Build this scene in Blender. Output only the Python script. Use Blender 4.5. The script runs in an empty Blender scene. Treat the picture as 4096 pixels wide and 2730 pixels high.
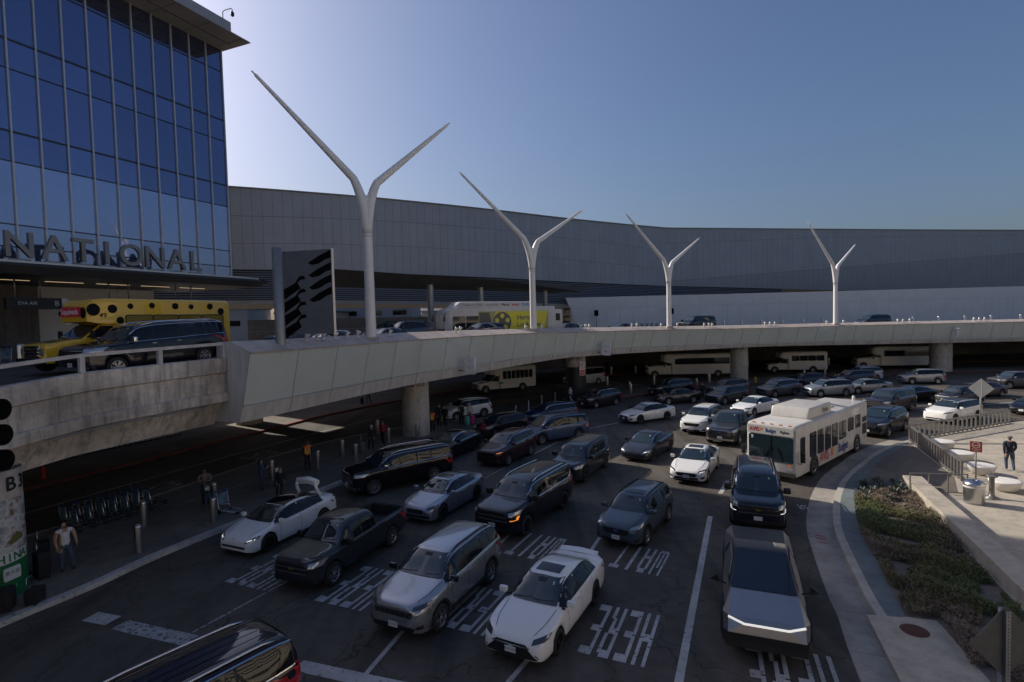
import bpy, bmesh, math, random
from mathutils import Vector, Matrix
from mathutils.bvhtree import BVHTree
random.seed(7)
R = math.radians
SC = bpy.context.scene
COL = SC.collection
# ---------------------------------------------------------------- camera
def _cam():
    t, ro = R(2.337), R(-1.460)
    f = Vector((0, math.cos(t), -math.sin(t))); u = Vector((0, math.sin(t), math.cos(t))); r = Vector((1, 0, 0))
    r2 = math.cos(ro)*r + math.sin(ro)*u; u2 = -math.sin(ro)*r + math.cos(ro)*u
    cd = bpy.data.cameras.new('camera'); co = bpy.data.objects.new('camera', cd); COL.objects.link(co)
    m = Matrix((r2, u2, -f)).transposed().to_4x4(); m.translation = (0, 0, 8.592)
    co.matrix_world = m
    cd.sensor_width = 36; cd.lens = 19.165; cd.clip_end = 20000; cd.clip_start = .1
    SC.camera = co
_cam()
# ---------------------------------------------------------------- sky and sun
SUN_EL = 31.0
SUN_DIR = Vector((-.82*math.cos(R(SUN_EL)), .572*math.cos(R(SUN_EL)), math.sin(R(SUN_EL)))).normalized()
W = bpy.data.worlds.new('World'); SC.world = W; W.use_nodes = True
_n = W.node_tree.nodes; _sky = _n.new('ShaderNodeTexSky'); _sky.sky_type = 'NISHITA'; _sky.sun_disc = False
_sky.sun_elevation = R(SUN_EL); _sky.sun_rotation = math.atan2(SUN_DIR.x, SUN_DIR.y)
_sky.altitude = 0; _sky.air_density = 1.2; _sky.dust_density = 3.3; _sky.ozone_density = 7.0
_wb = _n.new('ShaderNodeMix'); _wb.data_type = 'RGBA'; _wb.blend_type = 'MULTIPLY'; _wb.inputs[0].default_value = 1; _wb.inputs[7].default_value = (1.055, .965, .975, 1)  # white balance of the whole sky
W.node_tree.links.new(_sky.outputs[0], _wb.inputs[6]); W.node_tree.links.new(_wb.outputs[2], _n['Background'].inputs[0]); _n['Background'].inputs[1].default_value = .1
_sl = bpy.data.lights.new('sun', 'SUN'); _sl.energy = 5.0; _sl.angle = R(.55); _sl.color = (1, .93, .82)
_so = bpy.data.objects.new('sun', _sl); COL.objects.link(_so); _so.rotation_euler = SUN_DIR.to_track_quat('Z', 'Y').to_euler(); _so.location = SUN_DIR*300
SC.view_settings.view_transform = 'Standard'; SC.view_settings.look = 'None'; SC.view_settings.exposure = 0; SC.view_settings.gamma = 1
SC.cycles.max_bounces = 6; SC.cycles.glossy_bounces = 3; SC.cycles.diffuse_bounces = 3
# ---------------------------------------------------------------- materials
MATS = {}
def mat(name, col, rough=.6, metal=0, coat=0, var=0., scale=3., bump=0., bscale=60., emit=0, spec=.5, streak=0., trans=0):
    if name in MATS: return MATS[name]
    m = bpy.data.materials.new(name); m.use_nodes = True; nt = m.node_tree; b = nt.nodes['Principled BSDF']; L = nt.links
    c4 = (*col, 1)
    b.inputs['Base Color'].default_value = c4; b.inputs['Roughness'].default_value = rough; b.inputs['Metallic'].default_value = metal
    b.inputs['Coat Weight'].default_value = coat; b.inputs['Coat Roughness'].default_value = .04; b.inputs['Specular IOR Level'].default_value = spec
    if trans: b.inputs['Transmission Weight'].default_value = trans
    if emit: b.inputs['Emission Color'].default_value = c4; b.inputs['Emission Strength'].default_value = emit
    if var or bump or streak: tc = nt.nodes.new('ShaderNodeTexCoord')
    if var or streak:
        no = nt.nodes.new('ShaderNodeTexNoise'); no.inputs['Scale'].default_value = scale; no.inputs['Detail'].default_value = 8; no.inputs['Roughness'].default_value = .65
        if streak:
            mp = nt.nodes.new('ShaderNodeMapping'); mp.inputs['Scale'].default_value = (1, 1, streak); L.new(tc.outputs['Object'], mp.inputs[0]); L.new(mp.outputs[0], no.inputs[0])
        else: L.new(tc.outputs['Object'], no.inputs[0])
        mr = nt.nodes.new('ShaderNodeMapRange'); mr.inputs[1].default_value = .3; mr.inputs[2].default_value = .7; mr.inputs[3].default_value = 1-var; mr.inputs[4].default_value = 1+var
        L.new(no.outputs[0], mr.inputs[0])
        mx = nt.nodes.new('ShaderNodeMix'); mx.data_type = 'RGBA'; mx.blend_type = 'MULTIPLY'; mx.inputs[0].default_value = 1; mx.inputs[6].default_value = c4
        L.new(mr.outputs[0], mx.inputs[7]); L.new(mx.outputs[2], b.inputs['Base Color'])
    if bump:
        n2 = nt.nodes.new('ShaderNodeTexNoise'); n2.inputs['Scale'].default_value = bscale; n2.inputs['Detail'].default_value = 4
        L.new(tc.outputs['Object'], n2.inputs[0]); bp = nt.nodes.new('ShaderNodeBump'); bp.inputs['Strength'].default_value = bump; bp.inputs['Distance'].default_value = .01
        L.new(n2.outputs[0], bp.inputs['Height']); L.new(bp.outputs[0], b.inputs['Normal'])
    MATS[name] = m; return m
def node_mat(name, rough, build):
    m = bpy.data.materials.new(name); m.use_nodes = True; nt = m.node_tree; b = nt.nodes['Principled BSDF']; b.inputs['Roughness'].default_value = rough
    build(nt, b, nt.nodes, nt.links); MATS[name] = m; return m
def _noise(nt, scale, detail=6, src=None, rough=.6):
    n = nt.nodes.new('ShaderNodeTexNoise'); n.inputs['Scale'].default_value = scale; n.inputs['Detail'].default_value = detail; n.inputs['Roughness'].default_value = rough
    if src: nt.links.new(src, n.inputs[0])
    return n.outputs[0]
def _ramp(nt, src, stops):
    r = nt.nodes.new('ShaderNodeValToRGB'); e = r.color_ramp.elements
    while len(e) < len(stops): e.new(.5)
    for k, (p, c) in enumerate(stops): e[k].position = p; e[k].color = (*(c if isinstance(c, tuple) else (c, c, c)), 1)
    nt.links.new(src, r.inputs[0]); return r.outputs[0]
def _mul(nt, a, b, fac=1):
    mx = nt.nodes.new('ShaderNodeMix'); mx.data_type = 'RGBA'; mx.blend_type = 'MULTIPLY'; mx.inputs[0].default_value = fac
    nt.links.new(a, mx.inputs[6]); nt.links.new(b, mx.inputs[7]); return mx.outputs[2]
def _pos(nt):
    return nt.nodes.new('ShaderNodeNewGeometry').outputs['Position']
def _b_asphalt(nt, b, N, L):
    p = _pos(nt)
    a = _ramp(nt, _noise(nt, 55, 4, p), [(.3, (.060, .049, .040)), (.55, (.093, .077, .062)), (.75, (.155, .129, .105))])
    c = _mul(nt, a, _ramp(nt, _noise(nt, .22, 7, p, .7), [(.3, .62), (.5, 1.), (.68, 1.35)]))
    c = _mul(nt, c, _ramp(nt, _noise(nt, 1.7, 6, p, .7), [(.33, .72), (.5, 1.), (.7, 1.15)]))
    # long tyre-darkened bands along the lanes
    mp = N.new('ShaderNodeMapping'); mp.inputs['Rotation'].default_value = (0, 0, R(28)); mp.inputs['Scale'].default_value = (.75, .035, 1); L.new(p, mp.inputs[0])
    c = _mul(nt, c, _ramp(nt, _noise(nt, 1, 3, mp.outputs[0]), [(.36, .62), (.5, 1.), (.7, 1.12)]))
    vo = N.new('ShaderNodeTexVoronoi'); vo.feature = 'DISTANCE_TO_EDGE'; vo.inputs['Scale'].default_value = .42
    w = N.new('ShaderNodeVectorMath'); w.operation = 'MULTIPLY_ADD'; nn = N.new('ShaderNodeTexNoise'); nn.inputs['Scale'].default_value = 1.3; nn.inputs['Detail'].default_value = 5; L.new(p, nn.inputs[0])
    L.new(nn.outputs[1], w.inputs[0]); w.inputs[1].default_value = (1.6, 1.6, 0); L.new(p, w.inputs[2]); L.new(w.outputs[0], vo.inputs[0])
    c = _mul(nt, c, _ramp(nt, vo.outputs[0], [(0, .25), (.006, .5), (.012, 1.)]), .85)
    L.new(c, b.inputs['Base Color'])
    bp = N.new('ShaderNodeBump'); bp.inputs['Strength'].default_value = .5; bp.inputs['Distance'].default_value = .008; L.new(_noise(nt, 90, 3, p), bp.inputs['Height']); L.new(bp.outputs[0], b.inputs['Normal'])
node_mat('asphalt', .82, _b_asphalt)
def conc(name, base, stain=.5, streak=True, rough=.85):
    def f(nt, b, N, L):
        p = _pos(nt)
        c = _ramp(nt, _noise(nt, 2.2, 9, p, .7), [(.3, tuple(x*.72 for x in base)), (.52, base), (.75, tuple(min(1, x*1.2) for x in base))])
        c = _mul(nt, c, _ramp(nt, _noise(nt, .35, 5, p), [(.35, 1-stain*.55), (.6, 1.)]))
        c = _mul(nt, c, _ramp(nt, _noise(nt, 40, 3, p), [(.3, .86), (.6, 1.06)]))
        if streak:
            mp = N.new('ShaderNodeMapping'); mp.inputs['Scale'].default_value = (3.2, 3.2, .3); L.new(p, mp.inputs[0])
            c = _mul(nt, c, _ramp(nt, _noise(nt, 1, 6, mp.outputs[0], .7), [(.3, 1-stain*.75), (.52, 1.), (.75, 1.12)]))
        L.new(c, b.inputs['Base Color'])
        bp = N.new('ShaderNodeBump'); bp.inputs['Strength'].default_value = .25; bp.inputs['Distance'].default_value = .01; L.new(_noise(nt, 30, 5, p), bp.inputs['Height']); L.new(bp.outputs[0], b.inputs['Normal'])
    return node_mat(name, rough, f)
conc('concrete_bridge', (.72, .64, .55), .8)
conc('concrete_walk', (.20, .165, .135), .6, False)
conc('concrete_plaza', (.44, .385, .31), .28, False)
conc('concrete_kerb', (.45, .41, .35), .5, False)
conc('concrete_column', (.50, .45, .39), .35)
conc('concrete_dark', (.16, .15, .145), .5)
conc('gutter', (.38, .34, .29), .6, False)
conc('slate_strip', (.155, .18, .185), .35, False)
conc('soil', (.17, .14, .11), .6, False)
def _b_paint(base, thr):
    def f(nt, b, N, L):
        p = _pos(nt)
        c = _ramp(nt, _noise(nt, 7, 8, p, .75), [(thr-.02, (.05, .048, .048)), (thr+.02, base), (.8, tuple(x*1.12 for x in base))])
        c = _mul(nt, c, _ramp(nt, _noise(nt, .9, 4, p), [(.35, .7), (.6, 1.)]))
        L.new(c, b.inputs['Base Color'])
    return f
node_mat('road_paint', .7, _b_paint((.50, .475, .45), .40))
node_mat('road_paint_worn', .75, _b_paint((.42, .405, .39), .45))
node_mat('red_kerb_paint', .7, _b_paint((.30, .03, .025), .36))
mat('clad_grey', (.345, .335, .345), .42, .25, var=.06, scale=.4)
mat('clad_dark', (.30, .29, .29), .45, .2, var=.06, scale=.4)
mat('white_wall', (.72, .70, .68), .6, var=.05, scale=.5)
mat('white_panel', (.56, .52, .48), .5, var=.22, scale=2.2, streak=.18)
mat('cap_panel', (.44, .37, .32), .6, var=.22, scale=1.6)
mat('fascia_glass', (.62, .645, .575), .12, .0, coat=1, var=.05, scale=.8, spec=.7)
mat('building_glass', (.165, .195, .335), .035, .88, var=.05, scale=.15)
mat('building_glass_low', (.30, .33, .47), .035, .85, var=.05, scale=.15)  # lower panes tinted paler, painting in the reflection of the low sky
for _k, _f in enumerate((.93, 1.07)):
    mat('building_glass%d' % _k, (.165*_f, .195*_f, .335*_f), .035+.02*_k, .88, var=.05, scale=.15); mat('building_glass_low%d' % _k, (.30*_f, .33*_f, .47*_f), .05, .85, var=.05, scale=.15); mat('clad_grey%d' % _k, (.335*_f**.5, .325*_f**.5, .335*_f**.5), .38+.1*_k, .25, var=.06, scale=.4)
mat('mullion', (.55, .54, .53), .4, .5)
mat('transom', (.04, .045, .06), .4, .3)
mat('soffit', (.34, .31, .27), .6, var=.1, scale=.6)
mat('dark_canopy', (.055, .052, .05), .5, var=.2, scale=.8)
mat('louver', (.16, .175, .215), .5, .2)
mat('letter', (.24, .225, .215), .45, .4)
mat('pole_white', (.80, .76, .72), .4, var=.04, scale=1.5)
mat('fixture_white', (.72, .70, .67), .45)
mat('steel', (.55, .54, .53), .3, 1, var=.12, scale=6)
mat('galv', (.30, .30, .30), .5, .6, var=.15, scale=4)
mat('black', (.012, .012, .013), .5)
mat('blackgloss', (.008, .008, .01), .12, coat=.5)
mat('tyre', (.017, .017, .018), .8, var=.2, scale=9)
mat('chrome', (.7, .7, .71), .12, 1)
mat('alloy', (.48, .48, .50), .28, .9)
mat('alloy_dark', (.03, .03, .034), .35, .6)
mat('glass', (.006, .008, .01), .03, spec=.5)
mat('windscreen', (.016, .030, .038), .03, spec=1.0)
mat('tail_red', (.35, .012, .015), .2, coat=.6)
mat('amber', (.7, .2, .02), .3, coat=.4)
mat('headlamp', (.42, .43, .45), .12, .5, coat=1)
mat('headlamp_dark', (.06, .065, .07), .1, .3, coat=1)
mat('drl', (1, .96, .9), .3, emit=.65)
mat('amber_lit', (1, .30, .04), .3, emit=.8)
mat('lamp_warm', (1, .72, .42), .4, emit=.55)
mat('plate', (.66, .66, .66), .4)
mat('plate_text', (.03, .05, .16), .5)
mat('white', (.72, .71, .70), .5, var=.04, scale=2)
mat('rubber', (.02, .02, .02), .7)
mat('grille', (.018, .018, .02), .45, .2)
# ---------------------------------------------------------------- mesh helpers
def link(o, parent=None):
    COL.objects.link(o)
    if parent: o.parent = parent
    return o
class MB:
    def __init__(s): s.v = []; s.f = []; s.m = []; s.sm = []
    def add(s, vs, fs, m=0, smooth=False):
        k = len(s.v); s.v += [tuple(p) for p in vs]
        for f in fs: s.f.append([i+k for i in f]); s.m.append(m); s.sm.append(smooth)
        return s
    def box(s, c, d, rz=0, m=0, M=None):
        x, y, z = d[0]/2, d[1]/2, d[2]/2
        P = [Vector((a, b, e)) for a in (-x, x) for b in (-y, y) for e in (-z, z)]
        T = M if M else Matrix.Translation(Vector(c)) @ Matrix.Rotation(rz, 4, 'Z')
        return s.add([T @ p for p in P], [(0, 1, 3, 2), (4, 6, 7, 5), (0, 4, 5, 1), (2, 3, 7, 6), (0, 2, 6, 4), (1, 5, 7, 3)], m)
    def bar(s, a, b, w, h, m=0, up=(0, 0, 1)):
        a, b = Vector(a), Vector(b); d = b-a; L = d.length; d.normalize(); u = Vector(up)
        if abs(d.dot(u)) > .98: u = Vector((0, 1, 0))
        r = d.cross(u).normalized(); u = r.cross(d)
        M = Matrix((d, r, u)).transposed().to_4x4(); M.translation = (a+b)/2
        return s.box(None, (L, w, h), M=M, m=m)
    def tube(s, pts, rad, n=10, m=0, cap=True):
        pts = [Vector(p) for p in pts]; rs = rad if isinstance(rad, (list, tuple)) else [rad]*len(pts); k = len(s.v); vs = []
        prev = None
        for i, p in enumerate(pts):
            d = (pts[min(i+1, len(pts)-1)]-pts[max(i-1, 0)]).normalized()
            a = prev if prev is not None else (Vector((0, 0, 1)) if abs(d.z) < .95 else Vector((1, 0, 0)))
            x = (a-d*a.dot(d)).normalized(); y = d.cross(x); prev = x
            vs += [p+(x*math.cos(2*math.pi*j/n)+y*math.sin(2*math.pi*j/n))*rs[i] for j in range(n)]
        fs = [(i*n+j, i*n+(j+1) % n, (i+1)*n+(j+1) % n, (i+1)*n+j) for i in range(len(pts)-1) for j in range(n)]
        s.add(vs, fs, m, True)
        if cap: s.f.append([k+j for j in range(n)][::-1]); s.f.append([k+(len(pts)-1)*n+j for j in range(n)]); s.m += [m, m]; s.sm += [False, False]
        return s
    def lathe(s, prof, n=24, c=(0, 0, 0), m=0, M=None, smooth=True):
        T = M if M else Matrix.Translation(Vector(c)); vs = []
        for r, z in prof: vs += [T @ Vector((r*math.cos(2*math.pi*j/n), r*math.sin(2*math.pi*j/n), z)) for j in range(n)]
        fs = [(i*n+j, i*n+(j+1) % n, (i+1)*n+(j+1) % n, (i+1)*n+j) for i in range(len(prof)-1) for j in range(n)]
        return s.add(vs, fs, m, smooth)
    def prism(s, poly, z0, z1, m=0, M=None):
        n = len(poly); T = M or Matrix()
        vs = [T @ Vector((x, y, z0)) for x, y in poly]+[T @ Vector((x, y, z1)) for x, y in poly]
        return s.add(vs, [list(range(n))[::-1], list(range(n, 2*n))]+[(i, (i+1) % n, n+(i+1) % n, n+i) for i in range(n)], m)
    def strip(s, A, B, m=0):
        n = len(A); return s.add(list(A)+list(B), [(i, i+1, n+i+1, n+i) for i in range(n-1)], m)
    def mesh(s, name, mats, sharp=None):
        me = bpy.data.meshes.new(name); me.from_pydata(s.v, [], s.f)
        for m in (mats if isinstance(mats, (list, tuple)) else [mats]): me.materials.append(MATS[m] if isinstance(m, str) else m)
        me.polygons.foreach_set('material_index', s.m); me.polygons.foreach_set('use_smooth', s.sm)
        me.update()
        if sharp: me.polygons.foreach_set('use_smooth', [True]*len(s.f)); me.set_sharp_from_angle(angle=R(sharp))
        return me
    def build(s, name, mats, parent=None, sharp=None):
        return link(bpy.data.objects.new(name, s.mesh(name, mats, sharp)), parent)
def tag(o, label, cat, group=None, kind=None):
    o['label'] = label; o['category'] = cat
    if group: o['group'] = group
    if kind: o['kind'] = kind
    return o
def struct(o, kind='structure', label=None):
    o['kind'] = kind
    if label: o['label'] = label
    return o
def thing(name, label, cat, loc=(0, 0, 0), rz=0, group=None):
    o = bpy.data.objects.new(name, None); o.location = loc; o.rotation_euler = (0, 0, rz); o.empty_display_size = .2
    link(o); return tag(o, label, cat, group)
def copy_tree(o, parent=None):
    c = o.copy(); COL.objects.link(c); c.parent = parent
    for ch in o.children: copy_tree(ch, c)
    return c
def dup(o, loc, rz=None, label=None, group=None):
    c = copy_tree(o); c.location = loc
    if rz is not None: c.rotation_euler = (0, 0, rz)
    if label: c['label'] = label
    if group: c['group'] = group
    return c
def catmull(P, n=16):
    P = [Vector(p) for p in P]; P = [2*P[0]-P[1]]+P+[2*P[-1]-P[-2]]; o = []
    for i in range(1, len(P)-2):
        a, b, c, d = P[i-1:i+3]
        for k in range(n):
            t = k/n; o.append(.5*((2*b)+(c-a)*t+(2*a-5*b+4*c-d)*t*t+(3*b-a-3*c+d)*t**3))
    return o+[P[-2]]
def lerp_tab(tab, x):
    if x <= tab[0][0]: return tab[0][1]
    for (a, va), (b, vb) in zip(tab, tab[1:]):
        if x <= b: return va+(vb-va)*(x-a)/(b-a)
    return tab[-1][1]
ORD = 'first second third fourth fifth sixth seventh eighth ninth tenth eleventh twelfth thirteenth fourteenth fifteenth sixteenth seventeenth eighteenth nineteenth twentieth twenty-first twenty-second twenty-third twenty-fourth twenty-fifth twenty-sixth'.split()
_TMP = bpy.data.scenes.new('scratch')
def evaluated_mesh(o):
    _TMP.collection.objects.link(o); vl = _TMP.view_layers[0]; vl.update(); me = bpy.data.meshes.new_from_object(o.evaluated_get(vl.depsgraph)); return me
def text_mesh(body, size, mname, extrude=0., bold=False, align='CENTER', mirror=False, sx=1.):
    cu = bpy.data.curves.new('t', 'FONT'); cu.body = body; cu.size = size; cu.extrude = extrude; cu.align_x = align; cu.align_y = 'CENTER'; cu.resolution_u = 3
    if bold: cu.offset = size*(.022 if bold is True else bold)
    o = bpy.data.objects.new('t', cu); me = evaluated_mesh(o)
    bpy.data.objects.remove(o); bpy.data.curves.remove(cu)
    me.transform(Matrix.Diagonal(((-sx if mirror else sx), 1, 1, 1)))
    me.materials.clear(); me.materials.append(MATS[mname]); return me
def text_on(name, body, size, mname, M, parent=None, **k):
    o = bpy.data.objects.new(name, text_mesh(body, size, mname, **k)); link(o, parent); o.matrix_local = M; return o
def frame(o, x, y):
    x = Vector(x).normalized(); y = Vector(y); y = (y-x*y.dot(x)).normalized(); z = x.cross(y)
    m = Matrix((x, y, z)).transposed().to_4x4(); m.translation = Vector(o); return m
# ================================================================ large structure
# lower level: road sheet, islands, kerbs
m = MB(); m.add([(-600, -200, 0), (900, -200, 0), (900, 1500, 0), (-600, 1500, 0)], [(0, 1, 2, 3)])
struct(m.build('road', 'asphalt'))
m = MB(); m.add([(-9000, -3000, -.5), (9000, -3000, -.5), (9000, 16000, -.5), (-9000, 16000, -.5)], [(0, 1, 2, 3)])
struct(m.build('ground', 'soil'))
def slab(name, poly, z0, z1, mt, kind='structure'):
    b = MB(); b.prism(poly, z0, z1); o = b.build(name, mt); o['kind'] = kind; return o
def offs(P, d):
    o = []
    for i, p in enumerate(P):
        t = (P[min(i+1, len(P)-1)]-P[max(i-1, 0)]); t = Vector((t.x, t.y)).normalized(); o.append(Vector((p.x+t.y*d, p.y-t.x*d)))
    return o
def kerb(name, line, w, h, mt, z=0., side=1):
    A = [Vector(p) for p in line]; B = offs(A, -w*side); b = MB()
    b.strip([(p.x, p.y, z) for p in A], [(p.x, p.y, z+h) for p in A]); b.strip([(p.x, p.y, z+h) for p in A], [(p.x, p.y, z+h) for p in B]); b.strip([(p.x, p.y, z+h) for p in B], [(p.x, p.y, z) for p in B])
    o = b.build(name, mt); o['kind'] = 'structure'; return o
isl_out = catmull([(-16.6, 11), (-15.1, 15.4), (-14.1, 17.7), (-13.45, 19.8), (-12.3, 22.5), (-10.6, 26), (-8.6, 30), (-6.1, 35), (-3.2, 40.2), (-.8, 45.6)], 8)
isl_in = catmull([(-26, 10), (-22.2, 18.5), (-19.3, 24.4), (-17.4, 29.7), (-14.8, 36.5), (-11.4, 41.2), (-6.5, 45.2), (-1.4, 46.8)], 8)
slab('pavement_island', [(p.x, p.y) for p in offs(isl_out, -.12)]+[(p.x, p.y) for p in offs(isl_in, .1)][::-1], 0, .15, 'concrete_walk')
node_mat('kerb_white', .7, _b_paint((.55, .52, .48), .40))
kerb('kerb_island', isl_out, .3, .158, 'kerb_white', 0, 1)
kerb('kerb_island_inner', isl_in, .22, .158, 'concrete_kerb', 0, -1)
isl2o = catmull([(8.8, 53.6), (13, 57.2), (20, 61.6), (29, 65), (45, 69.4), (58, 71.2), (90, 70)], 8)
isl2i = catmull([(5, 56.5), (10, 61), (18, 66), (28, 70), (44, 74.4), (58, 76), (90, 74.5)], 8)
slab('pavement_island_two', [(p.x, p.y) for p in isl2o]+[(p.x, p.y) for p in isl2i][::-1], 0, .15, 'concrete_walk')
kerb('kerb_island_two', [Vector(p) for p in isl2o], .2, .158, 'red_kerb_paint', 0, 1)
far_kerb = catmull([(-34, 12), (-30, 20.5), (-26.3, 29), (-23.9, 34), (-21.4, 40.5), (-19.6, 44.7), (-16.8, 51.3), (-11, 60), (-2, 70), (10, 77), (24, 81), (42, 83), (60, 84.5), (95, 84)], 8)
far_back = offs(far_kerb, -13)
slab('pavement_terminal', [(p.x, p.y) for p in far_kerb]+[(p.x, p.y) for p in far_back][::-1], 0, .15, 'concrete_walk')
kerb('kerb_terminal_red', far_kerb, .25, .158, 'red_kerb_paint', 0, 1)
def band(name, line, w, z, mt, d=0, kind='structure'):
    A = offs([Vector(p) for p in line], d-w/2); B = offs([Vector(p) for p in line], d+w/2); b = MB(); b.strip([(p.x, p.y, z) for p in A], [(p.x, p.y, z) for p in B]); o = b.build(name, mt); o['kind'] = kind; return o
# ---- road markings
LINES = [('lane_line', [(-4.9, 10.4), (-3.87, 12.71), (-3.17, 15.04), (-.8, 20.23), (-.22, 21.57), (3.5, 29)], .13, 'road_paint'),
 ('lane_line', [(-1.4, 10.2), (-.29, 12.57), (.16, 13.34), (2.88, 20.12), (3.41, 21.33)], .13, 'road_paint'),
 ('lane_line', [(2.9, 10.3), (3.7, 12.42), (8.22, 22.81)], .2, 'road_paint'),
 ('lane_line', [(9.75, 25.69), (10.9, 27.69)], .2, 'road_paint'), ('lane_line', [(13, 31.3), (15, 34)], .16, 'road_paint'),
 ('lane_line', [(-9.2, 15), (-7.9, 17.6), (-4.2, 24.5), (-.6, 31.2)], .07, 'road_paint_worn'),
 ('lane_line', [(1.2, 34.2), (3, 37.4)], .13, 'road_paint'), ('lane_line', [(5.6, 41.6), (8.4, 43.6)], .12, 'road_paint'), ('lane_line', [(14.5, 47.8), (18, 50)], .12, 'road_paint'),
 ('lane_line', [(34, 57.5), (41, 60)], .12, 'road_paint'), ('lane_line', [(39, 47), (47, 49)], .12, 'road_paint'), ('lane_line', [(46, 57), (53, 58)], .12, 'road_paint'),
 ('lane_line', [(-30, 10), (-26.6, 18), (-23.04, 25.78), (-18.7, 36.2), (-15.6, 42.6), (-10.6, 51.4), (-2.4, 60.5), (8, 68.6)], .12, 'road_paint'),
 ('lane_line', [(-4.2, 55), (2, 58.8)], .1, 'amber'),
 ('stop_line', [(-12.85, 16.0), (-11.95, 15.72)], .5, 'road_paint'), ('stop_line', [(-11.6, 15.5), (-9.0, 14.6)], .5, 'road_paint_worn'), ('stop_line', [(-5.6, 13.4), (-3.3, 12.62), (1.4, 11.1)], .42, 'road_paint')]
for nm, ln, w, mt in LINES: band(nm, [Vector(p) for p in ln], w, .006 if nm == 'lane_line' else .010, mt)
band('lane_line', [Vector(p) for p in [(-16.1, 25.5), (-14.91, 27.86), (-12.83, 32.44), (-10.7, 35.72), (-8, 40)]], .08, .155, 'road_paint_worn')
for i in range(9):  # crossing under the deck
    a = Vector((9.2, 61.2))+Vector((.85, .52)).normalized()*i*.95; band('crossing_stripe', [a, a+Vector((-4.6, 7.2))], .42, .162, 'road_paint_worn')
# stencil letters: strokes on a 3 x 6 grid, cut by stencil gaps
GLY = {'H': [(0, 0, .27, 1), (.73, 0, 1, 1), (.27, .43, .73, .57)], 'E': [(0, 0, .27, 1), (.27, .87, 1, 1), (.27, .44, .88, .56), (.27, 0, 1, .13)],
 'R': [(0, 0, .27, 1), (.27, .87, .78, 1), (.73, .56, 1, .93), (.27, .44, .80, .56), (.52, .24, .78, .44), (.70, 0, .98, .25)], 'W': [(0, .06, .19, 1), (.81, .06, 1, 1), (.41, .06, .59, .72), (.12, 0, .45, .10), (.55, 0, .88, .10)],
 'A': [(0, 0, .26, .84), (.74, 0, 1, .84), (.16, .84, .84, 1), (.26, .32, .74, .44)], 'I': [(.34, 0, .66, 1)], 'T': [(.36, 0, .64, .87), (0, .87, 1, 1)],
 'B': [(0, 0, .27, 1), (.27, .87, .8, 1), (.73, .58, 1, .9), (.27, .44, .82, .56), (.73, .1, 1, .42), (.27, 0, .8, .13)], 'U': [(0, .08, .27, 1), (.73, .08, 1, 1), (.12, 0, .88, .13)], 'S': [(.15, .87, .95, 1), (0, .55, .27, .9), (.15, .44, .85, .56), (.73, .1, 1, .45), (.05, 0, .85, .13)]}
def road_word(word, c, ang, lw, lh, mt='road_paint', gap=.36, z=.014):
    lw *= .84
    up = Vector((math.cos(R(ang)), math.sin(R(ang)), 0)); rt = Vector((up.y, -up.x, 0)); c = Vector((c[0], c[1], z)); n = len(word); tw = n*lw+(n-1)*lw*gap
    root = bpy.data.objects.new('road_marking_word', None); link(root); root['kind'] = 'structure'
    for i, ch in enumerate(word):
        b = MB(); x0 = -tw/2+i*lw*(1+gap)
        for (a, d, e, f) in GLY[ch]:
            # a stencil bridge splits tall strokes
            cuts = [(d, f)] if f-d < .7 else [(d, (d+f)/2-.012), ((d+f)/2+.012, f)]
            for (q, w) in cuts:
                P = [c+rt*(x0+X*lw)+up*((Y-.5)*lh) for X, Y in ((a, q), (e, q), (e, w), (a, w))]; b.add(P, [(0, 1, 2, 3)])
        b.build('letter', mt, root)
    return root
road_word('WAIT', (4.32, 18.9), -118, .40, 2.0); road_word('HERE', (2.75, 14.45), -114, .40, 2.5)
road_word('WAIT', (.72, 20.2), -117, .40, 2.1); road_word('HERE', (-1.25, 15.9), -115, .40, 2.4)
road_word('HERE', (-5.05, 17.4), -113, .42, 2.5); road_word('HERE', (-8.6, 18.7), -113, .42, 2.3, 'road_paint_worn')
road_word('HERE', (6.35, 12.35), -110, .46, 2.5); road_word('BUS', (-18.9, 28.6), -116, .6, 2.4, 'road_paint_worn'); road_word('BUS', (-16.6, 35.6), -116, .55, 2.2, 'road_paint_worn')
# ---- deck curve (column line) and height tables
CC = catmull([(-14.4, 25.4), (-7.3, 40.4), (6.4, 55.2), (28, 67.2), (57.5, 73.0), (80, 72), (110, 68)], 40)
ZB = [(-12.4, 4.2), (-8, 4.25), (-4, 4.34), (0, 4.55), (5, 4.8), (12, 4.7), (22, 4.52), (31, 4.46), (44, 4.2), (59, 4.0), (90, 3.8)]
ZG = [(-12, 4.97), (-4, 5.08), (5, 5.3), (13, 5.35), (24, 5.02), (31, 4.88), (44, 4.77), (59, 4.5), (90, 4.3)]
ZT = [(-12, 7.4), (-4, 7.38), (0, 7.38), (5.7, 7.23), (13, 7.09), (23, 6.87), (31, 6.74), (44, 6.70), (58, 6.6), (90, 6.45)]
ZC = [(-12, 7.87), (-8, 7.85), (-4, 7.8), (-1, 7.73), (6, 7.58), (13.6, 7.42), (23, 7.2), (32, 7.1), (45, 7.0), (59, 6.9), (90, 6.75)]
def resample(P, step):
    d = [0]
    for a, b in zip(P, P[1:]): d.append(d[-1]+(b-a).length)
    n = max(2, round(d[-1]/step)); out = []; i = 0
    for k in range(n+1):
        s = d[-1]*k/n
        while i < len(d)-2 and d[i+1] < s: i += 1
        out.append(P[i].lerp(P[i+1], (s-d[i])/max(1e-9, d[i+1]-d[i])))
    return out
JC = resample(CC, 2.85)
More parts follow.
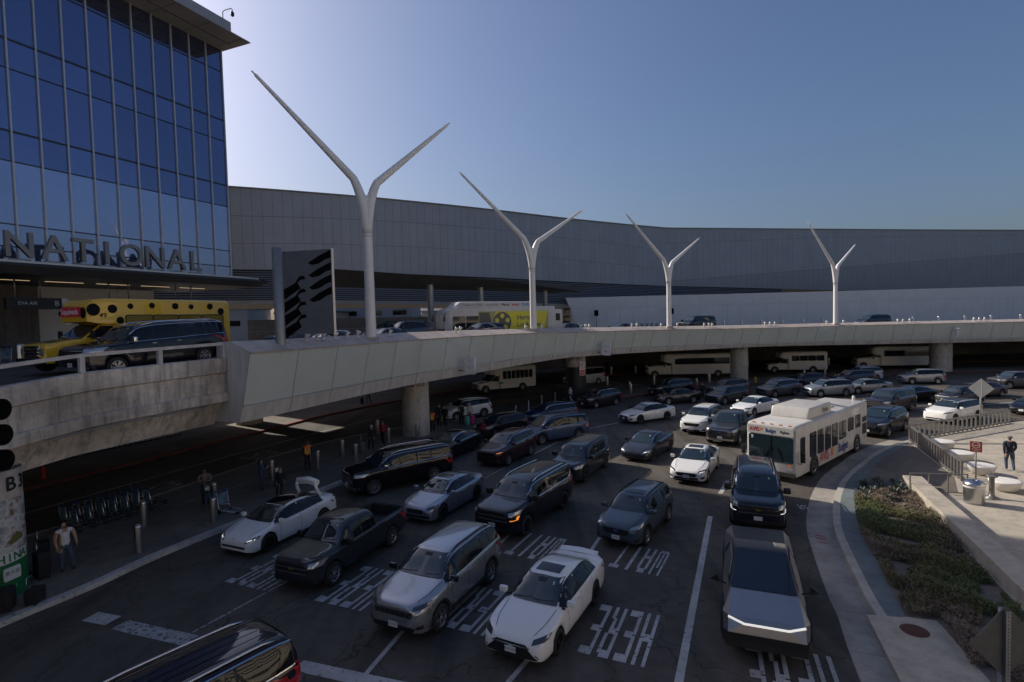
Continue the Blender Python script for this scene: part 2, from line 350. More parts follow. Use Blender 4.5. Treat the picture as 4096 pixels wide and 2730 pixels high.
oT, oB, oG, oC, oI = offs(JC, 3.0), offs(JC, 2.2), offs(JC, 2.42), offs(JC, 1.7), [offs(JC, -lerp_tab([(-14, 15), (-4, 16.5), (6, 24), (30, 28)], p.x))[i] for i, p in enumerate(JC)]
def P3(p, tab, ref=None, dz=0): return Vector((p.x, p.y, lerp_tab(tab, (ref or p).x)+dz))
VI = thing('viaduct_deck', 'curved upper roadway deck with pale glass fascia panels and sloping cap', 'viaduct', (JC[0].x, JC[0].y, 0))
VI_INV = Matrix.Translation((-JC[0].x, -JC[0].y, 0))
def vbuild(b, name, mt, parent=None, sharp=None):
    o = b.build(name, mt, parent or VI, sharp); o.matrix_local = VI_INV; return o
def panel(b, A, B, C, D, gap, th, n):
    # A,B bottom ; C,D top (same order) pulled in by gap, with thickness th along n
    c = (A+B+C+D)/4
    q = []
    for p in (A, B, D, C):
        e = c-p; q.append(p+e.normalized()*gap*1.3)
    q2 = [p-n*th for p in q]
    b.add(q+q2, [(0, 1, 2, 3), (7, 6, 5, 4), (0, 4, 5, 1), (1, 5, 6, 2), (2, 6, 7, 3), (3, 7, 4, 0)])
sub = MB()
for i in range(len(JC)-1):
    a0, a1 = P3(oB[i], ZB), P3(oB[i+1], ZB); g0, g1 = P3(oG[i], ZG), P3(oG[i+1], ZG); t0, t1 = P3(oT[i], ZT), P3(oT[i+1], ZT); c0, c1 = P3(oC[i], ZC), P3(oC[i+1], ZC)
    nrm = (g1-g0).cross(t0-g0).normalized()
    b = MB(); panel(b, g0, g1, t0, t1, .022, .05, nrm); vbuild(b, 'fascia_glass_panel', 'fascia_glass')
    n2 = (a1-a0).cross(g0-a0).normalized(); b = MB(); panel(b, a0, a1, g0-Vector((0, 0, .07)), g1-Vector((0, 0, .07)), .02, .05, n2); vbuild(b, 'lower_panel', 'white_panel')
    n3 = (t1-t0).cross(c0-t0).normalized(); b = MB(); panel(b, t0+nrm*.05, t1+nrm*.05, c0, c1, .014, .09, n3); vbuild(b, 'cap_panel', 'cap_panel')
    # backing behind the joints
    k = .075
    for (p, q, r, s, n) in ((a0, a1, g1, g0, n2), (g0, g1, t1, t0, nrm), (t0, t1, c1, c0, n3)): sub.add([x-n*k for x in (p, q, r, s)], [(0, 1, 2, 3)])
    b = None
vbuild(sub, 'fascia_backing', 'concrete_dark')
b = MB()
for i in range(len(JC)-1):
    b.bar(P3(oG[i], ZG, None, -.035)+Vector((0, 0, 0)), P3(oG[i+1], ZG, None, -.035), .14, .06)
vbuild(b, 'fascia_ledge', 'mullion')
# deck plate: top road, back of parapet, soffit
DZ = -.95
b = MB(); b.strip([P3(p, ZC, p, DZ) for p in oC], [P3(q, ZC, p, DZ) for p, q in zip(oC, oI)]); vbuild(b, 'deck_road', 'asphalt')
b = MB(); b.strip([P3(p, ZC, None, -.02) for p in oC], [P3(p, ZC, None, DZ-.1) for p in oC]); vbuild(b, 'parapet_back', 'concrete_walk')
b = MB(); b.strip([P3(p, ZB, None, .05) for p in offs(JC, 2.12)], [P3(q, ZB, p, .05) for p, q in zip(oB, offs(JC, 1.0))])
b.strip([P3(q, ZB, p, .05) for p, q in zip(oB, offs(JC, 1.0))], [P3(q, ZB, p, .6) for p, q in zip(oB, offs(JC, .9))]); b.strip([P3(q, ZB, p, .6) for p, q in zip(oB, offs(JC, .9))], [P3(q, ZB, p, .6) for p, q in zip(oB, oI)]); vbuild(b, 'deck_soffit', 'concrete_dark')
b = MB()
for i in range(2, len(JC), 3):
    p, q = offs(JC, .8)[i], oI[i]; z = lerp_tab(ZB, oB[i].x)+.42; b.bar((p.x, p.y, z), (q.x, q.y, z), .5, .5)
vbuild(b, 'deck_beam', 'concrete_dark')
# end block, white panels
i = 0; t = (JC[1]-JC[0]).normalized(); t3 = Vector((t.x, t.y, 0)); nn = Vector((t.y, -t.x, 0))
def EP(d, z, s=0): p = JC[0]; return Vector((p.x, p.y, z))+nn*d+t3*s
b = MB(); P = [EP(2.2, 4.2, -.02), EP(2.42, 4.97, -.02), EP(3.0, 7.4, -.02), EP(1.7, 7.86, -.02), EP(.9, 7.86, -.02), EP(.9, 4.97, -.02)]; b.add(P, [(5, 4, 3, 2, 1, 0)]); vbuild(b, 'end_panel', 'white_panel')
b = MB(); Q = [(2.2, 4.2), (2.42, 4.93), (-1.6, 4.93), (-1.6, 4.45), (-1.2, 4.2)]
b.add([EP(d, z, -.03) for d, z in Q]+[EP(d, z, 1.2) for d, z in Q], [(4, 3, 2, 1, 0), (0, 1, 6, 5), (3, 4, 9, 8), (4, 0, 5, 9), (1, 2, 7, 6), (2, 3, 8, 7)]); vbuild(b, 'end_panel', 'white_panel')
b = MB(); b.add([EP(.9, 7.86, -.02), EP(1.7, 7.86, -.02), EP(1.7, 7.86, 1.), EP(.9, 7.86, 1.)], [(0, 1, 2, 3)]); b.add([EP(.9, 7.86, -.02), EP(.9, 4.9, -.02), EP(.9, 4.9, 2.5), EP(.9, 7.86, 2.5)], [(0, 1, 2, 3)]); vbuild(b, 'end_panel', 'white_panel')
# ---- concrete approach bridge on the left
BL = catmull([(-13.05, 24.75), (-14.35, 22.0), (-15.35, 19.6), (-15.95, 17.0), (-16.0, 14.0), (-15.4, 10.0), (-14.2, 5.5)], 6)
def zb(p): return lerp_tab([(5.5, 6.3), (10, 6.5), (14, 6.72), (17, 6.87), (19.6, 7.05), (22, 7.11), (24.75, 7.17)], p.y)
BR = thing('approach_bridge', 'weathered bare concrete bridge with stepped parapet at the left edge', 'bridge', (BL[0].x, BL[0].y, 0))
INV = Matrix.Translation((-BL[0].x, -BL[0].y, 0))
def bridge_band(name, secs, mt):
    # secs: list of (outward offset, dz from parapet top)
    b = MB(); rows = []
    for d, dz in secs: rows.append([Vector((q.x, q.y, zb(p)+dz)) for p, q in zip(BL, offs(BL, -d))])
    for r0, r1 in zip(rows, rows[1:]): b.strip(r0, r1)
    for e in (0, -1): b.add([r[e] for r in rows], [list(range(len(rows)))])
    o = b.build(name, mt, BR); o.matrix_local = INV; return o
bridge_band('parapet_coping', [(-.3, -.5), (-.3, 0), (.0, 0), (.07, -.03), (.07, -.66), (.0, -.70)], 'concrete_bridge')
bridge_band('parapet_wall', [(.0, -.70), (-.06, -.72), (-.06, -1.13), (-.075, -1.14), (-.075, -1.16), (-.06, -1.17), (-.06, -1.55)], 'concrete_bridge')
bridge_band('parapet_ledge', [(-.06, -1.55), (.05, -1.58), (.09, -1.62), (.09, -1.98), (-.1, -2.02)], 'concrete_bridge')
bridge_band('girder', [(-.1, -2.02), (-.35, -2.05), (-.95, -3.1), (-14, -3.1)], 'concrete_bridge')
b = MB(); b.strip([(q.x, q.y, zb(p)-.34) for p, q in zip(BL, offs(BL, .28))], [(q.x, q.y, zb(p)-.34) for p, q in zip(BL, offs(BL, 26))]); o = b.build('deck_road', 'asphalt', BR); o.matrix_local = INV
bb = MB()
for i in range(len(BL)-1): pass
rp = [Vector((p.x, p.y, zb(p)+.62)) for p in offs(BL, .12)]
for a, c in zip(rp, rp[1:]): bb.bar(a, c, .10, .13)
o = bb.build('handrail', 'white_panel', BR); o.matrix_local = INV
RS = resample(offs(BL, .12), 2.75)
for p in RS:
    bb = MB(); z = zb(p); bb.box((p.x, p.y, z+.28), (.16, .16, .56), math.atan2(.9, .44)); o = bb.build('rail_post', 'white_panel', BR); o.matrix_local = INV
# conduit under the ledge
bb = MB(); bb.tube([(q.x, q.y, zb(p)-2.08) for p, q in zip(BL, offs(BL, -.06))][2:16], .035, 6); o = bb.build('conduit', 'galv', BR); o.matrix_local = INV
# ---- terminal wall under the deck
fb = resample(far_back, 6)
LW = thing('lower_terminal_wall', 'dim pale wall of the lower terminal level under the deck', 'wall', (fb[0].x, fb[0].y, 0)); LI = Matrix.Translation((-fb[0].x, -fb[0].y, 0))
for a, c in zip(fb, fb[1:]):
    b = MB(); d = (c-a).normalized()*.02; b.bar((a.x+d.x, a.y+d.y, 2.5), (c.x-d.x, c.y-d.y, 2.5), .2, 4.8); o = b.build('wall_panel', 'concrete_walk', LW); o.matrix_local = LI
# ---- columns
def column(c, r, label, z1, txt=None, low=None, name='deck_column'):
    t = thing(name, label, 'column', (c[0], c[1], 0)); b = MB(); b.lathe([(r, .02), (r, 1.5), (r, 3.0), (r, z1)], 40); b.build('shaft', 'concrete_column', t)
    if low: b = MB(); b.lathe([(r+.012, .2), (r+.012, low)], 40); b.build('dark_band', low and 'black', t)
    if txt:
        for k, dx in enumerate((-.34, .40)):
            a = math.atan2(-c[1], -c[0])+dx; n = Vector((math.cos(a), math.sin(a), 0)); x = Vector((-n.y, n.x, 0))
            text_on('column_number', txt, .62, 'black', frame(n*(r+.02)+Vector((0, 0, z1-.72)), x, (0, 0, 1)), t)
    return t
column((-7.3, 40.4), 1.0, 'round concrete column lettered B2 behind the black sedan', 4.75, 'B2')
column((6.4, 55.2), 1.0, 'round column lettered B1 with a dark lower band', 5.2, 'B1', 3.6)
column((28, 67.2), 1.02, 'round concrete column lettered 3K beside the long white shuttle bus', 5.0, '3K')
column((57.5, 73), 1.25, 'round concrete column lettered 3J behind the silver crossover', 4.6, '3J')
column((-22.9, 46.9), 1.1, 'short stub of round pale column behind the red kerb', 6.2)
# ---- glass terminal building on the left
K = Vector((-25.5, 50, 0)); ED = Vector((-.375, -.927, 0)); EN = Vector((.927, -.375, 0))
GB = thing('glass_terminal', 'tall blue glass curtain wall terminal with overhanging roof', 'building', K); GI = Matrix.Translation(-K)
def gp(s, o, z): return K+ED*s+EN*o+Vector((0, 0, z))
def gbuild(b, n, mt, parent=None): o = b.build(n, mt, parent or GB); o.matrix_local = GI; return o
ZR = [13.0, 13.98, 15.4, 19.4, 21.3, 25.25, 27.1, 31.4, 33.25]; BAY = 1.6; NB = 12
def qbox(b, s0, s1, o0, o1, z0, z1, m=0):
    b.add([gp(s, o, z) for s in (s0, s1) for o in (o0, o1) for z in (z0, z1)], [(0, 1, 3, 2), (4, 6, 7, 5), (0, 4, 5, 1), (2, 3, 7, 6), (0, 2, 6, 4), (1, 5, 7, 3)], m)
for i in range(NB):
    for j in range(len(ZR)-1):
        b = MB(); tw = random.uniform(-.004, .004); tu = random.uniform(-.004, .004)
        P = [gp(i*BAY+.03, tw, ZR[j]+.03), gp((i+1)*BAY-.03, -tw, ZR[j]+.03), gp((i+1)*BAY-.03, tu, ZR[j+1]-.03), gp(i*BAY+.03, -tu, ZR[j+1]-.03)]
        b.add(P+[p-EN*.05 for p in P], [(0, 1, 2, 3), (4, 7, 6, 5), (0, 4, 5, 1), (1, 5, 6, 2), (2, 6, 7, 3), (3, 7, 4, 0)])
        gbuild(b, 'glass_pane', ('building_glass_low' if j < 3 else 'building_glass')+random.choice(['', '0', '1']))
for i in range(NB+1):
    b = MB(); qbox(b, i*BAY-.045, i*BAY+.045, -.1, .13, 12.9, 33.4); gbuild(b, 'mullion', 'mullion')
for j, z in enumerate(ZR):
    b = MB(); h = .06 if j in (4, 6, 8) else .035
    qbox(b, 0, NB*BAY, -.1, .05, z-h, z+h); gbuild(b, 'transom', 'transom')
b = MB(); qbox(b, NB*BAY, 75, -.2, .05, 13, 33.3); qbox(b, 0, 75, -28, -.12, 12.4, 33.3); gbuild(b, 'core', 'clad_dark')
b = MB(); qbox(b, 12, 75, -28, -6, 0, 12.4); gbuild(b, 'base_block', 'concrete_dark')
# roof slab with pointed edge, upper band and soffit seams
b = MB(); S = [(0, -.3, 33.35), (0, 3.35, 33.37), (0, 3.3, 33.47), (0, 1.6, 34.1), (0, -.3, 34.1)]
b.add([gp(-.25, o, z) for _, o, z in S]+[gp(75, o, z) for _, o, z in S], [(0, 1, 2, 3, 4), (5, 6, 1, 0), (6, 7, 2, 1), (7, 8, 3, 2), (8, 9, 4, 3), (9, 8, 7, 6, 5)]); gbuild(b, 'roof_soffit', 'soffit')
b = MB(); qbox(b, .1, 75, .2, 1.5, 34.11, 35.4); gbuild(b, 'roof_band', 'clad_grey')
b = MB()
for s in range(0, 60, 3): qbox(b, s+.6, s+.62, .1, 3.2, 33.345, 33.38)
qbox(b, .3, 70, 1.5, 1.56, 33.34, 33.38); gbuild(b, 'soffit_seam', 'black')
# canopy
b = MB(); S = [(-.5, 12.75), (2.7, 12.72), (2.95, 12.55), (2.6, 12.05), (-.5, 12.0), (-7, 12.0), (-7, 12.75)]; n = len(S)
b.add([gp(-.6, o, z) for o, z in S]+[gp(75, o, z) for o, z in S], [list(range(n)), list(range(n, 2*n))[::-1]]+[(i, n+i, n+(i+1) % n, (i+1) % n) for i in range(n)]); gbuild(b, 'canopy', 'dark_canopy')
b = MB(); b.add([gp(-.6, 2.8, 12.7), gp(-1.9, 2.9, 12.62), gp(-.6, -1, 12.7), gp(-.6, 2.6, 12.05), gp(-.6, -1, 12.05)], [(0, 1, 2), (3, 4, 1), (0, 3, 1), (2, 1, 4)]); gbuild(b, 'canopy_tip', 'dark_canopy')
b = MB(); b.bar(gp(-.5, 2.72, 12.78), gp(60, 2.72, 12.78), .16, .14); gbuild(b, 'canopy_rail', 'mullion')
# recessed white wall under canopy
for i in range(9):
    b = MB(); qbox(b, i*3.2+2.4+.012, (i+1)*3.2+2.4-.012, -7.3, -7.0, 6.2, 12.0); gbuild(b, 'wall_panel', 'white_wall')
b = MB(); qbox(b, .9, 2.4, -7.6, -7.4, 6.2, 11.2); gbuild(b, 'grey_wall', 'clad_grey')
for i in range(7):
    b = MB(); qbox(b, 1.5+i*3.3, 3.9+i*3.3, -1.6, -1.5, 11.97, 11.992); gbuild(b, 'soffit_light', 'lamp_warm')
# letters
for ch, s in zip('NATIONAL', (17.16, 15.32, 13.66, 12.18, 10.53, 8.8, 7.08, 5.52)):
    o = tag(text_on('letter_sign', ch, 2.18, 'letter', frame(gp(s, 2.5, 13.75), -ED, (0, 0, 1)), extrude=.12, bold=.011), 'dark metal letter %s standing on the canopy edge of the glass terminal' % ch, 'letter', 'raised letters on the canopy')
    bb = MB(); q = gp(s, 2.5, 12.9); bb.box((0, 0, 0), (1.1, .2, .12)); c = bb.build('letter_base', 'letter', o); c.matrix_local = Matrix(((1, 0, 0, 0), (0, 0, 1, -.85), (0, 1, 0, 0), (0, 0, 0, 1)))
for (s, k) in ((17.16, 0), (7.08, 1)): pass
for o in [o for o in COL.objects if o.name.startswith('letter_sign')]:
    pass
_dup = {'N': ['first dark metal letter N, leftmost on the terminal canopy', 'second dark metal letter N, between O and A on the canopy'], 'A': ['first dark metal letter A, right after the leftmost N on the canopy', 'second dark metal letter A, just before the L on the canopy']}
for o in list(COL.objects):
    if o.name.startswith('letter_sign'):
        c = o['label'].split()[3]
        if c in _dup: o['label'] = _dup[c].pop(0)
# roof dome camera
t = thing('security_camera', 'dome camera on a bent pipe at the roof edge', 'camera', gp(.9, 1.5, 35.4)); b = MB(); b.tube([(0, 0, 0), (0, 0, .5), (.15, -.05, .62), (.9, -.3, .62), (1.0, -.33, .5), (1.0, -.33, .35)], .04, 8); b.build('bracket', 'galv', t)
b = MB(); b.lathe([(0, -.3), (.1, -.27), (.15, -.16), (.15, 0), (.1, .12), (0, .16)], 16, (1, -.33, .2)); b.build('dome', 'black', t)
# hanging gate signs under the canopy
for i, (s, lab) in enumerate(((15.2, 'black hanging sign with white letters at the far left under the canopy'), (9.5, 'black hanging sign half hidden behind the yellow bus front'), (4.3, 'black hanging sign above the rear of the yellow bus'))):
    t = thing('hanging_sign', lab, 'sign', gp(s, -.2, 10.4), math.atan2(-ED.y, -ED.x), 'hanging signs under the terminal canopy'); b = MB(); b.box((0, 0, 0), (3.1, .22, .75)); b.build('sign_board', 'black', t)
    for dx in (-1, .4): b = MB(); b.tube([(dx, 0, .37), (dx, 0, 1.7)], .05, 8); b.build('hanger', 'galv', t)
    b = MB(); b.box((1.75, 0, 0), (.35, .2, .72)); b.build('end_box', 'mullion', t)
    text_on('sign_text', 'EVA AIR', .3, 'white', frame((-.4, -.13, 0), (1, 0, 0), (0, 0, 1)), t); text_on('sign_letter', 'B', .5, 'mullion', frame((1.25, -.13, 0), (1, 0, 0), (0, 0, 1)), t)
# ---- long metal clad concourse
TP = catmull([(-44, 65.5), (-35.1, 69.1), (-27, 73), (-17.8, 78), (-4.7, 86.4), (10, 97), (22.5, 105.1)], 8)[:-1]+[Vector((22.5, 105.1)), Vector((31.5, 110.5)), Vector((57.7, 115.6)), Vector((89.8, 121.8)), Vector((119.1, 127)), Vector((150, 132))]
TR = resample(TP, 1.22)
rest = [MB(), MB()]; npan = 0
CB = thing('clad_concourse', 'long curved concourse clad in grey metal panels behind the roadway', 'building', (TR[0].x, TR[0].y, 0)); CI = Matrix.Translation((-TR[0].x, -TR[0].y, 0))
def cbuild(b, n, mt): o = b.build(n, mt, CB); o.matrix_local = CI; return o
ZCB = [(-50, 15.7), (-27, 15.7), (-1, 15.2), (10, 14.9), (31.5, 14.4), (72, 12.9), (150, 11)]
def seam(x, k):
    # slanting seams between panel rows
    zb0 = lerp_tab(ZCB, x); f = (1/3., 2/3.)[k]
    if x < 31: return zb0+(26-zb0)*(f+.10*math.sin((x+44)/75*math.pi)-.05)
    return (lerp_tab([(31, 15.3), (58, 17.0), (119, 20.8), (150, 22.5)], x), lerp_tab([(31, 22.9), (70, 24.4), (119, 24.9), (150, 25.2)], x))[k]
for i in range(len(TR)-1):
    a, c = TR[i], TR[i+1]; d = (c-a).normalized()*.012; n = Vector((d.y, -d.x, 0)).normalized()
    za = [lerp_tab(ZCB, a.x), seam(a.x, 0), seam(a.x, 1), 26]; zc = [lerp_tab(ZCB, c.x), seam(c.x, 0), seam(c.x, 1), 26]
    for r in range(3):
        P = [Vector((a.x+d.x, a.y+d.y, za[r]+.018)), Vector((c.x-d.x, c.y-d.y, zc[r]+.018)), Vector((c.x-d.x, c.y-d.y, zc[r+1]-.018)), Vector((a.x+d.x, a.y+d.y, za[r+1]-.018))]
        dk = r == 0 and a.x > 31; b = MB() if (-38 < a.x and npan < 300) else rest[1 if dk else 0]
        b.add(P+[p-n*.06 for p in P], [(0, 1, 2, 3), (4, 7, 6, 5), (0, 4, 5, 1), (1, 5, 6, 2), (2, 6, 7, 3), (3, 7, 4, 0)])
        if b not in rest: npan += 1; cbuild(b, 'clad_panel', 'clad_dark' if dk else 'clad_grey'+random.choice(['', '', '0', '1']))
for q_, mt_ in zip(rest, ('clad_grey', 'clad_dark')): cbuild(q_, 'clad_panel_field', mt_)['kind'] = 'stuff'
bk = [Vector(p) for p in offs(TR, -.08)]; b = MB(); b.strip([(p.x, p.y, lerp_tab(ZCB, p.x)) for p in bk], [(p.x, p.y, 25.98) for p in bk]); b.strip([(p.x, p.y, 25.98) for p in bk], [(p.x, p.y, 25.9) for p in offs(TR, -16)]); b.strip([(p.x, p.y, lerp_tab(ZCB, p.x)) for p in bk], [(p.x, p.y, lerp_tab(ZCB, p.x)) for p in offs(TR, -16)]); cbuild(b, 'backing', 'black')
b = MB()
for a, c in zip(TR, TR[1:]): b.bar((a.x, a.y, 26.06), (c.x, c.y, 26.06), .5, .12)
cbuild(b, 'roof_edge', 'clad_dark')
# louvres below the cladding
LP = resample([p for p in TP if p.x < 80], 6)
for j in range(13):
    b = MB()
    for a, c in zip(LP, LP[1:]):
        q = offs([a, c], -.5); za, zc = lerp_tab(ZCB, a.x)-.2-j*.29, lerp_tab(ZCB, c.x)-.2-j*.29; b.bar((q[0].x, q[0].y, za), (q[1].x, q[1].y, zc), .3, .15)
    cbuild(b, 'louver_slat', 'louver')
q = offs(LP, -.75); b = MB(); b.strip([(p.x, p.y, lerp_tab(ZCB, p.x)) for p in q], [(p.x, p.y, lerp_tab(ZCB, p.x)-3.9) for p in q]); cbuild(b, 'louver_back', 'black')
q = offs(LP, -.2); b = MB(); b.strip([(p.x, p.y, lerp_tab(ZCB, p.x)-3.9) for p in q], [(p.x, p.y, lerp_tab(ZCB, p.x)-4.4) for p in q]); b.strip([(p.x, p.y, lerp_tab(ZCB, p.x)-4.4) for p in q], [(p.x, p.y, lerp_tab(ZCB, p.x)-4.6) for p in offs(LP, -15)]); cbuild(b, 'soffit_band', 'soffit')
# ---- low white wall on the right with slanted end
WP = resample([Vector((9.5, 95)), Vector((50, 96)), Vector((130, 94))], 2.35)
WW = thing('white_panel_wall', 'long low white panelled wall with a slanted left end above the deck', 'wall', (9.5, 95, 0)); WI = Matrix.Translation((-9.5, -95, 0))
for i, (a, c) in enumerate(zip(WP, WP[1:])):
    for z0, z1, nm in ((5.2, 10.1, 'wall_panel'), (10.1, 12, 'wall_panel')):
        if z1 == 12 and i % 2: continue
        e = WP[min(i+2, len(WP)-1)] if z1 == 12 else c
        b = MB(); l0 = .012+(max(0, (2.6*(1-(z0-5.2)/6.8))) if i == 0 else 0); l1 = .012+(max(0, (2.6*(1-(z1-5.2)/6.8))) if i == 0 else 0)
        if i == 0: l0, l1 = min(l0, 2.3), min(l1, 2.3)
        P = [Vector((a.x+l0, a.y, z0+.012)), Vector((e.x-.012, e.y, z0+.012)), Vector((e.x-.012, e.y, z1-.012)), Vector((a.x+l1, a.y, z1-.012))]; n = Vector((0, .3, 0))
        b.add(P+[p+n for p in P], [(0, 1, 2, 3), (4, 7, 6, 5), (0, 4, 5, 1), (1, 5, 6, 2), (2, 6, 7, 3), (3, 7, 4, 0)]); o = b.build(nm, 'white_wall', WW); o.matrix_local = WI
b = MB(); b.add([(12.2, 97, 5.2), (130, 96, 5.2), (130, 96, 11.98), (10.4, 97, 11.98), (12.2, 110, 5.2), (10.4, 110, 11.98), (130, 110, 11.98)], [(0, 1, 2, 3), (0, 3, 5, 4), (3, 2, 6, 5)]); o = b.build('wall_core', 'clad_dark', WW); o.matrix_local = WI
# dark glazed vestibule left of the wall
t = thing('glazed_vestibule', 'dark glazed vestibule frame left of the white wall', 'vestibule', (7.5, 94, 6)); b = MB(); b.box((0, 1, 2.2), (5.5, 1.5, 4.4)); b.build('glazing', 'glass', t)
for x in (-2.7, -.9, .9, 2.7): b = MB(); b.box((x, .2, 2.2), (.14, .14, 4.4)); b.build('frame_post', 'galv', t)
for z in (1.5, 3, 4.4): b = MB(); b.box((0, .19, z), (5.5, .12, .12)); b.build('frame_rail', 'galv', t)
# ---- dark roadside canopy with round columns
c0, c1 = Vector((-14.7, 44.7)), Vector((11.2, 80.8)); d = (c1-c0).normalized(); n = Vector((-d.y, d.x)); t = thing('roadside_canopy', 'low dark flat canopy with pointed tip on round steel columns', 'canopy', (c0.x, c0.y, 6.5)); CINV = Matrix.Translation((-c0.x, -c0.y, -6.5))
def cp(u, o, z): p = c0+d*u+n*o; return Vector((p.x, p.y, z))
L = (c1-c0).length; b = MB(); out = [cp(-.6, 1, 13.05), cp(0, 0, 13.05), cp(L*.5, -.5, 13.05), cp(L, 0, 13.0), cp(L-3, 5, 13.05), cp(4, 9, 13.05), cp(0, 8, 13.05)]; inn = [p+Vector((n.x*(.9 if k in (0, 1, 2) else 0)-d.x*(1.5 if k == 3 else 0), n.y*(.9 if k in (0, 1, 2) else 0)-d.y*(1.5 if k == 3 else 0), -.75)) for k, p in enumerate(out)]; nn_ = len(out)
b.add(out+inn, [list(range(nn_))]+[list(range(nn_, 2*nn_))[::-1]]+[(i, nn_+i, nn_+(i+1) % nn_, (i+1) % nn_) for i in range(nn_)]); o = b.build('canopy_slab', 'dark_canopy', t); o.matrix_local = CINV
for u in (5.2, 12.8, 21, 34.8): b = MB(); b.lathe([(.33, 6.3), (.33, 12.4)], 20, cp(u, 1.2, 0)); o = b.build('canopy_column', 'galv', t); o.matrix_local = CINV
# ---- far side of the deck: barrier and railing, low buildings, hills
BP = resample([Vector((-30, 62)), Vector((-18, 72)), Vector((-4, 84)), Vector((8, 92))], 3)
t = thing('barrier_wall', 'low grey barrier wall at the far side of the upper road', 'wall', (BP[0].x, BP[0].y, 6.2)); bi = Matrix.Translation((-BP[0].x, -BP[0].y, -6.2))
for a, c in zip(BP, BP[1:]): b = MB(); b.bar((a.x, a.y, 7.7), (c.x, c.y, 7.7), .25, 3.0); o = b.build('barrier_segment', 'concrete_walk', t); o.matrix_local = bi
RPs = offs(resample(BP, .28), 1.2); t = thing('upper_railing', 'grey railing of thin upright bars before the barrier wall', 'railing', (RPs[0].x, RPs[0].y, 6.2)); bi = Matrix.Translation((-RPs[0].x, -RPs[0].y, -6.2))
b = MB()
for p in RPs: b.box((p.x, p.y, 7.2), (.04, .04, 1.3))
o = b.build('upright_bars', 'galv', t); o.matrix_local = bi; o['kind'] = 'stuff'
b = MB()
for a, c in zip(RPs[::6], RPs[6::6]): b.bar((a.x, a.y, 7.88), (c.x, c.y, 7.88), .06, .06)
o = b.build('top_rail', 'galv', t); o.matrix_local = bi
def low_building(name, label, c, dims, mt, rz=0, roof=None, txt=None):
    t = thing(name, label, 'building', (c[0], c[1], 0), rz); b = MB(); b.box((0, 0, dims[2]/2), dims); b.build('wall', mt, t)
    b = MB(); b.box((0, 0, dims[2]+.2), (dims[0]+.6, dims[1]+.6, .4)); b.build('roof', 'concrete_dark', t)
    n = max(2, int(dims[0]/6))
    for i in range(n): b = MB(); b.box((-dims[0]/2+(i+.5)*dims[0]/n, -dims[1]/2-.03, dims[2]-3.2), (dims[0]/n*.55, .06, 1.2)); b.build('window', 'glass', t)
    if txt: text_on('building_number', txt, 1.6, 'black', frame((dims[0]/2-2, -dims[1]/2-.08, dims[2]-1.6), (1, 0, 0), (0, 0, 1)), t)
    return t
mat('beige', (.42, .36, .28), .8, var=.08, scale=.2); mat('greywall', (.34, .335, .335), .8, var=.08, scale=.2)
low_building('gate_building', 'low grey gate building numbered 137 seen beneath the concourse', (-39, 150), (26, 14, 14.2), 'greywall', 0, None, '137')
low_building('beige_building', 'low beige flat roofed building beneath the concourse gap', (-50, 138), (15, 10, 11.2), 'beige')
low_building('grey_shed', 'pale grey low shed seen left behind the leaning sign panel', (-70, 128), (22, 12, 12.3), 'greywall')
low_building('service_block', 'small grey service block beneath the concourse beside the tall column', (-18, 170), (18, 10, 11.2), 'greywall')
low_building('distant_block', 'distant low pale block on the horizon beyond the gate building', (-24, 260), (40, 14, 11.0), 'beige')
hm = MB(); hp = []; random.seed(3)
for i in range(41):
    x = -3600+i*180; h = 95+45*math.sin(i*.55)+25*math.sin(i*1.7+1)+random.uniform(-8, 8); hp.append((x, h))
hm.strip([(x, 5200, 0) for x, h in hp], [(x, 5600, max(20, h)) for x, h in hp]); hm.strip([(x, 5600, max(20, h)) for x, h in hp], [(x, 6500, 0) for x, h in hp])
mat('hill', (.30, .30, .28), .95, var=.15, scale=.003); struct(hm.build('hills', 'hill'))
# tower cranes / masts on skyline are too small to read
# ---- Y shaped light masts
def mast(label, base, zc, Ll, zl, Lr, zr, sc):
    t = thing('light_mast', label, 'light mast', base, 0, 'forked white light masts along the deck'); z0 = base[2]; c, s = .91, .414
    r0 = .30*sc; b = MB(); H = zc-z0
    b.lathe([(r0*.98, -.35), (r0*1.05, .02), (r0*.95, H*.35), (r0*.92, H*.62), (r0*.94, H*.70)], 28); b.build('shaft', 'pole_white', t)
    for (dx, dy, LL, zt) in ((-c, -s, Ll, zl), (c, s, Lr, zr)):
        T3 = Vector((dx*LL, dy*LL, zt-z0)); P0, P1, P2 = Vector((dx*.0, dy*.0, H*.68)), Vector((dx*.10, dy*.10, H*.90)), Vector((dx*LL*.12, dy*LL*.12, H*.96+.12*(T3.z-H)))
        P = []; rr = []
        for k in range(10):
            u = k/9; P.append((1-u)**2*P0+2*u*(1-u)*P1+u*u*P2); rr.append(r0*(.94+.10*math.sin(u*math.pi)-.16*u))
        for k in range(1, 49):
            u = k/48; q = P2.lerp(T3, u); P.append(q); rr.append(r0*(.78-.50*u) if k < 47 else r0*.14)
        b = MB(); b.tube(P, rr, 24); b.build('arm', 'pole_white', t)
    b = MB(); b.tube([Vector((-c*.42*sc, -s*.42*sc, H*.93)), Vector((0, 0, H*.905)), Vector((c*.42*sc, s*.42*sc, H*.93))], [r0*.55, r0*.8, r0*.55], 14); b.build('crotch', 'pole_white', t)
    b = MB(); b.lathe([(r0*.955, H*.66), (r0*.955, H*.664)], 28); b.build('joint_ring', 'galv', t)
    b = MB(); b.box((0, 0, -.18), (r0*2.6, r0*2.6, .3)); b.build('base_plate', 'cap_panel', t)
    return t
mast('tallest forked white light mast, nearest on the deck edge', (-8.59, 33.3, 7.72), 16.9, 6.0, 22.69, 5.43, 21.25, 1)
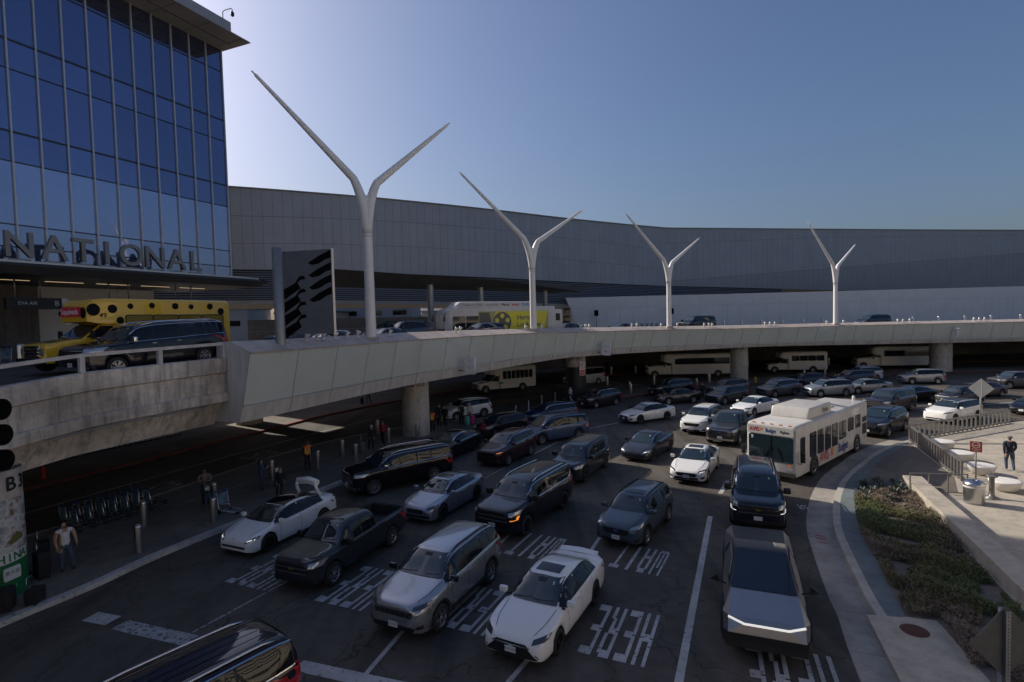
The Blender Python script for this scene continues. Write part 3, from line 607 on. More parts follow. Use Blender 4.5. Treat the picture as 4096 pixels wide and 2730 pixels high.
mast('second forked white light mast, beside the yellow film reel bus', (1.93, 48.15, 7.70), 15.26, 6.52, 20.81, 5.28, 18.37, .95)
mast('third forked white light mast, before the white panel wall', (17.27, 59.72, 7.36), 14.23, 5.6, 19.32, 4.5, 17.13, .9)
mast('fourth forked white light mast, farthest along the deck', (40.49, 68.13, 7.05), 14.11, 4.95, 19.24, 3.85, 16.93, .88)
# ---- sign panel with dark strokes on a post
def sign_panel():
    o = Vector((-11.35, 26.75, 7.8)); a = math.atan2(.72, 1); t = thing('abstract_sign_panel', 'tall grey sign panel with dark slanting strokes on the deck edge', 'sign', o, a)
    b = MB(); b.lathe([(.24, -.3), (.24, 4.55), (0, 4.58)], 20); b.build('post', 'galv', t)
    b = MB(); Pn = [(.2, .35), (2.62, .25), (2.62, 4.62), (.2, 4.35)]; M = frame((0, 0, 0), (1, 0, 0), (0, 0, 1)); b.prism(Pn, -.07, .07, 0, M); b.build('panel', 'sign_grey', t)
    b = MB(); b.bar((2.66, 0, .22), (2.66, 0, 4.66), .16, .1, up=(0, 1, 0)); b.build('edge_frame', 'mullion', t)
    S = []
    for k in range(4): y = 3.0-k*.64; S.append([(.22, y-.5), (.75, y-.18), (1.0, y+.18), (1.22, y+.2), (1.28, y+.04), (1.05, y-.0), (.88, y-.14), (1.02, y-.42), (.22, y-1.02)])
    for k in range(4): y = 3.95-k*.62; S.append([(1.42, y-.1), (1.95, y+.28), (2.58, y+.62), (2.58, y+.22), (2.3, y+.12), (1.95, y-.12), (1.62, y-.2)])
    for P in S:
        b = MB(); b.prism(P, .071, .076, 0, M); b.build('dark_stroke', 'matt_black', t)
mat('sign_grey', (.085, .098, .115), .75, 0, var=.12, scale=1.5, spec=.2); mat('matt_black', (.004, .004, .005), .9, spec=.05); sign_panel()
# ---- flood lights on the cap
def flood_proto():
    t = thing('flood_light', 'x', 'flood light', (0, 0, 0)); b = MB(); b.lathe([(.05, 0), (.05, .12)], 10); b.box((0, 0, .01), (.16, .16, .02)); b.build('stem', 'fixture_white', t)
    M = Matrix.Translation((0, 0, .24)) @ Matrix.Rotation(R(28), 4, 'Y'); b = MB(); b.lathe([(.0, -.13), (.07, -.13), (.09, .02), (.14, .12), (.14, .17), (.11, .17), (.1, .08), (0, .06)], 14, M=M); b.build('head', 'fixture_white', t); return t
FL = flood_proto(); used = [False]
JM = resample(CC, .25); capmid = offs(JM, 2.1)
def cap_pt(x, f=.69):
    best = min(range(len(capmid)), key=lambda i: abs(capmid[i].x-x)); p = offs(JM, 3.0-1.3*f)[best]; a, c = offs(JM, 3.0)[best], offs(JM, 1.7)[best]
    return Vector((p.x, p.y, lerp_tab(ZT, a.x)+(lerp_tab(ZC, c.x)-lerp_tab(ZT, a.x))*f+.0))
FG = [('small white flood light at the foot of the abstract sign panel', [-10.75, -10.5, -10.3, -9.95, -9.6]), ('small white flood light beside the foot of the tallest light mast', [-9.2, -7.9]),
 ('small white flood light of the pair left of the second light mast', [-4.25, -3.9]), ('small white flood light beside the foot of the second light mast', [1.1, 2.7]), ('small white flood light of the trio right of the second light mast', [6.6, 7.1, 7.6]),
 ('small white flood light of the pair left of the third light mast', [12.6, 13.1]), ('small white flood light beside the foot of the third light mast', [16.2, 18.4]), ('small white flood light of the trio right of the third light mast', [22, 22.6, 23.2]),
 ('small white flood light of the trio between third and fourth masts', [30.5, 31.2, 31.9]), ('small white flood light beside the foot of the fourth light mast', [39.2, 41.6]), ('small white flood light of the trio right of the fourth light mast', [49.5, 50.3, 51.1]), ('small white flood light of the trio near the deck joint', [60.2, 61, 61.8])]
for lab, xs in FG:
    for kx, x in enumerate(xs):
        p = cap_pt(x, .6+.15*(hash(str(x)) % 3)/3 if False else .66); rz = random.uniform(-1, 1)
        o = FL if not used[0] else copy_tree(FL); used[0] = True; o.location = p; o.rotation_euler = (0, 0, rz); o['label'] = lab.replace('small white flood light', 'small white flood light, %s' % (ORD[kx]+' from left')); o['group'] = lab.replace('small white flood light', 'flood lights')
# letters B fixed to the fascia, seen from behind
def fascia_letter(x, label):
    i = min(range(len(JM)), key=lambda i: abs(offs(JM, 2.5)[i].x-x)); p = offs(JM, 2.95)[i]; tt = (JM[i+1]-JM[i]).normalized()
    z = lerp_tab(ZG, p.x)+.05; n = Vector((tt.y, -tt.x, 0)); t = thing('letter_b_sign', label, 'sign', (p.x, p.y, z), 0, 'letter B signs on the deck fascia')
    text_on('letter', 'B', 1.8, 'fixture_white', frame(n*.5+Vector((0, 0, 0)), (-.9, .42, 0), (0, 0, 1)), t, extrude=.13, bold=True)
    b = MB(); b.bar((0, 0, -.35), tuple(n*-.6+Vector((0, 0, -.35))), .1, .1); b.build('bracket', 'galv', t)
fascia_letter(-3.9, 'grey metal letter B, reversed, jutting from the deck fascia near the mini bus'); fascia_letter(8.6, 'grey metal letter B, reversed, jutting from the fascia right of column B1')
# ================================================================ vehicles
def pch(tab):
    xs = [a for a, _ in tab]; ys = [b for _, b in tab]; n = len(xs); d = [(ys[i+1]-ys[i])/(xs[i+1]-xs[i]) for i in range(n-1)]; m = [0]*n; m[0] = d[0]; m[-1] = d[-1]
    for i in range(1, n-1):
        if d[i-1]*d[i] > 0:
            w1, w2 = 2*(xs[i+1]-xs[i])+(xs[i]-xs[i-1]), (xs[i+1]-xs[i])+2*(xs[i]-xs[i-1]); m[i] = (w1+w2)/(w1/d[i-1]+w2/d[i])
    def f(x):
        if x <= xs[0]: return ys[0]
        if x >= xs[-1]: return ys[-1]
        i = 0
        while x > xs[i+1]: i += 1
        h = xs[i+1]-xs[i]; t = (x-xs[i])/h
        return (1+2*t)*(1-t)**2*ys[i]+t*(1-t)**2*h*m[i]+t*t*(3-2*t)*ys[i+1]+t*t*(t-1)*h*m[i+1]
    return f
STY = {
 'sedan': dict(top=[(0, .43), (.010, .475), (.035, .52), (.12, .59), (.26, .668), (.275, .68), (.42, .95), (.47, .985), (.56, 1), (.66, .975), (.73, .92), (.87, .745), (.90, .735), (.975, .72), (.99, .68), (1, .60)],
  sh=[(0, .38), (.02, .44), (.06, .51), (.14, .57), (.27, .635), (.5, .655), (.75, .68), (.9, .685), (.98, .65), (1, .55)],
  wt=[(0, .46), (.08, .64), (.26, .75), (.42, .635), (.55, .645), (.72, .60), (.87, .70), (1, .6)], cowl=.265, head=.43, rh=.735, rb=.868, win=(.285, .80), pil=(.515, .70)),
 'fast': dict(top=[(0, .36), (.010, .42), (.035, .475), (.12, .57), (.22, .64), (.245, .665), (.40, .935), (.47, .985), (.54, 1), (.64, .975), (.76, .895), (.88, .775), (.93, .74), (.975, .735), (.99, .68), (1, .58)],
  sh=[(0, .33), (.02, .41), (.06, .48), (.14, .56), (.27, .63), (.5, .65), (.75, .685), (.9, .69), (.98, .66), (1, .52)],
  wt=[(0, .46), (.08, .64), (.24, .76), (.42, .64), (.55, .645), (.72, .59), (.88, .64), (1, .56)], cowl=.235, head=.405, rh=.70, rb=.90, win=(.26, .80), pil=(.52, .70)),
 'suv': dict(top=[(0, .50), (.010, .545), (.035, .585), (.12, .635), (.235, .69), (.25, .70), (.375, .945), (.43, .985), (.55, 1), (.78, .985), (.885, .955), (.915, .935), (.968, .70), (.985, .61), (1, .5)],
  sh=[(0, .43), (.02, .50), (.08, .57), (.25, .635), (.5, .655), (.85, .695), (.955, .68), (1, .46)],
  wt=[(0, .50), (.08, .70), (.24, .79), (.38, .69), (.55, .70), (.85, .665), (.96, .70), (1, .6)], cowl=.24, head=.385, rh=.91, rb=.962, win=(.262, .915), pil=(.49, .695, .80)),
 'big': dict(top=[(0, .54), (.007, .585), (.025, .615), (.12, .645), (.215, .67), (.23, .68), (.325, .93), (.37, .97), (.5, 1), (.85, .985), (.945, .96), (.962, .935), (.987, .70), (.994, .6), (1, .46)],
  sh=[(0, .48), (.015, .55), (.06, .59), (.22, .625), (.5, .635), (.9, .645), (.98, .64), (1, .44)],
  wt=[(0, .56), (.06, .78), (.22, .84), (.34, .735), (.5, .75), (.93, .715), (.985, .74), (1, .66)], cowl=.222, head=.335, rh=.957, rb=.985, win=(.245, .955), pil=(.43, .60, .745)),
 'box': dict(top=[(0, .52), (.007, .57), (.025, .605), (.12, .63), (.235, .665), (.25, .675), (.335, .935), (.37, .975), (.5, 1), (.86, .99), (.95, .975), (.965, .955), (.988, .72), (.994, .6), (1, .46)],
  sh=[(0, .46), (.015, .53), (.06, .575), (.22, .61), (.5, .625), (.9, .635), (.98, .63), (1, .44)],
  wt=[(0, .56), (.06, .78), (.22, .84), (.34, .74), (.5, .76), (.93, .74), (.985, .76), (1, .66)], cowl=.24, head=.345, rh=.96, rb=.985, win=(.262, .96), pil=(.45, .64, .80)),
 'van': dict(top=[(0, .37), (.010, .42), (.04, .485), (.13, .575), (.175, .60), (.19, .62), (.34, .92), (.41, .975), (.55, 1), (.85, .985), (.935, .955), (.955, .93), (.985, .68), (1, .48)],
  sh=[(0, .34), (.02, .42), (.08, .50), (.2, .57), (.5, .595), (.9, .615), (.975, .60), (1, .44)],
  wt=[(0, .48), (.08, .66), (.18, .78), (.36, .69), (.55, .71), (.92, .68), (.98, .70), (1, .6)], cowl=.185, head=.355, rh=.945, rb=.98, win=(.215, .945), pil=(.40, .64)),
 'truck': dict(top=[(0, .52), (.007, .57), (.025, .605), (.12, .635), (.235, .665), (.25, .675), (.335, .935), (.37, .98), (.47, 1), (.575, .985), (.60, .96), (.625, .70), (.632, .665), (.80, .66), (.975, .66), (.99, .64), (1, .5)],
  sh=[(0, .46), (.015, .53), (.06, .575), (.22, .61), (.5, .62), (.62, .63), (.9, .635), (.985, .63), (1, .44)],
  wt=[(0, .56), (.06, .78), (.22, .84), (.34, .73), (.5, .745), (.6, .73), (.635, .86), (.97, .86), (1, .72)], cowl=.24, head=.345, rh=.603, rb=.625, win=(.262, .60), pil=(.455,)),
}
WL = [(0, .66), (.008, .79), (.028, .89), (.07, .955), (.15, .99), (.5, 1), (.84, .99), (.93, .955), (.975, .88), (.992, .78), (1, .66)]
class Shell: pass
def make_shell(style, L, Wd, H, wb, fo, rw, zb=.24, bed=False):
    S = STY[style]; s = Shell(); s.S = S; s.L = L; s.W = Wd; s.H = H; hw = Wd/2; xF = wb/2+fo; s.xF = xF; s.hw = hw
    top, sh, wt, wl = pch([(a, b*H) for a, b in S['top']]), pch([(a, b*H) for a, b in S['sh']]), pch([(a, b*hw) for a, b in S['wt']]), pch([(a, b*hw) for a, b in WL])
    s.top, s.sh, s.wt, s.wl = top, sh, wt, wl; X = lambda t: xF-t*L; s.X = X; s.T = lambda x: (xF-x)/L
    ts = set([i/44 for i in range(45)]+[a for a, _ in S['top']]+[a for a, _ in WL]+[.004, .016, .985, .996])
    ra = rw+.055
    for xw in (wb/2, -wb/2):
        for k in range(-7, 8): ts.add((xF-(xw+ra*math.sin(k/7*math.pi/2)))/L)
    ts = sorted(t for t in ts if 0 <= t <= 1); q = [ts[0]]
    for t in ts[1:]:
        if t-q[-1] > .0022: q.append(t)
    q[-1] = 1; ts = q
    LOWF = [0, .10, .30, .55, .78, .92, 1]; LOWY = [.955, .985, 1., .998, .985, .968, .945]
    rows = []
    for t in ts:
        x = X(t); zl = zb+.05*max(0, (t-.93)/.07)+(.04*max(0, 1-t/.04))
        for xw in (wb/2, -wb/2):
            d = abs(x-xw)
            if d < ra: zl = max(zl, rw+math.sqrt(max(0, ra*ra-d*d)))
        zs = sh(t); zt = max(top(t), zs+.012); w = wl(t); wr = min(wt(t), w*.93); zs = max(zs, zl+.04); zt = max(zt, zs+.012); r = []
        r.append((w-.26, zl+.01)); 
        for f, y in zip(LOWF, LOWY): r.append((w*y, zl+(zs-zl)*f))
        ws = w*.945; dz = zt-zs
        for g in (.05, .3, .6, .84): yy = ws-.012+(wr-ws+.012)*g; r.append((yy+.05*g*(1-g)*min(1, dz*2), zs+dz*g*.93))
        r += [(wr*.96, zs+dz*.875), (wr*.88, zs+dz*.945), (wr*.7, zs+dz*.978), (wr*.4, zs+dz*.995), (0, zt)]
        rows.append([(x, y, z) for y, z in r])
    n = len(rows[0]); s.v = []; s.f = []; s.mi = []
    idx = {}
    for i, r in enumerate(rows):
        for j, (x, y, z) in enumerate(r):
            idx[i, j, 1] = len(s.v); s.v.append((x, y, z))
            if y == 0: idx[i, j, -1] = idx[i, j, 1]
            else: idx[i, j, -1] = len(s.v); s.v.append((x, -y, z))
    for i in range(len(rows)-1):
        tm = (ts[i]+ts[i+1])/2
        for j in range(n-1):
            if bed and .64 < tm < .968 and j >= 11: continue
            for sd in (1, -1):
                a = [idx[i, j, sd], idx[i, j+1, sd], idx[i+1, j+1, sd], idx[i+1, j, sd]]
                s.f.append(a if sd == 1 else a[::-1]); s.mi.append(1 if j == 0 else 0)
    for i, flip in ((0, 1), (len(rows)-1, 0)):
        c = [idx[i, j, 1] for j in range(n)]+[idx[i, j, -1] for j in range(n-2, -1, -1)]
        s.f.append(c[::-1] if flip else c); s.mi.append(0)
    s.bvh = BVHTree.FromPolygons(s.v, s.f); s.zl = zb
    return s
def conform(s, poly, view, off=.006, step=.13, sd=1):
    off = off+.006; step = min(step, .11)
    bm = bmesh.new(); vs = [bm.verts.new((u, v, 0)) for u, v in poly]; bm.faces.new(vs); bmesh.ops.triangulate(bm, faces=bm.faces[:])
    for ax in (0, 1):
        lo, hi = min(p[ax] for p in poly), max(p[ax] for p in poly); k = int((hi-lo)/step)
        for i in range(1, k+1):
            co = [0, 0, 0]; no = [0, 0, 0]; co[ax] = lo+(hi-lo)*i/(k+1); no[ax] = 1
            bmesh.ops.bisect_plane(bm, geom=bm.verts[:]+bm.edges[:]+bm.faces[:], plane_co=co, plane_no=no)
    out = []
    for v in bm.verts:
        u, w = v.co.x, v.co.y
        if view == 'front': o, d = (s.xF+1, u, w), (-1, 0, 0)
        elif view == 'rear': o, d = (s.xF-s.L-1, u, w), (1, 0, 0)
        elif view == 'side': o, d = (u, 3*sd, w), (0, -sd, 0)
        else: o, d = (u, w, 5), (0, 0, -1)
        h = s.bvh.ray_cast(Vector(o), Vector(d))
        if h[0] is None: h = s.bvh.find_nearest(Vector((u if view in ('side', 'top') else (s.xF if view == 'front' else s.xF-s.L), w if view == 'top' else (sd*s.hw if view == 'side' else u), (s.H if view == 'top' else w))))
        nrm = h[1]
        if nrm.dot(Vector(d)) > 0: nrm = -nrm
        out.append(h[0]+nrm*off)
    fs = [[q.index for q in f.verts] for f in bm.faces]; bm.verts.index_update(); fs = [[q.index for q in f.verts] for f in bm.faces]; bm.free()
    b = MB(); b.add(out, fs, 0, True); return b
def strip_poly(pts, w):
    P = [Vector((a, b)) for a, b in pts]; L, Rr = [], []
    for i, p in enumerate(P):
        t = (P[min(i+1, len(P)-1)]-P[max(i-1, 0)]).normalized(); n = Vector((-t.y, t.x))*w/2; L.append(p+n); Rr.append(p-n)
    return [tuple(p) for p in L]+[tuple(p) for p in Rr[::-1]]
def inset_poly(P, d):
    # crude outward offset from centroid
    c = (sum(p[0] for p in P)/len(P), sum(p[1] for p in P)/len(P)); o = []
    for x, y in P:
        l = math.hypot(x-c[0], y-c[1]); k = (l+d)/l; o.append((c[0]+(x-c[0])*k, c[1]+(y-c[1])*k))
    return o
_WH = {}
def wheel_meshes(r, w, style, rim):
    key = (round(r, 3), style, rim)
    if key in _WH: return _WH[key]
    M = Matrix.Rotation(-math.pi/2, 4, 'X'); ri = r*(.66 if style != 'big' else .68); b = MB()
    b.lathe([(ri*.98, -w/2+.01), (ri+.02, -w/2), (r-.03, -w/2), (r-.008, -w/2+.03), (r, -w*.25), (r, w*.25), (r-.008, w/2-.03), (r-.03, w/2), (ri+.02, w/2), (ri*.98, w/2-.012)], 28, M=M); ty = b.mesh('tyre', 'tyre')
    b = MB(); b.lathe([(ri, w/2-.015), (ri*.93, w/2-.008), (ri*.90, w/2-.05)], 28, M=M); b.lathe([(ri*.91, w/2-.06), (0, w/2-.075)], 28, m=1, M=M)
    ns = {'5': 5, '10': 10, '7': 7, '6': 6, 'big': 6, 'y': 5}[style]
    for k in range(ns):
        a = 2*math.pi*k/ns
        def sp(a0, a1, wi, wo):
            p0 = Vector((math.cos(a0), math.sin(a0), 0))*ri*.12; p1 = Vector((math.cos(a1), math.sin(a1), 0))*ri*.94; n0 = Vector((-math.sin(a0), math.cos(a0), 0)); n1 = Vector((-math.sin(a1), math.cos(a1), 0))
            z0, z1 = w/2-.02, w/2-.012; V = [p0-n0*wi, p0+n0*wi, p1+n1*wo, p1-n1*wo]; A = [Vector((p.x, p.y, z0 if i < 2 else z1)) for i, p in enumerate(V)]; B = [p-Vector((0, 0, .03)) for p in A]
            b.add([M @ p for p in A+B], [(0, 1, 2, 3), (0, 4, 5, 1), (2, 6, 7, 3), (1, 5, 6, 2), (3, 7, 4, 0)])
        if style in ('y', 'big', '6'): sp(a, a-.13, ri*.06, ri*.07); sp(a, a+.13+.12, ri*.06, ri*.07)
        else: sp(a, a, ri*(.13 if ns < 8 else .06), ri*(.19 if ns < 8 else .06))
    b.lathe([(0, w/2-.005), (ri*.14, w/2-.008), (ri*.2, w/2-.03)], 12, M=M); rm = b.mesh('rim', [rim, 'black'])
    _WH[key] = (ty, rm); return _WH[key]
def paint(name, col, metal=.0, rough=.32): return mat('paint_'+name, col, rough, metal, coat=1, var=.0)
def add_wheels(root, wb, tw, r, w, style, rim, x0=0, steer=0):
    ty, rm = wheel_meshes(r, w, style, rim)
    for sx in (1, -1):
        for sy in (1, -1):
            o = link(bpy.data.objects.new('wheel', ty), root); o.location = (x0+sx*wb/2, sy*tw/2, r); o.rotation_euler = (0, 0, (0 if sy == 1 else math.pi)+(steer if sx == 1 else 0)); link(bpy.data.objects.new('rim', rm), o)
def mesh_box(me_name, d, mt, bev=.03):
    bm = bmesh.new(); bmesh.ops.create_cube(bm, size=1); bmesh.ops.scale(bm, vec=d, verts=bm.verts); bmesh.ops.bevel(bm, geom=bm.edges[:], offset=bev, segments=2, affect='EDGES', profile=.6)
    me = bpy.data.meshes.new(me_name); bm.to_mesh(me); bm.free(); me.materials.append(MATS[mt]); me.polygons.foreach_set('use_smooth', [True]*len(me.polygons)); me.set_sharp_from_angle(angle=R(45)); return me
FR = {}
def car(name, label, cat, pos, ang, style, L, Wd, H, wb, fo, col, rw=.335, zb=.24, metal=0., rim='alloy', ws='5', z=0., pitch=0., roof=None, rails=None, clad=False, sunroof=None, grille='std', lamp='headlamp', drl=None, plate=None, trim='black', mirror=None, tint='glass', steer=0, group=None, emblem=None, handle=None, extra=None, tw=None, bed=False, detail=True, rough=.32):
    pn = 'paint_%s' % '_'.join('%02d' % int(c*99) for c in col)+('m' if metal else '')
    mat(pn, col, rough, metal, coat=1, spec=.12)
    s = make_shell(style, L, Wd, H, wb, fo, rw, zb, bed); S = s.S; hw = Wd/2
    root = thing(name, label, cat, (pos[0], pos[1], z), R(ang), group)
    if pitch: root.rotation_euler = (0, pitch, R(ang))
    b = MB(); b.v = s.v; b.f = s.f; b.m = s.mi; b.sm = [True]*len(s.f); b.build('body', [pn, 'black'], root, sharp=38)
    b = MB(); b.box((0+fo/2-(L-wb-fo)/2, 0, zb+.12), (L-.6, Wd-.56, .36)); b.build('underbody', 'black', root)  # black box enlarged to deepen the contact shade under the car
    T, X, top, sh, wt = s.T, s.X, s.top, s.sh, s.wt
    def dec(nm, mt, poly, view, off=.006, step=.13, sd=1, parent=None): return conform(s, poly, view, off, step, sd).build(nm, mt, parent or root)
    # windscreen
    tc, th = S['cowl'], S['head']; zc, zh = top(tc)+.012, top(th)-.012; yc, yh = wt(tc)*.955, wt(th)*.93
    dec('windscreen', 'windscreen', [(-yc, zc), (-yc*.5, zc-.004), (0, zc-.006), (yc*.5, zc-.004), (yc, zc), (yh, zh), (0, zh+.012), (-yh, zh)], 'front', .008, .12)
    tr, tb = S['rh'], S['rb']; zr, zbk = top(tr)-.02, top(tb)+.02; yr, yb = wt(tr)*.9, wt(tb)*.86
    dec('rear_window', 'glass', [(-yb, zbk), (yb, zbk), (yr, zr), (-yr, zr)], 'rear', .007, .2)
    # side windows
    w0, w1 = S['win']; cuts = [w0]+list(S['pil'])+[w1]
    def ul(t):
        zs = sh(t); return zs+.045, zs+(top(t)-zs)*.80
    for k in range(len(cuts)-1):
        a, c = cuts[k]+(.006 if k else 0), cuts[k+1]-(.006 if k < len(cuts)-2 else 0)
        tt = [a+(c-a)*i/8 for i in range(9)]; lo = [(X(t), ul(t)[0]) for t in tt if ul(t)[1] > ul(t)[0]+.015]; up = [(X(t), ul(t)[1]) for t in tt if ul(t)[1] > ul(t)[0]+.015]
        if len(lo) < 3: continue
        P = lo+up[::-1]
        for sd in (1, -1): dec('side_window', tint, P, 'side', .007, .22, sd)
    tt = [w0+(w1-w0)*i/18 for i in range(19)]; lo = [(X(t), ul(t)[0]-.022) for t in tt if ul(t)[1] > ul(t)[0]]; up = [(X(t), ul(t)[1]+.022) for t in tt if ul(t)[1] > ul(t)[0]]
    lo[0] = (lo[0][0]+.03, lo[0][1]); up[-1] = (up[-1][0]-.03, up[-1][1]); lo[-1] = (lo[-1][0]-.03, lo[-1][1])
    for sd in (1, -1):
        dec('window_trim', 'black', lo+up[::-1], 'side', .0035, .3, sd)
        if trim != 'black': dec('window_chrome', trim, strip_poly(lo, .024), 'side', .008, .4, sd); dec('window_chrome', trim, strip_poly(up, .022), 'side', .008, .4, sd)
    # lamps, grille, bumper
    F = lambda f: f*H
    zf = top(.02)
    fk = {'std': (.30, .40), 'big': (.30, .48), 'van': (.22, .33), 'ev': (.3, .3), 'jeep': (.3, .4), 'camry': (.2, .3), 'merc': (.3, .4)}.get(grille, (.3, .4))
    zg1 = sh(.012)+.02; zg0 = zg1-(.20*H/1.6 if style not in ('big', 'box', 'truck') else .33*H/1.9)
    big = style in ('big', 'box', 'truck')
    if grille == 'ev':
        dec('lower_intake', 'grille', [(-.62*hw, .34), (.62*hw, .34), (.66*hw, .42), (-.66*hw, .42)], 'front')
    elif grille == 'camry':
        dec('upper_grille', 'grille', [(-.52*hw, zg1-.05), (.52*hw, zg1-.05), (.44*hw, zg1+.0), (-.44*hw, zg1+.0)], 'front')
        dec('lower_grille', 'grille', [(-.80*hw, .30), (.80*hw, .30), (.50*hw, zg1-.075), (-.50*hw, zg1-.075)], 'front'); dec('grille_bar', 'chrome', [(-.56*hw, zg1-.072), (0, zg1-.10), (.56*hw, zg1-.072), (.56*hw, zg1-.05), (0, zg1-.072), (-.56*hw, zg1-.05)], 'front', .012)
        for sd in (1, -1): dec('fog_lamp', 'headlamp', [(sd*.70*hw, .42), (sd*.80*hw, .34), (sd*.82*hw, .36), (sd*.73*hw, .45)], 'front', .012)
    elif grille == 'jeep':
        dec('grille_band', 'grille', [(-.60*hw, zg0+.06), (.60*hw, zg0+.06), (.62*hw, zg1-.02), (-.62*hw, zg1-.02)], 'front')
        for k in range(7):
            y = (k-3)*.168*hw; w = .058*hw
            for (a, c, e, f) in ((y-w-.012, zg0+.045, y-w, zg1-.01), (y+w, zg0+.045, y+w+.012, zg1-.01), (y-w, zg0+.045, y+w, zg0+.062), (y-w, zg1-.025, y+w, zg1-.01)): dec('grille_slot_frame', 'chrome', [(a, c), (e, c), (e, f), (a, f)], 'front', .016, .5)
        dec('lower_intake', 'grille', [(-.62*hw, .30), (.62*hw, .30), (.70*hw, .46), (-.70*hw, .46)], 'front'); dec('bumper_strip', 'chrome', [(-.56*hw, .285), (.56*hw, .285), (.58*hw, .31), (-.58*hw, .31)], 'front', .012)
        for sd in (1, -1): dec('fog_recess', 'grille', [(sd*.70*hw, .44), (sd*.88*hw, .44), (sd*.90*hw, .56), (sd*.76*hw, .52)], 'front', .008)
    elif grille == 'merc':
        dec('grille', 'grille', [(-.36*hw, zg0+.02), (.36*hw, zg0+.02), (.48*hw, zg1-.06), (.42*hw, zg1), (-.42*hw, zg1), (-.48*hw, zg1-.06)], 'front'); dec('grille_bar', 'chrome', [(-.45*hw, zg1-.10), (.45*hw, zg1-.10), (.45*hw, zg1-.075), (-.45*hw, zg1-.075)], 'front', .012)
        dec('lower_intake', 'grille', [(-.82*hw, .30), (.82*hw, .30), (.78*hw, .42), (.4*hw, .40), (-.4*hw, .40), (-.78*hw, .42)], 'front')
    elif big:
        dec('grille', 'grille', [(-.66*hw, zg0), (.66*hw, zg0), (.70*hw, zg1-.02), (-.70*hw, zg1-.02)], 'front')
        gm = 'chrome'; n = 3 if grille != 'bars' else 5
        for k in ([.12, .62] if grille != 'bars' else [.08, .3, .52, .74, .95]):
            z = zg0+(zg1-zg0)*k; dec('grille_bar', gm, [(-.68*hw, z), (.68*hw, z), (.68*hw, z+.032), (-.68*hw, z+.032)], 'front', .014)
        dec('bumper', 'grille' if grille != 'bars' else 'chrome', [(-.92*hw, .34), (.92*hw, .34), (.92*hw, .52), (-.92*hw, .52)], 'front', .012); dec('skid_plate', 'alloy', [(-.42*hw, .29), (.42*hw, .29), (.42*hw, .34), (-.42*hw, .34)], 'front', .014)
    else:
        dec('grille', 'grille', [(-.46*hw, zg0), (.46*hw, zg0), (.58*hw, zg1-.05), (.54*hw, zg1), (-.54*hw, zg1), (-.58*hw, zg1-.05)], 'front')
        if grille == 'std': dec('grille_bar', 'chrome', [(-.54*hw, zg1-.035), (.54*hw, zg1-.035), (.54*hw, zg1-.01), (-.54*hw, zg1-.01)], 'front', .012)
        dec('lower_intake', 'grille', [(-.66*hw, .30), (.66*hw, .30), (.60*hw, .42), (-.60*hw, .42)], 'front')
        for sd in (1, -1): dec('fog_recess', 'grille', [(sd*.72*hw, .38), (sd*.90*hw, .38), (sd*.92*hw, .50), (sd*.78*hw, .47)], 'front', .008)
    zl1 = sh(.05)+.015; hl = .12 if not big else .16
    for sd in (1, -1):
        P = [(sd*.60*hw, zl1-hl*.9), (sd*.94*hw, zl1-hl*.35), (sd*.955*hw, zl1+.05), (sd*.62*hw, zl1-.015)]
        if big: P = [(sd*.70*hw, zl1-hl), (sd*.955*hw, zl1-hl), (sd*.96*hw, zl1-.01), (sd*.70*hw, zl1-.03)]
        if grille == 'ev': P = [(sd*.55*hw, zl1-.16), (sd*.93*hw, zl1-.03), (sd*.95*hw, zl1+.055), (sd*.68*hw, zl1-.03)]
        h = dec('headlight', lamp, P, 'front', .010, .08)
        if drl:
            if drl == 'drl' or drl == 'amber_lit' and sd == 1 or drl == 'both':
                if big: Q = [(sd*.76*hw, zl1-hl-.16), (sd*.94*hw, zl1-hl-.16), (sd*.95*hw, zl1-hl-.02), (sd*.92*hw, zl1-hl-.02), (sd*.91*hw, zl1-hl-.13), (sd*.76*hw, zl1-hl-.13)]
                else: Q = [(sd*.66*hw, zl1-hl*.80), (sd*.9*hw, zl1-hl*.38), (sd*.9*hw, zl1-hl*.1), (sd*.68*hw, zl1-hl*.55)]
                dec('daytime_lamp', 'amber_lit' if drl == 'amber_lit' else 'drl', Q, 'front', .016, .1, parent=h)
        zt_ = sh(.97); dec('tail_light', 'tail_red', [(sd*.62*hw, zt_-.13), (sd*.95*hw, zt_-.15), (sd*.955*hw, zt_+.06), (sd*.62*hw, zt_+.0)] if not big and style not in ('suv', 'van') else [(sd*.78*hw, zt_-.40), (sd*.95*hw, zt_-.40), (sd*.955*hw, zt_+.05), (sd*.80*hw, zt_+.05)], 'rear', .009, .12)
    if plate is not None:
        zp = .47 if not big else .60
        if style in ('sedan', 'fast'): zp = .45
        p = dec('number_plate', 'plate', [(-.155, zp-.078), (.155, zp-.078), (.155, zp+.078), (-.155, zp+.078)], 'front', .022, .5)
        if plate: text_on('plate_text', plate, .078, 'plate_text', frame((max(v.co.x for v in p.data.vertices)+.004, 0, zp), (0, 1, 0), (0, 0, 1)), p)
    if emblem:
        b = MB(); ze = zg1-.07 if not big else (zg0+zg1)/2+.03; h = s.bvh.ray_cast(Vector((s.xF+1, 0, ze)), Vector((-1, 0, 0))); x = h[0].x+.02
        def ring(ry, rz_, th, cz=0, n=18):
            A = [Vector((x, ry*math.cos(2*math.pi*i/n), ze+cz+rz_*math.sin(2*math.pi*i/n))) for i in range(n+1)]; Bq = [Vector((x, (ry-th)*math.cos(2*math.pi*i/n), ze+cz+(rz_-th)*math.sin(2*math.pi*i/n))) for i in range(n+1)]; b.strip(A, Bq)
        em = 'chrome'
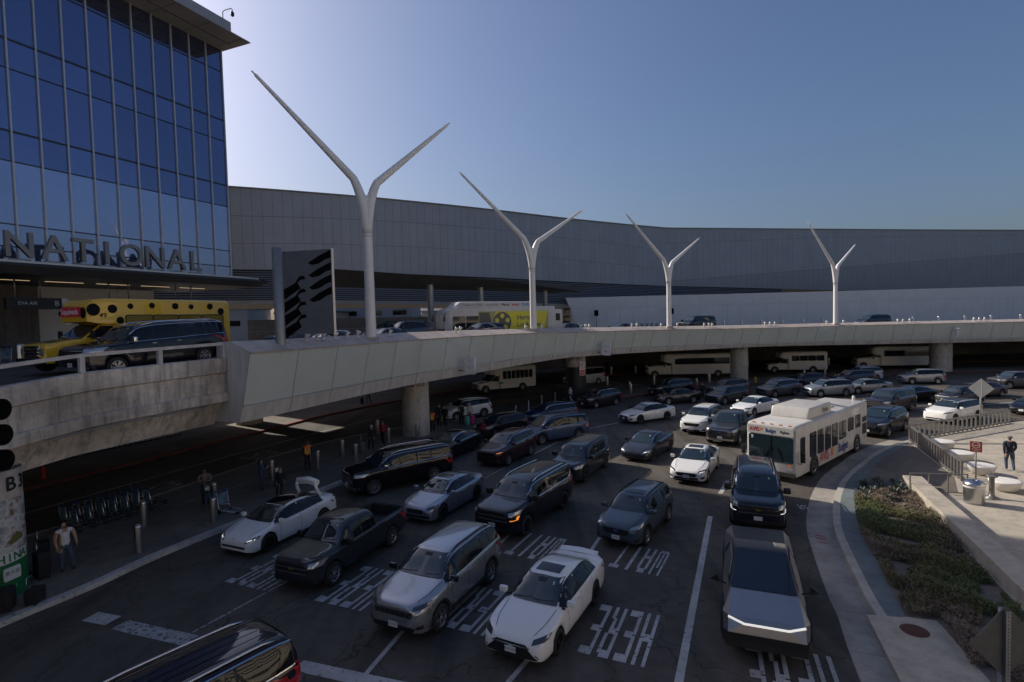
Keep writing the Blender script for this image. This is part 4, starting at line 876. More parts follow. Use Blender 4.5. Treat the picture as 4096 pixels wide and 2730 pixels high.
        if emblem == 'oval2': ring(.075, .052, .012); ring(.03, .05, .01); ring(.06, .022, .009, .024)
        elif emblem == 'bow': em = 'gold'; mat('gold', (.45, .30, .08), .3, .8); b.add([(x, -.11, ze-.03), (x, -.03, ze-.03), (x, -.03, ze-.05), (x, .03, ze-.05), (x, .03, ze-.03), (x, .11, ze-.03), (x, .10, ze+.03), (x, .03, ze+.03), (x, .03, ze+.05), (x, -.03, ze+.05), (x, -.03, ze+.03), (x, -.10, ze+.03)], [list(range(12))])
        elif emblem == 'star':
            ring(.085, .085, .012)
            for a in (90, 210, 330): c, q = math.cos(R(a)), math.sin(R(a)); b.add([(x, c*.08, ze+q*.08), (x, -q*.014, ze+c*.014), (x, q*.014, ze-c*.014)], [(0, 1, 2)])
        elif emblem == 'oval': em = 'blueoval'; mat('blueoval', (.03, .08, .3), .3, coat=1); n = 16; b.add([(x, .1*math.cos(2*math.pi*i/n), ze+.042*math.sin(2*math.pi*i/n)) for i in range(n)], [list(range(n))])
        elif emblem == 'h': b.add([(x, yy, ze+zz) for yy, zz in ((-.05, -.045), (-.03, -.045), (-.03, -.01), (.03, -.01), (.03, -.045), (.05, -.045), (.06, .045), (.04, .045), (.03, .01), (-.03, .01), (-.04, .045), (-.06, .045))], [list(range(12))])
        elif emblem == 't': ze += .12; h = s.bvh.ray_cast(Vector((s.xF+1, 0, ze)), Vector((-1, 0, 0))); x = h[0].x+.03; b.add([(x, yy, ze+zz) for yy, zz in ((0, -.05), (.012, .02), (.045, .028), (.045, .04), (0, .05), (-.045, .04), (-.045, .028), (-.012, .02))], [list(range(8))])
        b.build('emblem', em, root)
    # sunroof / roof glass / rails
    if sunroof == 'pano': dec('glass_roof', 'blackgloss', [(X(th+.01), -wt(th)*.86), (X(th+.01), wt(th)*.86), (X(tr), wt(tr)*.84), (X(tr), -wt(tr)*.84)], 'top', .007, .16)
    elif sunroof: dec('sunroof', 'glass', [(X(th+.035), -wt(th)*.62), (X(th+.035), wt(th)*.62), (X(th+.13), wt(th)*.62), (X(th+.13), -wt(th)*.62)], 'top', .008, .16)
    if roof: dec('roof_panel', roof, [(X(th+.02), -wt(th)*.9), (X(th+.02), wt(th)*.9), (X(tr-.02), wt(tr)*.9), (X(tr-.02), -wt(tr)*.9)], 'top', .006, .16)
    if rails:
        for sd in (1, -1):
            P = []
            for k in range(9):
                t = th+.03+(tr-th-.06)*k/8; y = sd*wt(t)*.90; h = s.bvh.ray_cast(Vector((X(t), y, 5)), Vector((0, 0, -1))); P.append((X(t), y, h[0].z+(.055 if 0 < k < 8 else .0)))
            b = MB(); b.tube(P, .024, 8); b.build('roof_rail', rails, root)
        if big:
            for k in range(5):
                y = (k-2)*.17*hw*1.4; dec('roof_rib', pn, strip_poly([(X(th+.06), y), (X(tr-.05), y)], .03), 'top', .004, .4)
    # mirrors, handles, seams, cladding
    xm = X(S['win'][0]+.028); zm = sh(S['win'][0])+.13; mm = mirror or pn; md = (.13, .24, .17) if not big else (.16, .27, .24)
    mk = ('mirror', mm, big)
    if mk not in FR: FR[mk] = mesh_box('mirror', md, mm, .05)
    for sd in (1, -1):
        o = link(bpy.data.objects.new('side_mirror', FR[mk]), root); o.location = (xm, sd*(hw*.945+.15), zm)
        b = MB(); b.bar((xm, sd*hw*.90, zm-.09), (xm, sd*(hw*.945+.13), zm-.05), .07, .04); b.build('mirror_arm', 'black', o).matrix_local = Matrix.Translation((-xm, -sd*(hw*.945+.15), -zm))
    dp = list(S['pil'])[:2]
    hm_ = handle or pn
    for sd in (1, -1):
        for t in dp:
            x = X(t)+.06; zq = sh(t)-.10; h = s.bvh.ray_cast(Vector((x, 3*sd, zq)), Vector((0, -sd, 0)))
            if h[0]: b = MB(); b.box((x+.05, h[0].y+sd*.02, zq), (.2, .045, .035)); b.build('door_handle', hm_, root)
        if detail:
            for t in [S['win'][0]+.035]+dp: dec('door_seam', 'black', strip_poly([(X(t)+.0, sh(t)-.0), (X(t)-.01, sh(t)*.7), (X(t)+.0, zb+.12)], .013), 'side', .004, .25, sd)
    if detail: 
        for sd in (1, -1): dec('bonnet_seam', 'black', strip_poly([(X(tc*.98), sd*wt(tc)*1.02), (X(tc*.5), sd*(wt(tc*.5)*1.04)), (X(.05), sd*wt(.05)*1.0)], .014), 'top', .004, .2)
    if clad:
        for sd in (1, -1):
            dec('sill_cladding', 'rubber', [(wb/2-rw-.06, zb+.02), (wb/2-rw-.06, zb+.16), (-wb/2+rw+.06, zb+.16), (-wb/2+rw+.06, zb+.02)], 'side', .008, .3, sd)
            for xw in (wb/2, -wb/2):
                ri, ro = rw+.062, rw+.125; A = [(xw+ri*math.cos(math.pi*k/10), rw+ri*math.sin(math.pi*k/10)) for k in range(0, 11)]; Bq = [(xw+ro*math.cos(math.pi*k/10), rw+ro*math.sin(math.pi*k/10)) for k in range(10, -1, -1)]; dec('arch_cladding', 'rubber', A+Bq, 'side', .010, .5, sd)
    if detail: dec('permit_sticker', 'sticker', [(yh*.62, zh-.10), (yh*.72, zh-.10), (yh*.70, zh-.05), (yh*.60, zh-.05)], 'front', .014, .3); dec('cabin_mirror', 'black', [(-.12, zh-.075), (.12, zh-.075), (.12, zh-.015), (-.12, zh-.015)], 'front', .010, .3)
    if detail: dec('wiper', 'black', strip_poly([(-yc*.1, zc+.03), (yc*.35, zc+.03), (yc*.85, zc+.06)], .016), 'front', .018, .3); dec('wiper', 'black', strip_poly([(-yc*.95, zc+.02), (-yc*.5, zc+.03), (-yc*.15, zc+.055)], .016), 'front', .018, .3)
    add_wheels(root, wb, tw or Wd-.25, rw, .235 if not big else .28, ws, rim, 0, steer)
    if bed:
        xa, xb_ = X(.642), X(.966); yi = hw*.80; b = MB(); zf_ = .78*H*.52
        for c, d in (((( xa+xb_)/2, 0, zf_), (xa-xb_, yi*2, .04)), (((xa+xb_)/2, yi, (zf_+sh(.8))/2), (xa-xb_, .05, sh(.8)-zf_+.06)), (((xa+xb_)/2, -yi, (zf_+sh(.8))/2), (xa-xb_, .05, sh(.8)-zf_+.06)), ((xb_, 0, (zf_+sh(.8))/2), (.06, yi*2, sh(.8)-zf_+.06)), ((xa, 0, (zf_+sh(.8))/2), (.06, yi*2, sh(.8)-zf_+.06))): b.box(c, d)
        b.build('load_bed', 'rubber', root)
    if extra: extra(root, s, dec)
    return root
mat('sticker', (.30, .48, .42), .5)
SILVER = (.40, .41, .43); WHITE = (.80, .78, .75); BLACK = (.006, .006, .009); NAVY = (.008, .011, .022); GREY = (.035, .038, .045); GREYB = (.07, .095, .115)
def ex_camry(r, s, dec):
    b = MB(); z = s.top(.955)
    for sd in (-1, 1): b.bar((s.X(.955), sd*.55, z-.02), (s.X(.965), sd*.55, z+.05), .05, .06)
    P = [(s.X(.94), -.64, z+.015), (s.X(.935), 0, z+.045), (s.X(.94), .64, z+.015), (s.X(.985), .62, z+.055), (s.X(.99), 0, z+.085), (s.X(.985), -.62, z+.055)]; b.add(P+[(x, y, q-.025) for x, y, q in P], [(0, 1, 4, 5), (1, 2, 3, 4), (6, 11, 10, 7), (7, 10, 9, 8), (5, 4, 10, 11), (4, 3, 9, 10), (0, 6, 7, 1), (1, 7, 8, 2)]); b.build('spoiler', r.children[0].data.materials[0], r, 60)
car('sedan_car', 'pearl white sedan with black sunroof at the front of its lane', 'car', (.88, 15.22), -118.3, 'sedan', 4.85, 1.84, 1.46, 2.775, .95, WHITE, .33, ws='y', rim='alloy_dark', sunroof='std', grille='camry', lamp='headlamp_dark', plate='8UXL790', emblem='oval2', extra=ex_camry)
car('estate_suv', 'silver four-wheel-drive SUV with seven-slot grille and black roof rails', 'car', (-2.37, 16.51), -115.6, 'suv', 4.91, 1.97, 1.80, 2.96, .88, SILVER, .38, zb=.30, metal=.75, rough=.26, ws='5', grille='jeep', rails='black', mirror='blackgloss', lamp='headlamp_dark', plate='9MLN071', clad=True)
car('pickup_truck', 'dark grey crew cab pickup truck with open load bed', 'pickup', (-6.26, 19.44), -112.4, 'truck', 5.40, 1.89, 1.79, 3.26, .92, (.022, .026, .032), .385, zb=.34, ws='6', bed=True, emblem='bow', lamp='headlamp', plate=None, mirror='black', clad=False)
def ex_trunk(r, s, dec):
    # open boot lid
    b = MB(); x = s.X(.80); z = s.top(.80); P = []
    for k in range(7):
        a = k/6; P.append((x-.10+.32*math.sin(a*1.9)-.2*a, z-.03+.58*math.sin(a*1.35)))
    for sd in (-1, 1): b.tube([(px, sd*(.60-.10*i/6), pz) for i, (px, pz) in enumerate(P)], .07, 8)
    b.tube([(P[-1][0], -.56, P[-1][1]), (P[-1][0]-.12, 0, P[-1][1]+.06), (P[-1][0], .56, P[-1][1])], .13, 8); b.tube([(P[4][0]-.05, -.56, P[4][1]), (P[4][0]-.14, 0, P[4][1]+.05), (P[4][0]-.05, .56, P[4][1])], .06, 8); b.build('open_boot_lid', r.children[0].data.materials[0], r)
car('electric_sedan', 'white electric sedan with black glass roof and boot lid raised at the kerb', 'car', (-9.64, 22.06), -114, 'fast', 4.69, 1.85, 1.44, 2.875, .84, (.78, .76, .74), .335, zb=.20, ws='5', rim='alloy_dark', sunroof='pano', grille='ev', lamp='headlamp_dark', drl='drl', emblem='t', extra=ex_trunk)
car('long_suv', 'long glossy black SUV with chrome roof rails parked at the kerb', 'car', (-6.3, 28.6), -142, 'big', 5.73, 2.06, 1.92, 3.407, .98, BLACK, .40, zb=.32, ws='6', rails='chrome', trim='chrome', handle='chrome', mirror='chrome', grille='bars', plate='', emblem='bow')
car('silver_blue_sedan', 'silver blue sedan with star badge on its grille', 'car', (-3.28, 24.80), -117, 'sedan', 4.69, 1.81, 1.44, 2.84, .84, (.30, .33, .39), .335, zb=.2, metal=.7, ws='10', rim='alloy_dark', grille='merc', sunroof='std', trim='chrome', lamp='headlamp_dark', emblem='star')
car('long_suv', 'long black SUV with amber lamp lit in the middle lane', 'car', (.42, 23.27), -121, 'big', 5.73, 2.06, 1.92, 3.407, .98, (.008, .008, .013), .40, zb=.32, ws='6', rim='alloy_dark', rails='chrome', trim='chrome', drl='amber_lit', plate='80983W3', lamp='headlamp', mirror='black')
car('compact_crossover', 'slate blue-grey compact crossover with black roof rails and cladding', 'car', (4.87, 21.67), -123, 'suv', 4.48, 1.80, 1.60, 2.67, .93, GREYB, .345, zb=.28, metal=.3, ws='y', rails='black', sunroof='std', clad=True, plate='GLEEK4L', lamp='headlamp', grille='mesh', emblem='oval')
car('boxy_wagon', 'dark grey boxy wagon behind the black SUV', 'car', (3.58, 29.87), -119.5, 'box', 5.13, 1.93, 1.73, 2.995, .95, (.028, .028, .033), .37, ws='5', rim='alloy_dark', rails='black', lamp='headlamp', roof=None)
car('maroon_crossover', 'maroon crossover with amber indicators glowing', 'car', (-.44, 33.23), -121.2, 'suv', 4.60, 1.85, 1.68, 2.66, .92, (.038, .008, .016), .35, ws='5', lamp='headlamp_dark', drl='both' if False else 'amber_lit', emblem='h', trim='chrome', clad=True)
car('black_sedan', 'glossy black sedan parked beside column B2', 'car', (-4.04, 34.84), -117, 'sedan', 4.90, 1.86, 1.45, 2.83, .9, BLACK, .34, zb=.2, ws='5', rim='alloy_dark', trim='chrome')
car('minivan', 'steel blue minivan with roof bars and driver window open', 'van', (2.75, 38.3), -151, 'van', 5.09, 1.99, 1.80, 3.03, .98, (.065, .10, .17), .355, metal=.3, ws='10', rails='black', trim='chrome', handle='chrome')
car('blue_wagon', 'deep blue car with tailgate raised behind the minivan', 'car', (3.0, 44.6), -150, 'suv', 4.6, 1.85, 1.6, 2.7, .9, (.012, .03, .085), .34, trim='chrome', detail=False)
car('dark_hatchback', 'small dark hatchback beside the nose of the blue minivan', 'car', (-.9, 40.6), -140, 'suv', 4.2, 1.75, 1.5, 2.55, .85, (.02, .012, .018), .32, detail=False)
car('white_crossover', 'white crossover standing behind the group of travellers', 'car', (-4.26, 47.84), -145.7, 'suv', 4.65, 1.84, 1.66, 2.725, .9, (.74, .72, .69), .35, ws='5', clad=True)
car('black_crossover', 'black crossover stopped in front of column B1', 'car', (8.29, 52.30), -143.5, 'suv', 4.63, 1.84, 1.69, 2.706, .92, (.012, .011, .014), .35, ws='10', trim='chrome', plate='', lamp='headlamp')
car('silver_sedan', 'pale silver sedan with dark sport wheels crossing the lanes', 'car', (10.86, 44.42), -152, 'sedan', 4.9, 1.86, 1.45, 2.83, .95, (.68, .67, .67), .335, metal=.2, ws='y', rim='alloy_dark', lamp='headlamp_dark', plate='', mirror='black', emblem='h', grille='mesh')
car('electric_sedan', 'dark grey electric sedan with lit daytime lamps mid road', 'car', (8.28, 33.51), -126, 'fast', 4.69, 1.85, 1.44, 2.875, .84, (.032, .034, .045), .335, zb=.2, metal=.3, ws='5', rim='alloy_dark', sunroof='pano', grille='ev', lamp='headlamp', drl='drl', emblem='t', trim='chrome')
car('white_sedan', 'white sedan with sunroof ahead of the airport bus', 'car', (9.77, 29.18), -120, 'sedan', 4.9, 1.86, 1.45, 2.83, .95, (.80, .77, .73), .335, ws='y', sunroof='std', lamp='headlamp_dark', drl='drl', plate='7ZPP977', trim='chrome', emblem='h', grille='std')
car('white_suv', 'white seven-seat SUV with black roof rails', 'car', (14.1, 40.4), -128, 'suv', 4.95, 1.96, 1.76, 3.02, .95, (.80, .77, .73), .38, zb=.3, ws='6', rails='black', lamp='headlamp', plate='', grille='std')
car('pickup_truck', 'dark grey full-size pickup truck with chrome grille beside the airport bus', 'pickup', (14.9, 37.2), -126, 'truck', 5.9, 2.03, 1.96, 3.68, .95, (.035, .035, .037), .41, zb=.36, ws='6', bed=True, grille='bars', emblem='oval', lamp='headlamp', mirror='black', plate='')
car('long_suv', 'navy black SUV directly behind the angular steel truck', 'car', (10.35, 23.2), -112.5, 'big', 5.35, 2.06, 1.93, 3.07, .98, NAVY, .40, zb=.32, ws='6', rails='chrome', trim='chrome', drl='drl', plate='', emblem='bow', mirror='black')
car('black_suv', 'black luxury SUV behind the airport bus', 'car', (25.7, 37.9), -143, 'suv', 5.06, 2.02, 1.77, 3.02, .95, (.008, .009, .014), .39, zb=.28, ws='10', trim='chrome', sunroof='pano', lamp='headlamp', plate='', grille='std')
car('electric_crossover', 'white electric crossover with black roof by the plaza fence', 'car', (33.48, 41.30), -156, 'suv', 4.75, 1.92, 1.62, 2.89, .86, (.82, .79, .75), .36, ws='5', rim='alloy_dark', sunroof='pano', grille='ev', lamp='headlamp_dark')
car('silver_crossover', 'silver crossover in front of column 3J', 'car', (46.84, 62.35), 170, 'suv', 4.52, 1.82, 1.68, 2.62, .92, (.30, .31, .34), .34, metal=.5, ws='5')
car('dark_sedan', 'dark grey compact sedan behind the pale silver sedan', 'car', (15.9, 53.0), -164, 'sedan', 4.63, 1.80, 1.42, 2.73, .9, (.03, .033, .042), .33, metal=.3, ws='5', lamp='headlamp')
car('navy_suv', 'navy SUV with chrome window line near the crossing', 'car', (16.9, 58.3), -158, 'suv', 4.92, 1.97, 1.75, 2.97, .9, (.008, .014, .03), .38, trim='chrome', detail=False, ws='5', lamp='headlamp', plate='')
car('grey_estate', 'silver grey estate car behind the standing woman', 'car', (22.6, 57.5), -158, 'suv', 4.8, 1.84, 1.65, 2.75, .9, (.17, .18, .20), .35, metal=.5, rails='black', detail=False)
car('dark_crossover', 'dark blue-grey crossover left of the white sedan with chrome grille', 'car', (20.6, 52.4), -150, 'suv', 4.6, 1.85, 1.65, 2.7, .9, (.03, .038, .05), .35, metal=.3, detail=False, lamp='headlamp')
car('white_sedan', 'white sedan with wide grille behind the white seven-seat SUV', 'car', (20.6, 46.4), -146, 'sedan', 4.9, 1.86, 1.45, 2.8, .95, (.78, .77, .75), .335, trim='chrome', lamp='headlamp_dark', ws='5')
car('grey_crossover', 'graphite crossover with roof rails near column 3K', 'car', (27.2, 55.8), -158, 'suv', 4.7, 1.86, 1.72, 2.75, .92, (.07, .08, .095), .36, metal=.4, rails='alloy', detail=False, trim='chrome')
car('blue_crossover', 'dark blue crossover partly hidden near the yellow hydrant', 'car', (33.6, 62.3), -168, 'suv', 4.4, 1.82, 1.56, 2.7, .88, (.018, .03, .06), .34, metal=.3, detail=False)
car('silver_crossover', 'pale silver crossover with sunroof behind the bus roof', 'car', (31.8, 55.0), -172, 'suv', 4.85, 1.9, 1.68, 2.79, .95, (.28, .31, .35), .36, metal=.5, sunroof='std', detail=False)
car('navy_suv', 'navy SUV with chrome window surround before the far shuttle', 'car', (39.2, 62.8), -172, 'suv', 4.98, 1.97, 1.75, 2.9, .95, (.01, .018, .05), .37, trim='chrome', detail=False, lamp='headlamp')
car('white_estate', 'white car with red tail lamps beyond the navy SUV', 'car', (42.6, 66.4), -170, 'suv', 4.7, 1.86, 1.68, 2.7, .9, (.58, .58, .58), .35, detail=False, rails='alloy')
car('silver_sedan', 'grey silver sedan beyond the rear of the airport bus', 'car', (36.6, 56.5), -174, 'sedan', 5.0, 1.88, 1.45, 2.9, .95, (.24, .25, .26), .34, metal=.4, detail=False)
car('long_suv', 'black SUV hidden behind the rear of the airport bus', 'car', (31.6, 45.6), -150, 'big', 5.33, 2.03, 1.94, 3.1, .95, (.012, .012, .013), .40, trim='chrome', detail=False)
car('black_sedan', 'black sedan beyond the black luxury SUV', 'car', (36.9, 50.4), -166, 'sedan', 4.95, 1.87, 1.45, 2.85, .95, (.008, .009, .013), .34, trim='chrome', detail=False, ws='10')
car('boxy_jeep', 'dark boxy SUV with slotted grille behind the white electric crossover', 'car', (39.4, 47.9), -160, 'box', 4.4, 1.76, 1.66, 2.64, .8, (.028, .026, .024), .34, ws='5', grille='bars', rails='black', plate='', lamp='headlamp')
car('red_grey_sedan', 'dusky red-grey sedan beyond the diamond sign', 'car', (44.9, 52.0), -165, 'sedan', 4.65, 1.8, 1.43, 2.7, .9, (.07, .05, .055), .335, metal=.3, detail=False, ws='10')
car('grey_suv', 'grey SUV at the right edge under the deck', 'car', (53.0, 57.2), 178, 'box', 5.0, 1.99, 1.75, 2.9, .95, (.07, .07, .075), .38, metal=.3, detail=False)
car('black_electric_car', 'black low car cut by the right edge of the view', 'car', (41.7, 43.2), -156, 'fast', 4.75, 1.9, 1.5, 2.9, .85, (.008, .008, .01), .35, grille='ev', plate='', lamp='headlamp_dark')
car('long_suv', 'black SUV with chrome roof rails at the bottom edge facing away', 'car', (-7.25, 9.75), -126, 'big', 5.73, 2.06, 1.92, 3.407, .98, (.008, .008, .011), .40, zb=.32, ws='6', rails='chrome', trim='chrome')
# ---- upper deck cars
def dz(x): return lerp_tab(ZC, x)-.95
car('long_suv', 'black SUV with chrome mirror on the upper road before the spotted bus', 'car', (-15.6, 23.35), -114, 'big', 6.2, 2.18, 2.05, 3.70, 1.05, (.008, .010, .016), .40, zb=.32, ws='6', rails='chrome', trim='chrome', handle='chrome', mirror='chrome', grille='bars', emblem='bow', plate='63590P2', z=6.80, pitch=.05, lamp='headlamp')
car('white_sedan', 'white car half hidden behind the spotted bus at the terminal kerb', 'car', (-22.6, 29.0), -119, 'sedan', 4.7, 1.8, 1.45, 2.7, .9, (.5, .5, .5), .33, z=6.78, detail=False)
car('grey_crossover', 'grey crossover on the upper road left of the leaning sign panel', 'car', (-13.6, 35.3), -130, 'suv', 4.6, 1.85, 1.68, 2.7, .9, (.09, .10, .115), .35, z=6.9, metal=.3, detail=False, lamp='headlamp')
car('white_sedan', 'white low car behind the sign panel foot on the upper road', 'car', (-11.2, 33.4), -125, 'sedan', 4.7, 1.8, 1.4, 2.7, .9, (.5, .5, .52), .33, z=6.78, detail=False)
car('grey_suv', 'dark grey SUV behind the tallest light mast on the upper road', 'car', (-10.6, 47.5), -128, 'suv', 4.9, 1.95, 1.78, 2.9, .9, (.05, .052, .055), .37, z=6.85, detail=False, rails='black')
car('blue_grey_suv', 'blue-grey SUV right of the tallest light mast on the upper road', 'car', (-8.6, 43.0), -128, 'suv', 4.95, 1.95, 1.8, 2.9, .9, (.03, .045, .07), .37, z=6.85, detail=False, rails='black', metal=.3)
car('red_sedan', 'dull red car roof at the foot of the tallest light mast', 'car', (-8.9, 38.2), -128, 'sedan', 4.7, 1.8, 1.42, 2.7, .9, (.14, .05, .055), .33, z=6.78, detail=False)
car('maroon_crossover', 'maroon crossover in front of the film reel bus', 'car', (-2.6, 47.2), -132, 'suv', 4.6, 1.82, 1.6, 2.7, .9, (.075, .016, .022), .34, z=6.75, detail=False, trim='chrome')
car('dark_sedan', 'dark car roof right of the second light mast', 'car', (5.6, 56.6), -137, 'sedan', 4.7, 1.8, 1.42, 2.7, .9, (.02, .022, .028), .33, z=6.62, detail=False)
car('grey_sedan', 'grey car roof just above the deck edge near the third mast', 'car', (12.4, 62.0), -142, 'sedan', 4.7, 1.8, 1.36, 2.7, .9, (.08, .085, .09), .33, z=6.42, detail=False)
car('long_suv', 'black SUV roof above the deck right of the third mast', 'car', (23.5, 69.8), -150, 'big', 5.73, 2.06, 1.95, 3.407, .98, (.008, .009, .012), .40, z=6.45, detail=False)
car('black_van', 'black minivan roof above the deck right of the fourth mast', 'car', (52.6, 79.5), -168, 'van', 5.1, 2.0, 1.85, 3.03, .98, (.01, .011, .014), .36, z=6.05, detail=False, trim='chrome')
# ================================================================ buses, angular truck
def ring_sec(W_, z0, z1, r, n=5):
    P = [(-W_/2, z0)]
    P = [(W_/2, z0)]+[(W_/2-r+r*math.cos(a), z1-r+r*math.sin(a)) for a in [i*math.pi/2/n for i in range(n+1)]]+[(-W_/2+r-r*math.sin(a), z1-r+r*math.cos(a)) for a in [i*math.pi/2/n for i in range(n+1)]]+[(-W_/2, z0)]
    return P
def loft(b, secs, m=0, cap=True):
    n = len(secs[0]); k = len(b.v); vs = [p for s in secs for p in s]
    fs = [(i*n+j, i*n+j+1, (i+1)*n+j+1, (i+1)*n+j) for i in range(len(secs)-1) for j in range(n-1)]+[(i*n+n-1, i*n, (i+1)*n, (i+1)*n+n-1) for i in range(len(secs)-1)]
    if cap: fs += [list(range(n))[::-1], [(len(secs)-1)*n+j for j in range(n)]]
    b.add(vs, fs, m)
def arch_dark(root, xs, r, hw, z):
    for x in xs:
        for sd in (1, -1):
            b = MB(); n = 12; P = [(x+(r+.14)*math.cos(math.pi*i/n), z+(r+.14)*math.sin(math.pi*i/n)) for i in range(n+1)]
            b.add([(p[0], sd*(hw+.006), p[1]) for p in P]+[(x+r+.14, sd*(hw+.006), .3), (x-r-.14, sd*(hw+.006), .3)][::-1 if False else 1], [list(range(n+1))+[n+2, n+1]]); b.build('wheel_arch', 'black', root)
def dual_wheels(root, xs, tw, r, rim='alloy', style='10'):
    ty, rm = wheel_meshes(r, .28, style, rim)
    for x in xs:
        for sd in (1, -1): o = link(bpy.data.objects.new('wheel', ty), root); o.location = (x, sd*tw/2, r); o.rotation_euler = (0, 0, 0 if sd == 1 else math.pi); link(bpy.data.objects.new('rim', rm), o)
def rpanel(root, nm, mt, x0, x1, z0, z1, y, r=.08, th=.015, parent=None):
    # rounded panel standing on a vehicle side, y signed
    n = 4; P = []
    for cx, cz, a0 in ((x1-r, z1-r, 0), (x0+r, z1-r, 90), (x0+r, z0+r, 180), (x1-r, z0+r, 270)):
        for i in range(n+1): a = R(a0+90*i/n); P.append((cx+r*math.cos(a), cz+r*math.sin(a)))
    b = MB(); sd = 1 if y > 0 else -1; k = len(P); b.add([(p[0], y, p[1]) for p in P]+[(p[0], y+sd*th, p[1]) for p in P], [list(range(k, 2*k))]+[(i, (i+1) % k, k+(i+1) % k, k+i) for i in range(k)]); return b.build(nm, mt, parent or root)
def fpanel(root, nm, mt, x, y0, y1, z0, z1, r=.08, th=.02, slope=0, parent=None):
    n = 4; P = []
    for cy, cz, a0 in ((y1-r, z1-r, 0), (y0+r, z1-r, 90), (y0+r, z0+r, 180), (y1-r, z0+r, 270)):
        for i in range(n+1): a = R(a0+90*i/n); P.append((cy+r*math.cos(a), cz+r*math.sin(a)))
    b = MB(); k = len(P); b.add([(x-slope*(p[1]-z0), p[0], p[1]) for p in P]+[(x+th-slope*(p[1]-z0), p[0], p[1]) for p in P], [list(range(k, 2*k))]+[(i, (i+1) % k, k+(i+1) % k, k+i) for i in range(k)]); return b.build(nm, mt, parent or root)
mat('bus_white', (.54, .51, .475), .45, coat=.2, var=.13, scale=1.6, streak=.35); mat('bus_glass', (.02, .022, .024), .05, spec=.7); mat('avis_red', (.45, .02, .03), .5); mat('budget_blue', (.02, .05, .22), .5); mat('orange', (.75, .19, .03), .5); mat('yellow', (.80, .47, .02), .35, coat=.7, var=.04, scale=1); mat('spot', (.008, .008, .009), .7, spec=.15); mat('hertz_yellow', (.62, .56, .03), .4); mat('thrifty_blue', (.02, .18, .5), .5); mat('filmgrey', (.09, .09, .085), .5); mat('filmlight', (.34, .33, .12), .5)
def tx(root, nm, body, size, mt, o, x, up=(0, 0, 1), **k): return text_on(nm, body, size, mt, frame(o, x, up), root, **k)
